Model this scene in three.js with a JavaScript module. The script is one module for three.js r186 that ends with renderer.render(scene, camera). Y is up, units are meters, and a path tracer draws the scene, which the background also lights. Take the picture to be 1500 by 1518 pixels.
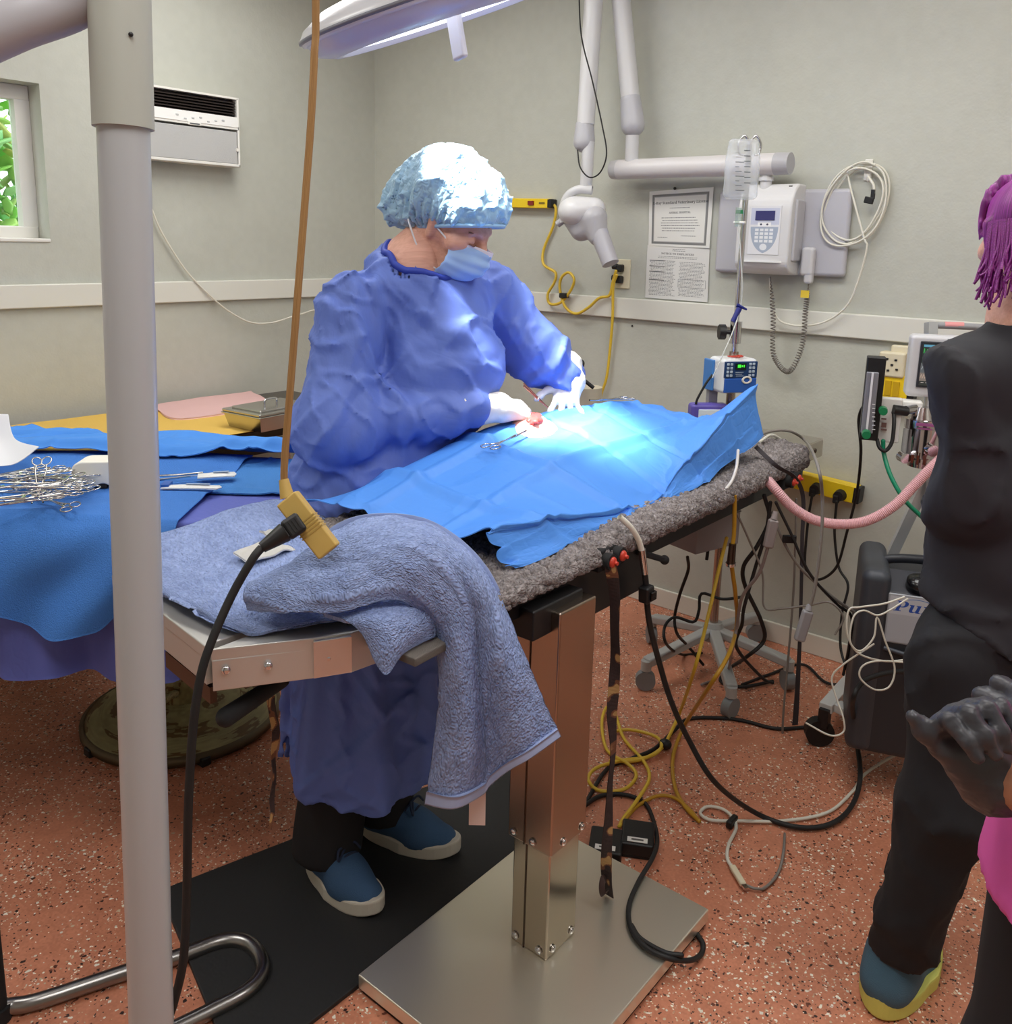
import * as THREE from 'three';
import { RoundedBoxGeometry } from 'three/addons/geometries/RoundedBoxGeometry.js';
import { mergeGeometries } from 'three/addons/utils/BufferGeometryUtils.js';
import { RectAreaLightUniformsLib } from 'three/addons/lights/RectAreaLightUniformsLib.js';

// ---------- camera, sky, exposure ----------
const scene = new THREE.Scene();
const V = (x, y, z) => new THREE.Vector3(x, y, z);
const W = 1500, H = 1518, F = 1317.5, CY = 620;         // focal length and lens centre, pixels
const CAM = V(3.497, 1.5, 3.167);
const YAW = 39.3256 * Math.PI / 180, PITCH = 11.28 * Math.PI / 180, ROLL = 1.4425 * Math.PI / 180;
const fwd = V(-Math.sin(YAW) * Math.cos(PITCH), -Math.sin(PITCH), -Math.cos(YAW) * Math.cos(PITCH));
const right0 = V(Math.cos(YAW), 0, -Math.sin(YAW)), up0 = right0.clone().cross(fwd);
const rgt = right0.clone().multiplyScalar(Math.cos(ROLL)).addScaledVector(up0, Math.sin(ROLL));
const upv = up0.clone().multiplyScalar(Math.cos(ROLL)).addScaledVector(right0, -Math.sin(ROLL));
const FULL = 2 * (H - CY);
const camera = new THREE.PerspectiveCamera(2 * Math.atan(FULL / 2 / F) * 180 / Math.PI, W / FULL, 0.05, 60);
camera.setViewOffset(W, FULL, 0, FULL - H, W, H);
camera.position.copy(CAM);
camera.quaternion.setFromRotationMatrix(new THREE.Matrix4().makeBasis(rgt, upv, fwd.clone().negate()));
scene.background = new THREE.Color(0.86, 0.95, 1.0);
scene.backgroundIntensity = 3.2;
const renderer = new THREE.WebGLRenderer({ antialias: true });
renderer.toneMapping = THREE.LinearToneMapping;
renderer.toneMappingExposure = 1.0;
renderer.shadowMap.enabled = true;
RectAreaLightUniformsLib.init();
const TROFFER = 6.9;                                   // luminance of the ceiling fittings
const TROFFER_COLOR = new THREE.Color(1.0, 0.99, 0.95);
const LAMP = 62;                                      // operating lamp, candela

// ---------- pixels to positions ----------
const ray = (px, py) => rgt.clone().multiplyScalar((px - W / 2) / F).addScaledVector(upv, -(py - CY) / F).add(fwd);
const at = (px, py, depth) => CAM.clone().addScaledVector(ray(px, py), depth);
const onPlane = (ax) => (px, py, v) => { const d = ray(px, py); return CAM.clone().addScaledVector(d, (v - CAM[ax]) / d[ax]); };
const onX = onPlane('x'), onY = onPlane('y'), onZ = onPlane('z');

// ---------- small helpers ----------
let seed = 7;
const rnd = () => { seed = (seed * 1664525 + 1013904223) >>> 0; return seed / 4294967296; };
const rr = (a, b) => a + (b - a) * rnd();
const clamp = (x, a = 0, b = 1) => Math.min(b, Math.max(a, x));
const mix = (a, b, t) => a + (b - a) * t;
const sstep = (a, b, x) => { const t = clamp((x - a) / (b - a)); return t * t * (3 - 2 * t); };
const hash3 = (x, y, z) => { let h = (x * 374761393 + y * 668265263 + z * 2147483647) | 0; h = Math.imul(h ^ (h >>> 13), 1274126177); return ((h ^ (h >>> 16)) >>> 0) / 4294967296; };
function noise(x, y, z = 0) {                          // smooth value noise, -1..1
  const i = Math.floor(x), j = Math.floor(y), k = Math.floor(z), u = x - i, v = y - j, w = z - k;
  const a = u * u * (3 - 2 * u), b = v * v * (3 - 2 * v), c = w * w * (3 - 2 * w);
  const L = (dz) => mix(mix(hash3(i, j, k + dz), hash3(i + 1, j, k + dz), a), mix(hash3(i, j + 1, k + dz), hash3(i + 1, j + 1, k + dz), a), b);
  return mix(L(0), L(1), c) * 2 - 1;
}
const fbm = (x, y, z = 0, o = 4) => { let s = 0, a = 0.5; for (let n = 0; n < o; n++) { s += a * noise(x, y, z); x = x * 2.03 + 11; y = y * 2.03 + 5; z = z * 2.03 + 3; a *= 0.5; } return s; };
const ridge = (x, y, z = 0) => { const n = 1 - Math.abs(noise(x, y, z)) * 1.6; return n > 0 ? n * n : 0; };
const thin = (x, y, z = 0) => Math.max(0, 1 - Math.abs(noise(x, y, z)) * 5.5);   // narrow crease lines
const srgb = (r, g, b) => new THREE.Color().setRGB(r / 255, g / 255, b / 255, THREE.SRGBColorSpace);
function M(c, rough = 0.6, metal = 0, extra = {}) {
  const color = Array.isArray(c) ? srgb(...c) : c;
  return new THREE.MeshPhysicalMaterial({ color, roughness: rough, metalness: metal, side: THREE.DoubleSide, ...extra });
}
function dataTex(n, m, fn, rep = null, colour = true) { // fn(u, v, i, j) -> [r,g,b] 0..255
  const d = new Uint8Array(n * m * 4);
  for (let j = 0; j < m; j++) for (let i = 0; i < n; i++) { const c = fn(i / n, j / m, i, j), o = (j * n + i) * 4; d[o] = c[0]; d[o + 1] = c[1]; d[o + 2] = c[2]; d[o + 3] = 255; }
  const t = new THREE.DataTexture(d, n, m); t.magFilter = THREE.LinearFilter; t.minFilter = THREE.LinearMipmapLinearFilter; t.generateMipmaps = true;
  t.wrapS = t.wrapT = THREE.RepeatWrapping; if (colour) t.colorSpace = THREE.SRGBColorSpace; if (rep) t.repeat.set(rep[0], rep[1]);
  t.needsUpdate = true; return t;
}
const grey = (v) => { v = clamp(v) * 255; return [v, v, v]; };
function canvasTex(w, h, draw) {
  const c = document.createElement('canvas'); c.width = w; c.height = h; draw(c.getContext('2d'), w, h);
  const t = new THREE.CanvasTexture(c); t.colorSpace = THREE.SRGBColorSpace; return t;
}
// tileable noise for textures
const tnoise = (u, v, n, s = 0) => { const p = (i) => ((i % n) + n) % n; const x = u * n, y = v * n, i = Math.floor(x), j = Math.floor(y), a = x - i, b = y - j, f = a * a * (3 - 2 * a), g = b * b * (3 - 2 * b);
  return mix(mix(hash3(p(i), p(j), s), hash3(p(i + 1), p(j), s), f), mix(hash3(p(i), p(j + 1), s), hash3(p(i + 1), p(j + 1), s), f), g); };

const used = new Map();
const numbered = (n) => { const k = used.get(n) ?? 0; used.set(n, k + 1); return k ? n + '_' + String(k).padStart(3, '0') : n; };
function tag(o, label, category, group, kind) { if (label) o.userData.label = label; if (category) o.userData.category = category; if (group) o.userData.group = group; if (kind) o.userData.kind = kind; return o; }
function thing(name, label, category, pos = [0, 0, 0], turn = 0, group) {
  const o = new THREE.Group(); o.name = numbered(name); scene.add(o);
  if (pos.isVector3) o.position.copy(pos); else o.position.set(...pos);
  o.rotation.y = turn; return tag(o, label, category, group);
}
const merge = (gs) => { gs = gs.flat().map((g) => { const n = g.index ? g.toNonIndexed() : g; if (!n.attributes.uv) n.setAttribute('uv', new THREE.BufferAttribute(new Float32Array(n.attributes.position.count * 2), 2)); for (const k of Object.keys(n.attributes)) if (!['position', 'normal', 'uv'].includes(k)) n.deleteAttribute(k); return n; }); return gs.length > 1 ? mergeGeometries(gs) : gs[0]; };
function part(parent, name, geo, mat, label) {
  const m = new THREE.Mesh(Array.isArray(geo) ? merge(geo) : geo, mat); m.name = name; m.castShadow = m.receiveShadow = true; if (label) m.userData.label = label;
  parent.add(m); return m;
}
// parts given in world coordinates, re-centred on their thing's base
function wpart(parent, name, geo, mat, label) { const g = Array.isArray(geo) ? merge(geo) : geo; const o = V(0, 0, 0); for (let p = parent; p && p !== scene; p = p.parent) o.add(p.position); g.translate(-o.x, -o.y, -o.z); return part(parent, name, g, mat, label); }
function solo(name, label, category, geo, mat, group) { const m = part(scene, numbered(name), geo, mat); return tag(m, label, category, group); }
function struct(name, geo, mat) { const m = part(scene, name, geo, mat); m.userData.kind = 'structure'; return m; }
// geometries (all return BufferGeometry, moved into place)
const mv = (g, x = 0, y = 0, z = 0) => g.translate(x, y, z);
const bx = (w, h, d, x = 0, y = 0, z = 0, r = 0) => mv(r ? new RoundedBoxGeometry(w, h, d, 3, Math.min(r, w / 2.01, h / 2.01, d / 2.01)) : new THREE.BoxGeometry(w, h, d), x, y, z);
const cy = (r0, r1, h, x = 0, y = 0, z = 0, n = 28) => mv(new THREE.CylinderGeometry(r1, r0, h, n), x, y, z);   // r0 bottom, r1 top
const sp = (r, x = 0, y = 0, z = 0, sx = 1, sy = 1, sz = 1) => mv(new THREE.SphereGeometry(r, 28, 18).scale(sx, sy, sz), x, y, z);
const tor = (R, r, n = 40) => new THREE.TorusGeometry(R, r, 10, n);
const lathe = (pts, n = 40) => new THREE.LatheGeometry(pts.map(([r, y]) => new THREE.Vector2(r, y)), n);
const tube = (pts, r, seg = 0, closed = false, rs = 10, tension = 0.5) => new THREE.TubeGeometry(new THREE.CatmullRomCurve3(pts, closed, 'catmullrom', tension), seg || Math.max(12, pts.length * 8), r, rs, closed);
function rod(a, b, r0, r1 = r0, n = 20) {              // tapered rod between two points
  const d = b.clone().sub(a), L = d.length(); const g = new THREE.CylinderGeometry(r1, r0, L, n); g.translate(0, L / 2, 0);
  g.applyQuaternion(new THREE.Quaternion().setFromUnitVectors(V(0, 1, 0), d.normalize())); return mv(g, a.x, a.y, a.z);
}
const capEnd = (pts, r) => [sp(r, pts[0].x, pts[0].y, pts[0].z), sp(r, pts.at(-1).x, pts.at(-1).y, pts.at(-1).z)];
function bar(a, b, w, h, up = V(0, 1, 0), r = 0) {     // box from a to b, w wide, h high
  const d = b.clone().sub(a), L = d.length(), z = d.normalize(), x = up.clone().cross(z).normalize(), y = z.clone().cross(x);
  const g = bx(w, h, L, 0, 0, L / 2, r); g.applyMatrix4(new THREE.Matrix4().makeBasis(x, y, z)); return mv(g, a.x, a.y, a.z);
}
const place = (g, basis, o) => { g.applyMatrix4(new THREE.Matrix4().makeBasis(...basis).setPosition(o)); return g; };
function cable(name, label, cat, pts, r, mat, group) { return solo(name, label, cat, [tube(pts, r, pts.length * 10, false, 8), ...capEnd(pts, r)], mat, group); }
// a flat strap that follows points; twist is an angle for each point
function strapGeo(pts, w, t, twist = () => 0, seg = 60, face = V(1, 0, 0)) {
  const c = new THREE.CatmullRomCurve3(pts), pos = [], idx = [];
  for (let i = 0; i <= seg; i++) {
    const u = i / seg, p = c.getPoint(u), T = c.getTangent(u), a = twist(u);
    let N = face.clone().addScaledVector(T, -face.dot(T)).normalize(), B = T.clone().cross(N);
    const n2 = N.clone().multiplyScalar(Math.cos(a)).addScaledVector(B, Math.sin(a)), b2 = T.clone().cross(n2), ww = typeof w === 'function' ? w(u) : w;
    for (const [sa, sb] of [[-1, -1], [1, -1], [1, 1], [-1, 1]]) { const q = p.clone().addScaledVector(b2, sa * ww / 2).addScaledVector(n2, sb * t / 2); pos.push(q.x, q.y, q.z); }
    if (i) for (let k = 0; k < 4; k++) { const a0 = (i - 1) * 4 + k, a1 = (i - 1) * 4 + (k + 1) % 4, b0 = i * 4 + k, b1 = i * 4 + (k + 1) % 4; idx.push(a0, a1, b1, a0, b1, b0); }
  }
  idx.push(0, 2, 1, 0, 3, 2); const e = seg * 4; idx.push(e, e + 1, e + 2, e, e + 2, e + 3);
  const g = new THREE.BufferGeometry(); g.setAttribute('position', new THREE.Float32BufferAttribute(pos, 3)); g.setIndex(idx);
  const n = g.toNonIndexed(); n.computeVertexNormals(); return n;
}
// cloth: a grid surface fn(u, v) -> Vector3, given real thickness t
function clothGeo(nu, nv, fn, t = 0.003, size = [1, 1]) {
  const top = [], N = (nu + 1) * (nv + 1);
  for (let j = 0; j <= nv; j++) for (let i = 0; i <= nu; i++) top.push(fn(i / nu, j / nv));
  const nor = top.map((p, k) => { const i = k % (nu + 1), j = (k / (nu + 1)) | 0; const a = top[j * (nu + 1) + Math.min(nu, i + 1)].clone().sub(top[j * (nu + 1) + Math.max(0, i - 1)]), b = top[Math.min(nv, j + 1) * (nu + 1) + i].clone().sub(top[Math.max(0, j - 1) * (nu + 1) + i]); return b.cross(a).normalize(); });
  const pos = [], uv = [], idx = [];
  for (const s of [0, 1]) top.forEach((p, k) => { const i = k % (nu + 1), j = (k / (nu + 1)) | 0, q = p.clone().addScaledVector(nor[k], s ? -t : 0); pos.push(q.x, q.y, q.z); uv.push(i / nu * size[0], j / nv * size[1]); });
  const id = (i, j, s) => s * N + j * (nu + 1) + i;
  for (let j = 0; j < nv; j++) for (let i = 0; i < nu; i++) {
    idx.push(id(i, j, 0), id(i, j + 1, 0), id(i + 1, j, 0), id(i + 1, j, 0), id(i, j + 1, 0), id(i + 1, j + 1, 0));
    idx.push(id(i, j, 1), id(i + 1, j, 1), id(i, j + 1, 1), id(i + 1, j, 1), id(i + 1, j + 1, 1), id(i, j + 1, 1));
  }
  for (let i = 0; i < nu; i++) for (const j of [0, nv]) idx.push(id(i, j, 0), id(i + 1, j, 0), id(i + 1, j, 1), id(i, j, 0), id(i + 1, j, 1), id(i, j, 1));
  for (let j = 0; j < nv; j++) for (const i of [0, nu]) idx.push(id(i, j, 0), id(i, j + 1, 0), id(i, j + 1, 1), id(i, j, 0), id(i, j + 1, 1), id(i, j, 1));
  const g = new THREE.BufferGeometry(); g.setAttribute('position', new THREE.Float32BufferAttribute(pos, 3)); g.setAttribute('uv', new THREE.Float32BufferAttribute(uv, 2)); g.setIndex(idx); g.computeVertexNormals(); return g;
}
// signed distance shapes and a surface-nets mesher for bodies and soft things
const smin = (a, b, k) => { const h = Math.max(k - Math.abs(a - b), 0) / k; return Math.min(a, b) - h * h * k * 0.25; };
function bone(a, b, ra, rb = ra, flat) {               // tapered capsule; flat = [dir, factor] squeezes it along dir
  const bax = b.x - a.x, bay = b.y - a.y, baz = b.z - a.z, q = 1 / Math.max(1e-9, bax * bax + bay * bay + baz * baz);
  const fd = flat && flat[0].clone().normalize(), ff = flat ? flat[1] - 1 : 0;
  return (x, y, z) => {
    const px = x - a.x, py = y - a.y, pz = z - a.z, h = clamp((px * bax + py * bay + pz * baz) * q);
    let vx = px - bax * h, vy = py - bay * h, vz = pz - baz * h;
    if (fd) { const s = (vx * fd.x + vy * fd.y + vz * fd.z) * ff; vx += fd.x * s; vy += fd.y * s; vz += fd.z * s; }
    return Math.sqrt(vx * vx + vy * vy + vz * vz) - (ra + (rb - ra) * h);
  };
}
const blend = (k, ...fs) => (x, y, z) => { let d = fs[0](x, y, z); for (let i = 1; i < fs.length; i++) d = smin(d, fs[i](x, y, z), k); return d; };
function sdfGeo(f, lo, hi, h, uvOf) {
  const nx = Math.ceil((hi[0] - lo[0]) / h) + 1, ny = Math.ceil((hi[1] - lo[1]) / h) + 1, nz = Math.ceil((hi[2] - lo[2]) / h) + 1, val = new Float32Array(nx * ny * nz), id = (i, j, k) => (k * ny + j) * nx + i;
  for (let k = 0; k < nz; k++) for (let j = 0; j < ny; j++) for (let i = 0; i < nx; i++) val[id(i, j, k)] = f(lo[0] + i * h, lo[1] + j * h, lo[2] + k * h);
  const vert = new Int32Array(nx * ny * nz).fill(-1), pos = [], idx = [];
  for (let k = 0; k < nz - 1; k++) for (let j = 0; j < ny - 1; j++) for (let i = 0; i < nx - 1; i++) {
    let n = 0, sx = 0, sy = 0, sz = 0; const c = [];
    for (let q = 0; q < 8; q++) c.push(val[id(i + (q & 1), j + (q >> 1 & 1), k + (q >> 2))]);
    for (let q = 0; q < 8; q++) for (const b of [1, 2, 4]) if (!(q & b)) { const a = c[q], d = c[q | b]; if (a < 0 !== d < 0) { const t = a / (a - d); n++; sx += (q & 1) + (b === 1 ? t : 0); sy += (q >> 1 & 1) + (b === 2 ? t : 0); sz += (q >> 2) + (b === 4 ? t : 0); } }
    if (n) { vert[id(i, j, k)] = pos.length / 3; pos.push(lo[0] + (i + sx / n) * h, lo[1] + (j + sy / n) * h, lo[2] + (k + sz / n) * h); }
  }
  const quad = (a, b, c, d, flip) => { if (a < 0 || b < 0 || c < 0 || d < 0) return; if (flip) idx.push(a, c, b, a, d, c); else idx.push(a, b, c, a, c, d); };
  for (let k = 1; k < nz - 1; k++) for (let j = 1; j < ny - 1; j++) for (let i = 1; i < nx - 1; i++) {
    const s = val[id(i, j, k)] < 0;
    if (s !== val[id(i + 1, j, k)] < 0) quad(vert[id(i, j - 1, k - 1)], vert[id(i, j, k - 1)], vert[id(i, j, k)], vert[id(i, j - 1, k)], !s);
    if (s !== val[id(i, j + 1, k)] < 0) quad(vert[id(i - 1, j, k - 1)], vert[id(i - 1, j, k)], vert[id(i, j, k)], vert[id(i, j, k - 1)], !s);
    if (s !== val[id(i, j, k + 1)] < 0) quad(vert[id(i - 1, j - 1, k)], vert[id(i, j - 1, k)], vert[id(i, j, k)], vert[id(i - 1, j, k)], !s);
  }
  const g = new THREE.BufferGeometry(); g.setAttribute('position', new THREE.Float32BufferAttribute(pos, 3)); g.setIndex(idx);
  const uv = []; for (let v = 0; v < pos.length; v += 3) uv.push(...(uvOf ? uvOf(pos[v], pos[v + 1], pos[v + 2]) : [pos[v] + pos[v + 2] * 0.7, pos[v + 1]]));
  g.setAttribute('uv', new THREE.Float32BufferAttribute(uv, 2)); g.computeVertexNormals(); return g;
}
function boundsOf(pts, pad) { const b = new THREE.Box3().setFromPoints(pts).expandByScalar(pad); return [b.min.toArray(), b.max.toArray()]; }

// ---------- shared materials ----------
const steelTex = dataTex(256, 256, (u, v) => grey(0.5 + 0.28 * (tnoise(u, v * 0.06, 128, 3) - 0.5) + 0.2 * (tnoise(u, v, 200, 4) - 0.5)), [1, 1], false);
const MT = {
  steel: M([200, 198, 194], 0.24, 1, {}),
  chrome: M([215, 215, 218], 0.08, 1),
  instrument: M([205, 203, 200], 0.16, 1),
  darkSteel: M([92, 80, 72], 0.3, 1),
  black: M([22, 22, 24], 0.45), blackGloss: M([16, 16, 18], 0.22), blackMatte: M([26, 26, 28], 0.85),
  rubber: M([24, 23, 24], 0.6), whitePlastic: M([232, 230, 224], 0.35), whitePaint: M([204, 203, 198], 0.3, 0, { clearcoat: 0.4, clearcoatRoughness: 0.2 }),
  greyPlastic: M([188, 187, 190], 0.42), lightGrey: M([212, 211, 212], 0.4), midGrey: M([150, 149, 152], 0.5),
  yellow: M([240, 205, 30], 0.38), yellowCord: M([226, 190, 60], 0.4), amberCord: M([186, 140, 34], 0.4),
  whiteCord: M([222, 219, 206], 0.45), greyCord: M([128, 122, 116], 0.5), taupe: M([140, 130, 128], 0.55),
  green: M([24, 120, 74], 0.35), red: M([196, 62, 44], 0.35), blue: M([40, 92, 178], 0.4), navy: M([30, 38, 120], 0.35), cream: M([224, 214, 186], 0.5),
  clear: M([245, 248, 248], 0.05, 0, { transmission: 1, thickness: 0, ior: 1.3 }),
};

// ---------- the room ----------
const RX = 5.1, RZ = 4.6, RH = 2.72;
const wallBump = dataTex(512, 512, (u, v) => grey(0.5 + 0.35 * (tnoise(u, v, 96, 1) - 0.5) + 0.4 * (tnoise(u, v, 230, 2) - 0.5) + 0.2 * (tnoise(u, v, 24, 5) - 0.5)), null, false);
const wallCol = dataTex(256, 256, (u, v) => { const n = 5 * (tnoise(u, v, 6, 8) - 0.5) + 4 * (tnoise(u, v, 40, 9) - 0.5); return [190 + n, 191 + n, 181 + n]; });
const wallMat = M(new THREE.Color(1, 1, 1), 0.62, 0, { map: wallCol, bumpMap: wallBump, bumpScale: 0.0007 });
const TH = 0.16;
function panel(w, h, holes = []) {                     // wall slab in its own plane, thickness outwards, uv in metres
  const s = new THREE.Shape([new THREE.Vector2(0, 0), new THREE.Vector2(w, 0), new THREE.Vector2(w, h), new THREE.Vector2(0, h)]);
  for (const [a, b, c, d] of holes) s.holes.push(new THREE.Path([new THREE.Vector2(a, b), new THREE.Vector2(a, d), new THREE.Vector2(c, d), new THREE.Vector2(c, b)]));
  return new THREE.ExtrudeGeometry(s, { depth: TH, bevelEnabled: false });
}
const WZ0 = 1.63, WZ1 = 2.5, WY0 = 1.455, WY1 = 2.02;  // window opening in the left wall
const gBack = panel(RX + TH, RH); gBack.translate(-TH, 0, -TH); struct('wall_back', gBack, wallMat);
const gLeft = panel(RZ, RH, [[RZ - WZ1, WY0, RZ - WZ0, WY1]]); gLeft.rotateY(Math.PI / 2); gLeft.translate(-TH, 0, RZ); struct('wall_left', gLeft, wallMat);
const gRight = panel(RZ, RH); gRight.rotateY(Math.PI / 2); gRight.translate(RX, 0, RZ); struct('wall_right', gRight, wallMat);
const gFront = panel(RX + TH, RH); gFront.translate(-TH, 0, RZ); struct('wall_front', gFront, wallMat);
const ceilTex = dataTex(256, 256, (u, v) => { const n = tnoise(u, v, 60, 4) * 8; return [226 + n, 225 + n, 220 + n]; });
const gCeil = new THREE.BoxGeometry(RX + 2 * TH, 0.1, RZ + 2 * TH); gCeil.translate(RX / 2, RH + 0.05, RZ / 2); struct('ceiling', gCeil, M(new THREE.Color(1, 1, 1), 0.8, 0, { map: ceilTex }));
// speckled resin floor: terracotta ground, chips of white, cream, black and brown
const FN = 2048, FM = 1.7;
const floorTex = (() => {
  const d = new Float32Array(FN * FN * 3);
  for (let j = 0; j < FN; j++) for (let i = 0; i < FN; i++) { const u = i / FN, v = j / FN, n = 16 * (tnoise(u, v, 12, 21) - 0.5) + 14 * (tnoise(u, v, 50, 22) - 0.5) + 16 * (tnoise(u, v, 400, 23) - 0.5), o = (j * FN + i) * 3; d[o] = 198 + n; d[o + 1] = 129 + n * 0.8; d[o + 2] = 100 + n * 0.7; }
  const kinds = [[[250, 242, 226], 0.38], [[214, 190, 160], 0.16], [[52, 36, 32], 0.22], [[110, 62, 46], 0.14], [[200, 130, 100], 0.12]];
  for (let k = 0; k < 40000; k++) {
    let q = rnd(), c = kinds[0][0]; for (const [cc, p] of kinds) { if (q < p) { c = cc; break; } q -= p; }
    const u0 = rnd(), v0 = rnd(); if (tnoise(u0, v0, 9, 31) * 0.6 + tnoise(u0, v0, 30, 32) * 0.5 < rr(0.22, 0.62)) continue;
    const big = rnd() < 0.24, rx = big ? rr(3.4, 7) : rr(1.7, 4), ry = rx * rr(0.35, 0.9), a = rr(0, 3.14), ca = Math.cos(a), sa = Math.sin(a), x0 = u0 * FN, y0 = v0 * FN, R = Math.ceil(rx) + 1, e = rr(0.6, 1), tint = rr(0.85, 1.05);
    for (let y = -R; y <= R; y++) for (let x = -R; x <= R; x++) {
      const p = (x * ca + y * sa) / rx, s = (-x * sa + y * ca) / ry, m = Math.pow(Math.abs(p), 1.4) + Math.pow(Math.abs(s), 1.4) + 0.25 * Math.sin(p * 4 + k);
      if (m < e) { const o = ((((Math.floor(y0) + y) & (FN - 1)) * FN) + ((Math.floor(x0) + x) & (FN - 1))) * 3; for (let t = 0; t < 3; t++) d[o + t] = c[t] * tint; }
    }
  }
  return dataTex(FN, FN, (u, v, i, j) => { const o = (j * FN + i) * 3; return [clamp(d[o], 0, 255), clamp(d[o + 1], 0, 255), clamp(d[o + 2], 0, 255)]; }, [1 / FM, 1 / FM]);
})();
const gFloor = new THREE.BoxGeometry(RX + 2 * TH, 0.1, RZ + 2 * TH); gFloor.translate(RX / 2, -0.05, RZ / 2);
{ const p = gFloor.attributes.position, uv = gFloor.attributes.uv; for (let i = 0; i < p.count; i++) uv.setXY(i, p.getX(i) * 0.8 + p.getZ(i) * 0.6, p.getZ(i) * 0.8 - p.getX(i) * 0.6); }
struct('floor', gFloor, M(new THREE.Color(1, 1, 1), 0.42, 0, { map: floorTex }));
// chair rails and baseboards
const railMat = M([222, 221, 212], 0.42), baseMat = M([218, 214, 202], 0.5);
struct('trim_1', [bx(0.02, 0.088, RZ, 0.01, 1.254, RZ / 2, 0.005)], railMat);
struct('trim_2', [bx(RX - 0.02, 0.084, 0.02, 0.02 + (RX - 0.02) / 2, 1.24, 0.01, 0.005)], railMat);
struct('baseboard_left', bx(0.012, 0.08, RZ, 0.006, 0.04, RZ / 2, 0.004), baseMat);
struct('baseboard_back', bx(RX - 0.012, 0.08, 0.012, 0.012 + (RX - 0.012) / 2, 0.04, 0.006, 0.004), baseMat);
// window: frame at the outer face of the wall, one pane, painted sill
{
  const wmat = M([228, 226, 220], 0.4), w = thing('window_1'); w.userData.kind = 'structure';
  const zc = (WZ0 + WZ1) / 2, wz = WZ1 - WZ0, yc = (WY0 + WY1) / 2, hy = WY1 - WY0, x = -0.115, f = 0.055;
  part(w, 'window_frame', [bx(0.05, f, wz, x, WY0 + f / 2, zc, 0.006), bx(0.05, f, wz, x, WY1 - f / 2, zc, 0.006), bx(0.046, hy - 2 * f + 0.004, f, x, yc, WZ0 + f / 2, 0.002), bx(0.046, hy - 2 * f + 0.004, f, x, yc, WZ1 - f / 2, 0.002), bx(0.04, hy, 0.035, x, yc, zc + 0.06, 0.006)], wmat);
  part(w, 'pane', bx(0.004, hy - 2 * f, wz - 2 * f, x - 0.008, yc, zc), M([250, 252, 250], 0.02, 0, { transmission: 1, thickness: 0 }));
  part(w, 'window_sill', bx(0.15, 0.014, wz, -0.07, WY0 + 0.004, zc, 0.004), wmat);
}
// ceiling troffers
const troffSpots = [[1.0, 1.2, 'over the instrument table'], [2.6, 1.15, 'over the head of the operating table'], [1.1, 3.1, 'near the window end of the room'], [3.2, 3.0, 'over the open floor by the entrance side'], [4.2, 1.5, 'over the anesthesia machine side']];
troffSpots.forEach(([x, z, where], i) => {
  const t = thing('ceiling_light', 'recessed white ceiling light with glowing diffuser ' + where, 'ceiling light', [x, RH, z], 0, 'ceiling lights');
  part(t, 'frame', [bx(1.24, 0.03, 0.03, 0, -0.012, 0.31, 0.004), bx(1.24, 0.03, 0.03, 0, -0.012, -0.31, 0.004), bx(0.03, 0.03, 0.6, 0.605, -0.012, 0, 0.004), bx(0.03, 0.03, 0.6, -0.605, -0.012, 0, 0.004)], MT.whitePaint);
  part(t, 'diffuser', bx(1.18, 0.008, 0.59, 0, -0.008, 0), M([240, 240, 236], 0.7, 0, { emissive: TROFFER_COLOR, emissiveIntensity: 2.2 }));
  const l = new THREE.RectAreaLight(TROFFER_COLOR, TROFFER, 1.16, 0.57); l.position.set(0, -0.03, 0); l.rotation.x = -Math.PI / 2; l.name = 'troffer_light'; t.add(l);
});
// garden behind the window: a leafy bush on a lawn
struct('ground_outside', bx(8, 0.06, 10, -4.3, -0.06, 2.5), M([92, 120, 60], 0.9));
{
  const n = 14000, leaf = new THREE.SphereGeometry(0.05, 5, 4).scale(1, 0.14, 0.6), im = new THREE.InstancedMesh(leaf, M(new THREE.Color(1, 1, 1), 0.6), n), m = new THREE.Matrix4(), q = new THREE.Quaternion(), c = new THREE.Color();
  for (let i = 0; i < n; i++) { const a = rr(0, 6.28), r = Math.sqrt(rnd()), y = rr(0.5, 4.2); q.setFromEuler(new THREE.Euler(rr(-1.4, 1.4), rr(0, 6.28), rr(-1.4, 1.4))); m.compose(V(-2.7 + Math.cos(a) * r * 0.7, y, 2.9 + Math.sin(a) * r * 2.4), q, V(1, 1, 1).multiplyScalar(rr(1.0, 2.2))); im.setMatrixAt(i, m); im.setColorAt(i, c.setRGB(rr(0.2, 0.5), rr(0.45, 0.75), rr(0.08, 0.2))); }
  const b = thing('garden_bush', 'sunlit green leafy bush standing outside the window', 'bush', [0, 0, 0]);
  im.name = 'leaves'; im.userData.kind = 'stuff'; b.add(im); part(b, 'stem', [rod(V(-2.7, 0, 2.5), V(-2.6, 2.6, 2.6), 0.05, 0.02), rod(V(-2.7, 0, 3.2), V(-2.8, 2.8, 3.4), 0.05, 0.02), rod(V(-2.7, 0, 2.0), V(-2.7, 2.4, 1.7), 0.04, 0.02)], M([90, 70, 50], 0.9));
}

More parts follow.
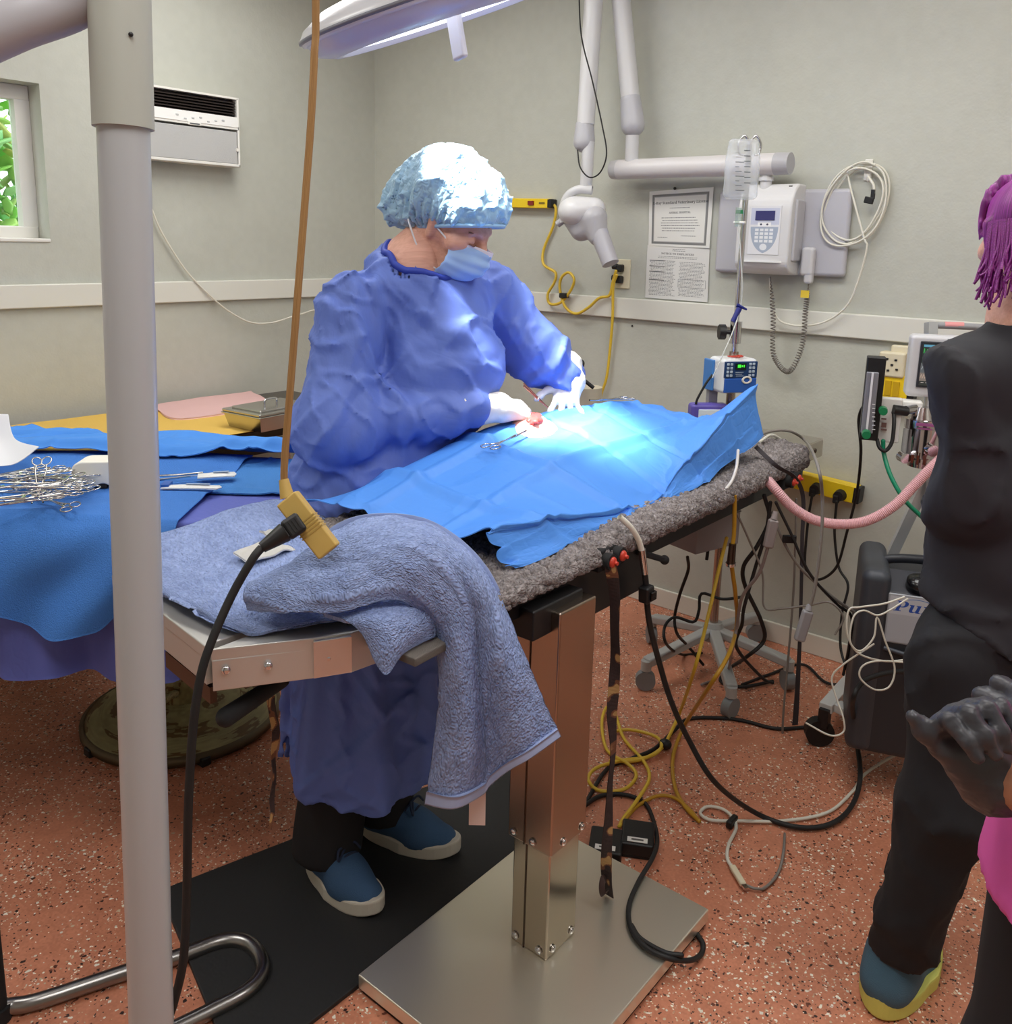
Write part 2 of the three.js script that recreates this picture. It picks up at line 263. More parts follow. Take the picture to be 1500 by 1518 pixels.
// ---------- operating table ----------
const TX0 = 1.98, TX1 = 2.535, TZ0 = 0.56, TZ1 = 2.03, TH0 = 0.855;      // main top: x span, z span, height
{
  const t = thing('operating_table', 'stainless steel operating table on a square column with flat floor plate', 'operating table', [2.535, 0, 1.83]);
  const plateMat = M([228, 222, 206], 0.3, 0.8);
  const plate = wpart(t, 'base_plate', bx(0.452, 0.032, 0.634, 2.542, 0.029, 1.834, 0.003), plateMat);
  wpart(t, 'plate_edge', [bx(0.44, 0.014, 0.62, 2.542, 0.007, 1.834)], MT.rubber, 'black rubber skirt');
  // column: outer sleeve and inner lower sheet, folded seam and screws
  const cx = 2.535, cz = 1.824;
  const col = wpart(t, 'column', [bx(0.094, 0.42, 0.104, cx, 0.255, cz, 0.004)], M([190, 180, 165], 0.2, 1));
  wpart(t, 'column_sleeve', [bx(0.112, 0.52, 0.122, cx, 0.555, cz, 0.004)], M([176, 160, 146], 0.26, 1));
  wpart(t, 'column_seam', [bx(0.0025, 0.42, 0.003, cx - 0.012, 0.255, cz + 0.0525), bx(0.0025, 0.52, 0.003, cx - 0.012, 0.555, cz + 0.0615)], MT.darkSteel);
  for (const [x, y, z, ax] of [[-0.034, 0.062, 0.054, 'z'], [0.028, 0.062, 0.054, 'z'], [0.049, 0.062, 0.03, 'x'], [0.049, 0.062, -0.036, 'x'], [-0.04, 0.31, 0.063, 'z'], [0.01, 0.31, 0.063, 'z'], [0.058, 0.31, 0.02, 'x'], [0.058, 0.31, -0.045, 'x']]) {
    const g = [sp(0.0062, 0, 0, 0, 1, 1, 0.6), cy(0.0085, 0.0085, 0.002).rotateX(Math.PI / 2)].map((q) => { if (ax === 'x') q.rotateY(Math.PI / 2); return mv(q, cx + x, y, cz + z); });
    wpart(t, 'screw', g, MT.chrome);
  }
  // black yoke between column and top
  wpart(t, 'yoke', [bx(0.2, 0.09, 0.34, 2.43, 0.785, 1.72, 0.006), bx(0.02, 0.115, 0.36, 2.527, 0.79, 1.66, 0.004), bx(0.14, 0.06, 0.16, 2.5, 0.8, 1.86, 0.004)], MT.black);
  // frame rails, top sheets (two halves)
  const y = TH0 - 0.024;
  wpart(t, 'side_rail', bx(0.012, 0.046, TZ1 - TZ0, TX1 - 0.006, y, (TZ0 + TZ1) / 2, 0.002), MT.black);
  wpart(t, 'side_rail', bx(0.012, 0.046, TZ1 - TZ0, TX0 + 0.006, y, (TZ0 + TZ1) / 2, 0.002), MT.black);
  wpart(t, 'top_panel', bx(0.29, 0.012, TZ1 - TZ0, TX1 - 0.157, TH0 - 0.007, (TZ0 + TZ1) / 2, 0.002), MT.steel);
  wpart(t, 'top_panel', bx(0.235, 0.012, TZ1 - TZ0, TX0 + 0.13, TH0 - 0.007, (TZ0 + TZ1) / 2, 0.002), MT.steel);
  for (const z of [0.75, 1.45, 1.9]) wpart(t, 'cross_rail', bx(TX1 - TX0 - 0.03, 0.03, 0.03, (TX0 + TX1) / 2, y - 0.01, z), MT.black);
  // foot tray at the near end: left wing, right wing with a chamfered corner, gap between
  const sheet = (pts, y0, y1) => { const s = new THREE.Shape(pts.map(([a, b]) => new THREE.Vector2(a, -b))); const g = new THREE.ExtrudeGeometry(s, { depth: y1 - y0, bevelEnabled: true, bevelSize: 0.002, bevelThickness: 0.002, bevelSegments: 2 }); g.rotateX(-Math.PI / 2); return mv(g, 0, y0, 0); };
  const steel2 = M([204, 202, 198], 0.36, 0.62);
  wpart(t, 'foot_tray', [sheet([[1.9, 2.02], [2.262, 2.02], [2.262, 2.425], [1.86, 2.375]], 0.815, 0.835), sheet([[1.868, 2.358], [2.262, 2.407], [2.262, 2.424], [1.862, 2.374]], 0.768, 0.816)], steel2);
  wpart(t, 'foot_tray', [sheet([[2.285, 2.02], [2.425, 2.02], [2.4, 2.232], [2.368, 2.29], [2.285, 2.425]], 0.815, 0.835), sheet([[2.425, 2.03], [2.4, 2.232], [2.368, 2.29], [2.285, 2.425], [2.272, 2.415], [2.356, 2.284], [2.388, 2.228], [2.412, 2.03]], 0.765, 0.816)], steel2);
  wpart(t, 'tray_slide', [bx(0.1, 0.04, 0.3, 2.24, 0.765, 2.22, 0.003), bar(V(2.1, 0.75, 2.4), V(2.265, 0.745, 2.415), 0.012, 0.03)], MT.darkSteel);
  const bolts = [[2.0, 0.8, 2.381, 0], [2.13, 0.8, 2.398, 0], [2.225, 0.8, 2.412, 0], [2.3, 0.8, 2.412, 1], [2.335, 0.798, 2.355, 1], [2.41, 0.8, 2.19, 1], [2.385, 0.798, 2.27, 1]];
  for (const [x, by, z, k] of bolts) wpart(t, 'bolt', [mv(sp(0.0075, 0, 0, 0, 1, 1, 0.55).rotateY(k ? 1.05 : -0.1), x, by, z)], MT.chrome);
  wpart(t, 'pad_plate', sheet([[2.4, 2.235], [2.372, 2.288], [2.376, 2.291], [2.404, 2.237]], 0.768, 0.832), M([214, 210, 208], 0.2, 0.8), 'polished corner plate');
  // steel tray at the head end
  wpart(t, 'head_tray', [sheet([[2.0, 0.12], [2.43, 0.12], [2.43, 0.57], [2.0, 0.57]], 0.835, 0.85), bx(0.006, 0.06, 0.44, 2.433, 0.82, 0.345, 0.002), bx(0.43, 0.06, 0.006, 2.215, 0.82, 0.12, 0.002)], M([196, 190, 180], 0.35, 0.9), 'steel tray');
  wpart(t, 'bolt', mv(sp(0.008, 0, 0, 0, 0.6, 1, 1), 2.438, 0.822, 0.2), MT.darkSteel);
  // crank under the foot tray and screw on the rail
  const k0 = at(578, 1000, 1.72), k1 = at(330, 1065, 1.6);
  wpart(t, 'crank_handle', [rod(V(2.05, 0.73, 2.14), V(2.06, 0.72, 2.2), 0.022), rod(at(418, 1008, 1.58), at(335, 1063, 1.5), 0.014, 0.017), sp(0.017, ...at(335, 1063, 1.5).toArray()), rod(at(418, 1008, 1.58), at(400, 1000, 1.68), 0.014, 0.012), bx(0.03, 0.07, 0.03, ...at(400, 995, 1.66).toArray())], MT.blackMatte);
  wpart(t, 'rail_screw', mv(sp(0.007, 0, 0, 0, 0.4, 1, 1), TX1 + 0.001, 0.842, 1.925), MT.chrome);
  const lv = onX(985, 830, 2.56), lv0 = onX(945, 818, 2.54);
  wpart(t, 'lever', [bar(lv0, lv, 0.012, 0.014, V(0, 1, 0), 0.004), sp(0.011, lv.x, lv.y, lv.z)], MT.blackMatte);
  // two rope clamps with orange bolts
  for (const [px, py, z2] of [[905, 828], [1172, 712]]) {
    const p = onX(px, py, TX1 + 0.03), c = wpart(t, 'rope_clamp', [mv(bx(0.03, 0.05, 0.07, 0, 0, 0, 0.006), TX1 + 0.012, p.y, p.z), mv(cy(0.017, 0.017, 0.03).rotateZ(Math.PI / 2), p.x, p.y, p.z + 0.016), mv(cy(0.017, 0.017, 0.03).rotateZ(Math.PI / 2), p.x, p.y + 0.004, p.z - 0.022)], MT.blackMatte);
    for (const s of [0.016, -0.022]) wpart(c, 'bolt', [mv(sp(0.0115, 0, 0, 0, 0.6, 1, 1), p.x + 0.016, p.y + (s < 0 ? 0.004 : 0), p.z + s), mv(cy(0.004, 0.004, 0.016).rotateZ(Math.PI / 2), p.x + 0.02, p.y + (s < 0 ? 0.004 : 0), p.z + s)], MT.red);
  }
}
// anti-fatigue mat
{
  const a = onY(250, 1330, 0), pts = [onY(250, 1325, 0.01), onY(735, 1160, 0.01), onY(780, 1235, 0.01), onY(540, 1440, 0.01), onY(470, 1518, 0.01), onY(305, 1518, 0.01)];
  const p = [[1.765, 2.265], [2.02, 1.28], [2.305, 1.36], [2.305, 2.14], [2.3, 2.42], [2.06, 2.55], [1.98, 2.36]];
  const s = new THREE.Shape(p.slice(0, 5).map(([x, z]) => new THREE.Vector2(x, -z))); const g = new THREE.ExtrudeGeometry(s, { depth: 0.007, bevelEnabled: true, bevelSize: 0.003, bevelThickness: 0.002, bevelSegments: 2 }); g.rotateX(-Math.PI / 2); g.translate(0, 0.002, 0);
  solo('floor_mat', 'black rubber standing mat on the floor beside the operating table', 'mat', g, M([30, 30, 31], 0.62, 0, { bumpMap: wallBump, bumpScale: 0.0004 }));
}

// ---------- people ----------
const skinTex = dataTex(256, 256, (u, v) => { const n = 14 * (tnoise(u, v, 30, 3) - 0.5) + 12 * (tnoise(u, v, 90, 6) - 0.5); return [222 + n, 168 + n * 1.1, 146 + n * 1.1]; }, [4, 4]);
const skinMat = M(new THREE.Color(1, 1, 1), 0.5, 0, { map: skinTex });
const creaseTex = dataTex(512, 512, (u, v) => { const w = 0.06 * tnoise(u, v, 8, 40); const a = Math.abs(tnoise(u + w, v, 14, 41) - 0.5) * 2, b = Math.abs(tnoise(u, v + w, 33, 42) - 0.5) * 2, c = Math.abs(tnoise(u, v, 70, 43) - 0.5) * 2; return grey(0.25 + 0.4 * Math.min(1, a * 2.2) + 0.25 * Math.min(1, b * 2) + 0.1 * c); }, [2.2, 2.2], false);
const weaveTex = dataTex(256, 256, (u, v) => grey(0.5 + 0.3 * Math.sin(u * 256 * 0.8) * Math.sin(v * 256 * 0.8) + 0.5 * (tnoise(u, v, 120, 3) - 0.5)), [14, 14], false);

// five-fingered hand: wrist, direction to the knuckles, back-of-hand normal, thumb side; curls and splay in radians
function handBones(Wp, d, n, t, curls, splay, S = 1, thumbDir = null, thumbCurl = 0.35) {
  const A = (f, g, h) => Wp.clone().addScaledVector(d, f * S).addScaledVector(t, g * S).addScaledVector(n, h * S), fs = [];
  const off = [0.031, 0.0105, -0.0105, -0.03], len = [0.088, 0.096, 0.09, 0.074], base = [0.088, 0.091, 0.086, 0.078], rad = [0.0098, 0.0102, 0.0098, 0.0088];
  const palm = []; for (let i = 0; i < 4; i++) palm.push(bone(A(0.008, off[i] * 0.62, 0), A(base[i] - 0.004, off[i], 0), 0.0165 * S, 0.0135 * S));
  palm.push(bone(A(0.01, 0.018, -0.008), A(0.05, 0.03, -0.012), 0.018 * S, 0.014 * S));
  const palmF = blend(0.022 * S, ...palm); fs.push(palmF);
  for (let i = 0; i < 4; i++) {
    let p = A(base[i], off[i], 0), dir = d.clone().applyAxisAngle(n, 0), ax = d.clone().cross(n).normalize();
    const sp0 = splay[i]; dir = dir.clone().multiplyScalar(Math.cos(sp0)).addScaledVector(t, Math.sin(sp0)).normalize(); let acc = 0; const bones = [];
    [0.46, 0.3, 0.24].forEach((k, j) => { acc += curls[i][j]; const dd = dir.clone().multiplyScalar(Math.cos(acc)).addScaledVector(n, -Math.sin(acc)).normalize(), q = p.clone().addScaledVector(dd, len[i] * k * S); bones.push(bone(p, q, rad[i] * S * (1.04 - j * 0.08), rad[i] * S * (0.96 - j * 0.1))); p = q; });
    fs.push(blend(0.006 * S, ...bones));
  }
  const td = (thumbDir || d.clone().multiplyScalar(0.62).addScaledVector(t, 0.68).addScaledVector(n, -0.35)).clone().normalize(), t0 = A(0.03, 0.03, -0.01), t1 = t0.clone().addScaledVector(td, 0.044 * S), td2 = td.clone().addScaledVector(d, thumbCurl).normalize(), t2 = t1.clone().addScaledVector(td2, 0.032 * S), t3 = t2.clone().addScaledVector(td2, 0.022 * S);
  fs.push(blend(0.01 * S, bone(t0, t1, 0.015 * S, 0.0118 * S), bone(t1, t2, 0.0118 * S, 0.0108 * S), bone(t2, t3, 0.0108 * S, 0.0088 * S)));
  return (x, y, z) => { let v = fs[0](x, y, z); for (let i = 1; i < fs.length; i++) v = smin(v, fs[i](x, y, z), i === 5 ? 0.014 * S : 0.007 * S); return v; };
}
// head in its own frame: o centre, f face direction, u up
function headField(o, f, u, k = 1) {
  const s = f.clone().cross(u).normalize(), A = (a, b, c) => o.clone().addScaledVector(f, a * k).addScaledVector(u, b * k).addScaledVector(s, c * k);
  const B = (a, b, ra, rb) => bone(a, b, ra * k, (rb ?? ra) * k);
  const skull = blend(0.05 * k, B(A(-0.03, 0.035, 0), A(0.02, 0.045, 0), 0.078, 0.07), B(A(0.02, -0.02, 0), A(0.035, -0.075, 0), 0.062, 0.04), B(A(0.045, -0.085, -0.012), A(0.045, -0.085, 0.012), 0.024));
  const face = blend(0.018 * k, skull, B(A(0.08, 0.018, -0.03), A(0.08, 0.018, 0.03), 0.014), B(A(0.088, 0.012, 0), A(0.112, -0.03, 0), 0.009, 0.013), B(A(0.1, -0.036, -0.012), A(0.1, -0.036, 0.012), 0.0085), B(A(0.062, -0.018, -0.042), A(0.05, -0.022, -0.055), 0.02), B(A(0.062, -0.018, 0.042), A(0.05, -0.022, 0.055), 0.02), B(A(0.084, -0.064, -0.014), A(0.084, -0.064, 0.014), 0.011), B(A(0.074, -0.092, -0.006), A(0.074, -0.092, 0.006), 0.016));
  const lid = [-1, 1].map((q) => bone(A(0.077, 0.0, q * 0.033), A(0.075, -0.002, q * 0.037), 0.0125 * k)), ear = [-1, 1].map((q) => blend(0.008, B(A(-0.012, 0.02, q * 0.078), A(-0.008, -0.025, q * 0.074), 0.013, 0.009)));
  const sock = [-1, 1].map((q) => bone(A(0.092, 0.0, q * 0.033), A(0.092, 0.0, q * 0.034), 0.015 * k));
  return (x, y, z) => { let d = face(x, y, z); for (const q of sock) d = -smin(-d, q(x, y, z), 0.012); for (const q of lid) d = smin(d, q(x, y, z), 0.004); for (const q of ear) d = smin(d, q(x, y, z), 0.01); return d; };
}
// a laced shoe from heel to toe on the floor
function shoe(parent, heel, toe, upperMat, soleMat, laceMat, k = 1, lift = 0) {
  const d = toe.clone().sub(heel), L = d.length(); d.normalize(); const s = V(-d.z, 0, d.x), A = (a, y, c) => heel.clone().addScaledVector(d, a * L).add(V(0, y, 0)).addScaledVector(s, c * k);
  const f0 = blend(0.03, bone(A(0.14, 0.055, 0), A(0.3, 0.055, 0), 0.036 * k, 0.038 * k), bone(A(0.3, 0.055, 0), A(0.62, 0.04, 0.006), 0.04 * k, 0.042 * k), bone(A(0.62, 0.038, 0.006), A(0.84, 0.03, 0.0), 0.043 * k, 0.034 * k), bone(A(0.16, 0.06, 0), A(0.22, 0.105, 0), 0.034 * k, 0.04 * k), bone(A(0.3, 0.085, 0), A(0.55, 0.06, 0.003), 0.03 * k, 0.03 * k));
  const flatBottom = (x, y, z) => Math.max(f0(x, y, z), 0.024 + lift - y);
  const pts = [A(0, 0, 0), A(1, 0.13, 0)], [lo, hi] = boundsOf(pts, 0.07);
  const up = wpart(parent, 'shoe', sdfGeo(flatBottom, [lo[0], 0.0, lo[2]], hi, 0.006), upperMat);
  const out = []; for (let i = 0; i < 40; i++) { const a = i / 40 * Math.PI * 2, cx = Math.cos(a), sn = Math.sin(a), w = 0.043 * k * (cx > 0 ? 1.06 - 0.12 * cx : 0.95 + 0.12 * cx) - (Math.abs(cx) < 0.35 && sn < 0 ? 0.005 : 0); out.push(A(0.5 + 0.505 * Math.sign(cx) * Math.pow(Math.abs(cx), 0.8), 0, sn * w)); }
  const sh = new THREE.Shape(out.map((p) => new THREE.Vector2(p.x, -p.z))), g = new THREE.ExtrudeGeometry(sh, { depth: 0.026, bevelEnabled: true, bevelSize: 0.004, bevelThickness: 0.005, bevelSegments: 2 }); g.rotateX(-Math.PI / 2); g.translate(0, 0.006 + lift, 0);
  { const p = g.attributes.position; for (let i = 0; i < p.count; i++) { const q = V(p.getX(i), 0, p.getZ(i)).sub(V(heel.x, 0, heel.z)), a = q.dot(d) / L; p.setY(i, p.getY(i) + 0.012 * Math.pow(clamp((a - 0.72) / 0.28), 2) + 0.016 * Math.pow(clamp((0.3 - a) / 0.3), 2) * (p.getY(i) > 0.02 ? 1 : 0.2)); } g.computeVertexNormals(); }
  wpart(up, 'sole', g, soleMat, 'pale rubber sole');
  const lace = []; for (let i = 0; i < 3; i++) { const a = 0.5 + i * 0.07, y = 0.112 - i * 0.011; lace.push(tube([A(a, y - 0.012, -0.024), A(a + 0.02, y, 0), A(a, y - 0.012, 0.024)], 0.0028, 12)); }
  lace.push(tube([A(0.52, 0.112, 0), A(0.56, 0.118, 0.022), A(0.6, 0.1, 0.03), A(0.54, 0.112, 0.002)], 0.0028, 20), tube([A(0.52, 0.112, 0), A(0.55, 0.116, -0.02), A(0.59, 0.1, -0.03)], 0.0028, 16));
  wpart(up, 'lace', lace, laceMat);
  return up;
}

// --- the surgeon ---
{
  const G = thing('person', 'person in blue surgical gown, bouffant cap and mask bending over the drape', 'person', [1.95, 0, 1.85]);
  const shR = at(527, 452, 2.13), shL = at(728, 432, 2.36), neck = at(606, 402, 2.2), elR = at(497, 632, 2.09), wrR = at(688, 608, 2.15), elL = at(795, 522, 2.42), wrL = at(838, 556, 2.42);
  const mid = shR.clone().add(shL).multiplyScalar(0.5), sAx = shL.clone().sub(shR).setY(0).normalize(), fAx = V(0, 1, 0).cross(sAx).multiplyScalar(-1).normalize();
  if (fAx.x < 0) fAx.negate();
  const pel = V(1.845, 0.88, 1.71), hem = at(541, 1122, 2.14), chest = mid.clone().add(V(0.055, -0.17, 0.0));
  const kneeR = at(522, 1010, 2.14), ankR = V(2.02, 0.09, 1.98), kneeL = at(578, 1000, 2.22), ankL = V(2.01, 0.09, 1.79);
  // head, tipped towards the hands
  const hf = rgt.clone().multiplyScalar(0.8).addScaledVector(fwd, -0.36).add(V(0, -0.5, 0)).normalize(), hu = V(0, 1, 0).addScaledVector(hf, -hf.y).normalize();
  const HO = at(668, 335, 2.17), hs = hf.clone().cross(hu);
  const head = headField(HO, hf, hu, 1.0), nape = HO.clone().addScaledVector(hf, -0.035).addScaledVector(hu, -0.05);
  const hB = (a, b, c) => HO.clone().addScaledVector(hf, a).addScaledVector(hu, b).addScaledVector(hs, c);
  const bodyF = blend(0.06, bone(nape, neck, 0.062, 0.068), bone(neck, mid, 0.07, 0.08), bone(shR, shL, 0.06), bone(mid, pel, 0.11, 0.13, [fAx, 1.3]), bone(shR, elR, 0.05, 0.042), bone(elR, wrR, 0.042, 0.03), bone(shL, elL, 0.05, 0.042), bone(elL, wrL, 0.042, 0.03), bone(pel.clone().addScaledVector(sAx, -0.06), kneeR, 0.075, 0.055), bone(kneeR, ankR, 0.052, 0.036), bone(pel.clone().addScaledVector(sAx, 0.06), kneeL, 0.075, 0.055), bone(kneeL, ankL, 0.052, 0.036));
  const headCut = (x, y, z) => smin(head(x, y, z), bone0(x, y, z), 0.03), bone0 = bone(nape, neck, 0.06, 0.066);
  const [bl, bh] = boundsOf([shR, shL, elR, wrR, elL, wrL, pel, V(1.95, 0.06, 1.98), V(2.05, 0.06, 1.75), neck], 0.13);
  const skull0 = bone(HO, HO, 0.075);
  const gBody = sdfGeo((x, y, z) => bodyF(x, y, z), bl, bh, 0.014), [l2, h2] = boundsOf([HO, nape], 0.17);
  const gHead = sdfGeo(headCut, l2, h2, 0.0035);
  wpart(G, 'body', [gBody, gHead], skinMat);
  // eyebrows and lashes
  const brow = []; for (const q of [-1, 1]) { brow.push(tube([hB(0.0915, 0.018, q * 0.016), hB(0.0905, 0.022, q * 0.034), hB(0.0745, 0.018, q * 0.053)], 0.0022, 14)); brow.push(tube([hB(0.091, -0.006, q * 0.022), hB(0.092, -0.009, q * 0.034), hB(0.084, -0.006, q * 0.046)], 0.0016, 12)); }
  wpart(G, 'eyebrows', brow, M([140, 98, 78], 0.8), 'brown brows and lashes of the lowered eyes');
  // gown
  const cuffR = at(694, 607, 2.155), cuffL = wrL.clone();
  const neckDir = nape.clone().sub(neck).normalize(), nHole = bone(neck.clone().addScaledVector(neckDir, -0.03).addScaledVector(fAx, 0.018), neck.clone().addScaledVector(neckDir, 0.4).addScaledVector(fAx, 0.04), 0.083, 0.12);
  const torso = blend(0.09, bone(mid.clone().add(V(0, -0.03, 0)), chest, 0.12, 0.15, [fAx, 1.12]), bone(chest, pel, 0.15, 0.172, [fAx, 1.14]), bone(shR.clone().addScaledVector(sAx, 0.03), shL.clone().addScaledVector(sAx, -0.03), 0.068), bone(pel, hem, 0.175, 0.185, [fAx, 1.12]), bone(neck.clone().add(V(0, -0.03, 0)), mid, 0.085, 0.11));
  const wav = (x, y, z) => { const a = Math.atan2(z - 1.8, x - 1.85), low = sstep(1.0, 0.55, y); return low * (0.014 * Math.sin(a * 11 + 2 * noise(x * 3, y * 1.5, z * 3)) + 0.007 * Math.sin(a * 23 + y * 3)); };
  const sl = (a, b, c, r0, r1, r2) => blend(0.06, bone(a, b, r0, r1), bone(b, c, r1, r2));
  const armR = sl(shR, elR, cuffR, 0.085, 0.09, 0.052), armL = sl(shL, elL, cuffL, 0.08, 0.072, 0.05);
  const crk = (x, y, z) => { const n1 = 0.3 * noise(x * 4, y * 4, z * 4); return 0.009 * noise(x * 7 + y * 3, y * 4 - z * 3, z * 7) + 0.012 * thin(x * 4.2 + n1 * 2 + y * 3, y * 3.2 - z * 2.5, z * 4.2 + n1) + 0.0092 * thin(x * 9 - y * 6, y * 6 + n1 * 3, z * 9 + y * 5) + 0.006 * thin(x * 17 + y * 7, y * 13, z * 17 - y * 9) - 0.005; };
  const sleeveFold = (a, b, x, y, z) => { const d = b.clone().sub(a), L = d.length(), q = clamp(((x - a.x) * d.x + (y - a.y) * d.y + (z - a.z) * d.z) / (L * L), 0, 1); return q * L; };
  const gownF = (x, y, z) => Math.max(gown0(x, y, z), -nHole(x, y, z)), gown0 = (x, y, z) => {
    let d = torso(x, y, z); if (d > 0.06 && armR(x, y, z) > 0.06 && armL(x, y, z) > 0.06) return d; if (d < -0.07) return d; d += wav(x, y, z);
    const qR = sleeveFold(elR, cuffR, x, y, z), qL = sleeveFold(elL, cuffL, x, y, z);
    const aR = armR(x, y, z) + 0.005 * Math.sin(qR * 85 + 3 * noise(x * 9, y * 9, z * 9)) * sstep(0, 0.03, qR), aL = armL(x, y, z) + 0.004 * Math.sin(qL * 100 + 2 * noise(x * 10, y * 10, z * 10));
    d = smin(d, aR, 0.02); d = smin(d, aL, 0.025);
    d -= crk(x, y, z);
    return Math.max(d, 0.245 + 0.02 * noise(x * 6, 0, z * 6) - y);
  };
  const [gl, gh] = boundsOf([shR, shL, elR, cuffR, elL, cuffL, pel, hem], 0.29);
  const gownMat = M([94, 118, 196], 0.62, 0, { bumpMap: creaseTex, bumpScale: 0.0008, sheen: 0.25, sheenRoughness: 0.6, sheenColor: srgb(150, 165, 235) });
  const gown = wpart(G, 'gown', sdfGeo(gownF, [gl[0], 0.2, gl[2]], [gh[0], 1.56, gh[2]], 0.0068, (x, y, z) => [Math.atan2(z - 1.75, x - 1.8) * 0.22, y * 0.9 + x * 0.2]), gownMat);
  // dark blue neck binding where the gown meets the neck opening
  {
    const ring = [], e1 = sAx.clone().addScaledVector(neckDir, -sAx.dot(neckDir)).normalize(), e2 = neckDir.clone().cross(e1);
    for (let i = 0; i < 48; i++) { const a = i / 48 * Math.PI * 2, off = e1.clone().multiplyScalar(Math.cos(a)).addScaledVector(e2, Math.sin(a)); let best = null;
      for (let q = 0.16; q > -0.16; q -= 0.003) { const c0 = neck.clone().addScaledVector(neckDir, q - 0.03).addScaledVector(fAx, 0.018 + clamp(q / 0.4) * 0.022), rad = 0.085 + clamp(q / 0.4) * 0.037, p = c0.addScaledVector(off, rad); if (gown0(p.x, p.y, p.z) < 0) { best = p; break; } }
      if (best) ring.push(best); }
    if (ring.length > 8) wpart(gown, 'neck_binding', tube(ring.map((p, i) => p.clone().add(ring[(i + 1) % ring.length]).add(ring[(i + ring.length - 1) % ring.length]).multiplyScalar(1 / 3)), 0.0088, 140, true, 8), M([44, 66, 168], 0.6), 'dark blue neck binding');
    wpart(gown, 'cuff', [rod(cuffR.clone().addScaledVector(elR.clone().sub(cuffR).normalize(), 0.012), cuffR.clone().addScaledVector(wrR.clone().sub(elR).normalize(), 0.01), 0.046, 0.042, 32)], M([232, 228, 206], 0.8), 'cream knitted wristband');
  }
  // gloves
  const gloveMat = M([240, 236, 224], 0.42, 0, { bumpMap: creaseTex, bumpScale: 0.0012 });
  const wR = at(738, 604, 2.2), dR = at(800, 612, 2.27).sub(wR).normalize(), nR = V(0, 1, 0).addScaledVector(fwd, -0.55).addScaledVector(dR, 0).normalize(); nR.addScaledVector(dR, -nR.dot(dR)).normalize();
  const tR = nR.clone().cross(dR).normalize(); if (tR.dot(fwd) > 0) tR.negate();
  const tRr = tR.clone().negate();
  const hR = handBones(wR, dR, nR, tRr, [[0.5, 0.7, 0.4], [0.75, 0.9, 0.5], [0.85, 1.0, 0.6], [0.9, 1.0, 0.6]], [0.06, 0.0, -0.04, -0.1], 0.92, dR.clone().multiplyScalar(0.85).addScaledVector(nR, -0.5).addScaledVector(tRr, 0.45));
  const gR = blend(0.03, hR, bone(at(697, 606, 2.16), wR, 0.047, 0.034));
  const [rl, rh] = boundsOf([at(697, 606, 2.16), wR, wR.clone().addScaledVector(dR, 0.17)], 0.075);
  wpart(G, 'glove', sdfGeo((x, y, z) => gR(x, y, z) - 0.0016 * noise(x * 60, y * 60, z * 60), rl, rh, 0.0034), gloveMat);
  const wL = at(846, 562, 2.42), kL = at(838, 600, 2.38), dL = kL.clone().sub(wL).normalize(), nL = fwd.clone().multiplyScalar(-1).addScaledVector(rgt, 0.15); nL.addScaledVector(dL, -nL.dot(dL)).normalize();
  const tL = nL.clone().cross(dL).normalize(); if (tL.dot(rgt) > 0) tL.negate();
  const hL = handBones(wL, dL, nL, tL, [[0.15, 0.35, 0.3], [0.05, 0.25, 0.2], [-0.05, 0.2, 0.2], [-0.1, 0.2, 0.2]], [0.24, -0.05, -0.42, -0.72], 0.86, dL.clone().multiplyScalar(0.7).addScaledVector(tL, 0.75));
  const gL = blend(0.03, hL, bone(at(838, 545, 2.43), wL, 0.05, 0.036));
  const [ll, lh] = boundsOf([at(838, 545, 2.43), wL, wL.clone().addScaledVector(dL, 0.16), wL.clone().addScaledVector(dL, 0.1).addScaledVector(tL, -0.1)], 0.07);
  wpart(G, 'glove', sdfGeo((x, y, z) => gL(x, y, z) - 0.0016 * noise(x * 60, y * 60, z * 60), ll, lh, 0.0034), gloveMat);
  // hair bun and bouffant cap
  const capC = hB(-0.018, 0.062, 0), bun = hB(-0.135, -0.005, 0);
  const hairF = blend(0.05, bone(hB(-0.035, 0.05, 0), hB(0.015, 0.06, 0), 0.092, 0.08), bone(bun, hB(-0.12, 0.0, 0), 0.045));
  const [hl, hh] = boundsOf([capC, bun], 0.14);
  const lowCut = (x, y, z) => { const q = V(x, y, z).sub(hB(0.0, 0.006, 0)); return -(q.dot(hu) - 0.05 - (q.dot(hf) - 0.09) * 0.5); };
  wpart(G, 'hair', sdfGeo((x, y, z) => Math.max(hairF(x, y, z) - 0.004 * noise(x * 90, y * 30, z * 90), lowCut(x, y, z) - 0.02), hl, hh, 0.006), M([118, 104, 92], 0.7), 'grey-brown hair under the cap');
  const capF = blend(0.045, bone(hB(-0.035, 0.07, 0), hB(0.022, 0.062, 0), 0.116, 0.1), bone(bun, hB(-0.13, 0.01, 0), 0.062, 0.066));
  const hcrk = (x, y, z) => { const n1 = noise(x * 8, y * 8, z * 8); const qx = x - capC.x, qy = y - capC.y, qz = z - capC.z, a = Math.atan2(qx * hs.x + qy * hs.y + qz * hs.z, qx * hf.x + qy * hf.y + qz * hf.z), e = qx * hu.x + qy * hu.y + qz * hu.z; const gather = sstep(0.03, -0.06, e); return 0.011 * (ridge(x * 15 + n1, y * 15, z * 15 + n1) - 0.3) + 0.007 * (ridge(x * 34 + n1 * 2, y * 34, z * 34) - 0.3) + gather * 0.005 * Math.sin(a * 34 + n1 * 3); };
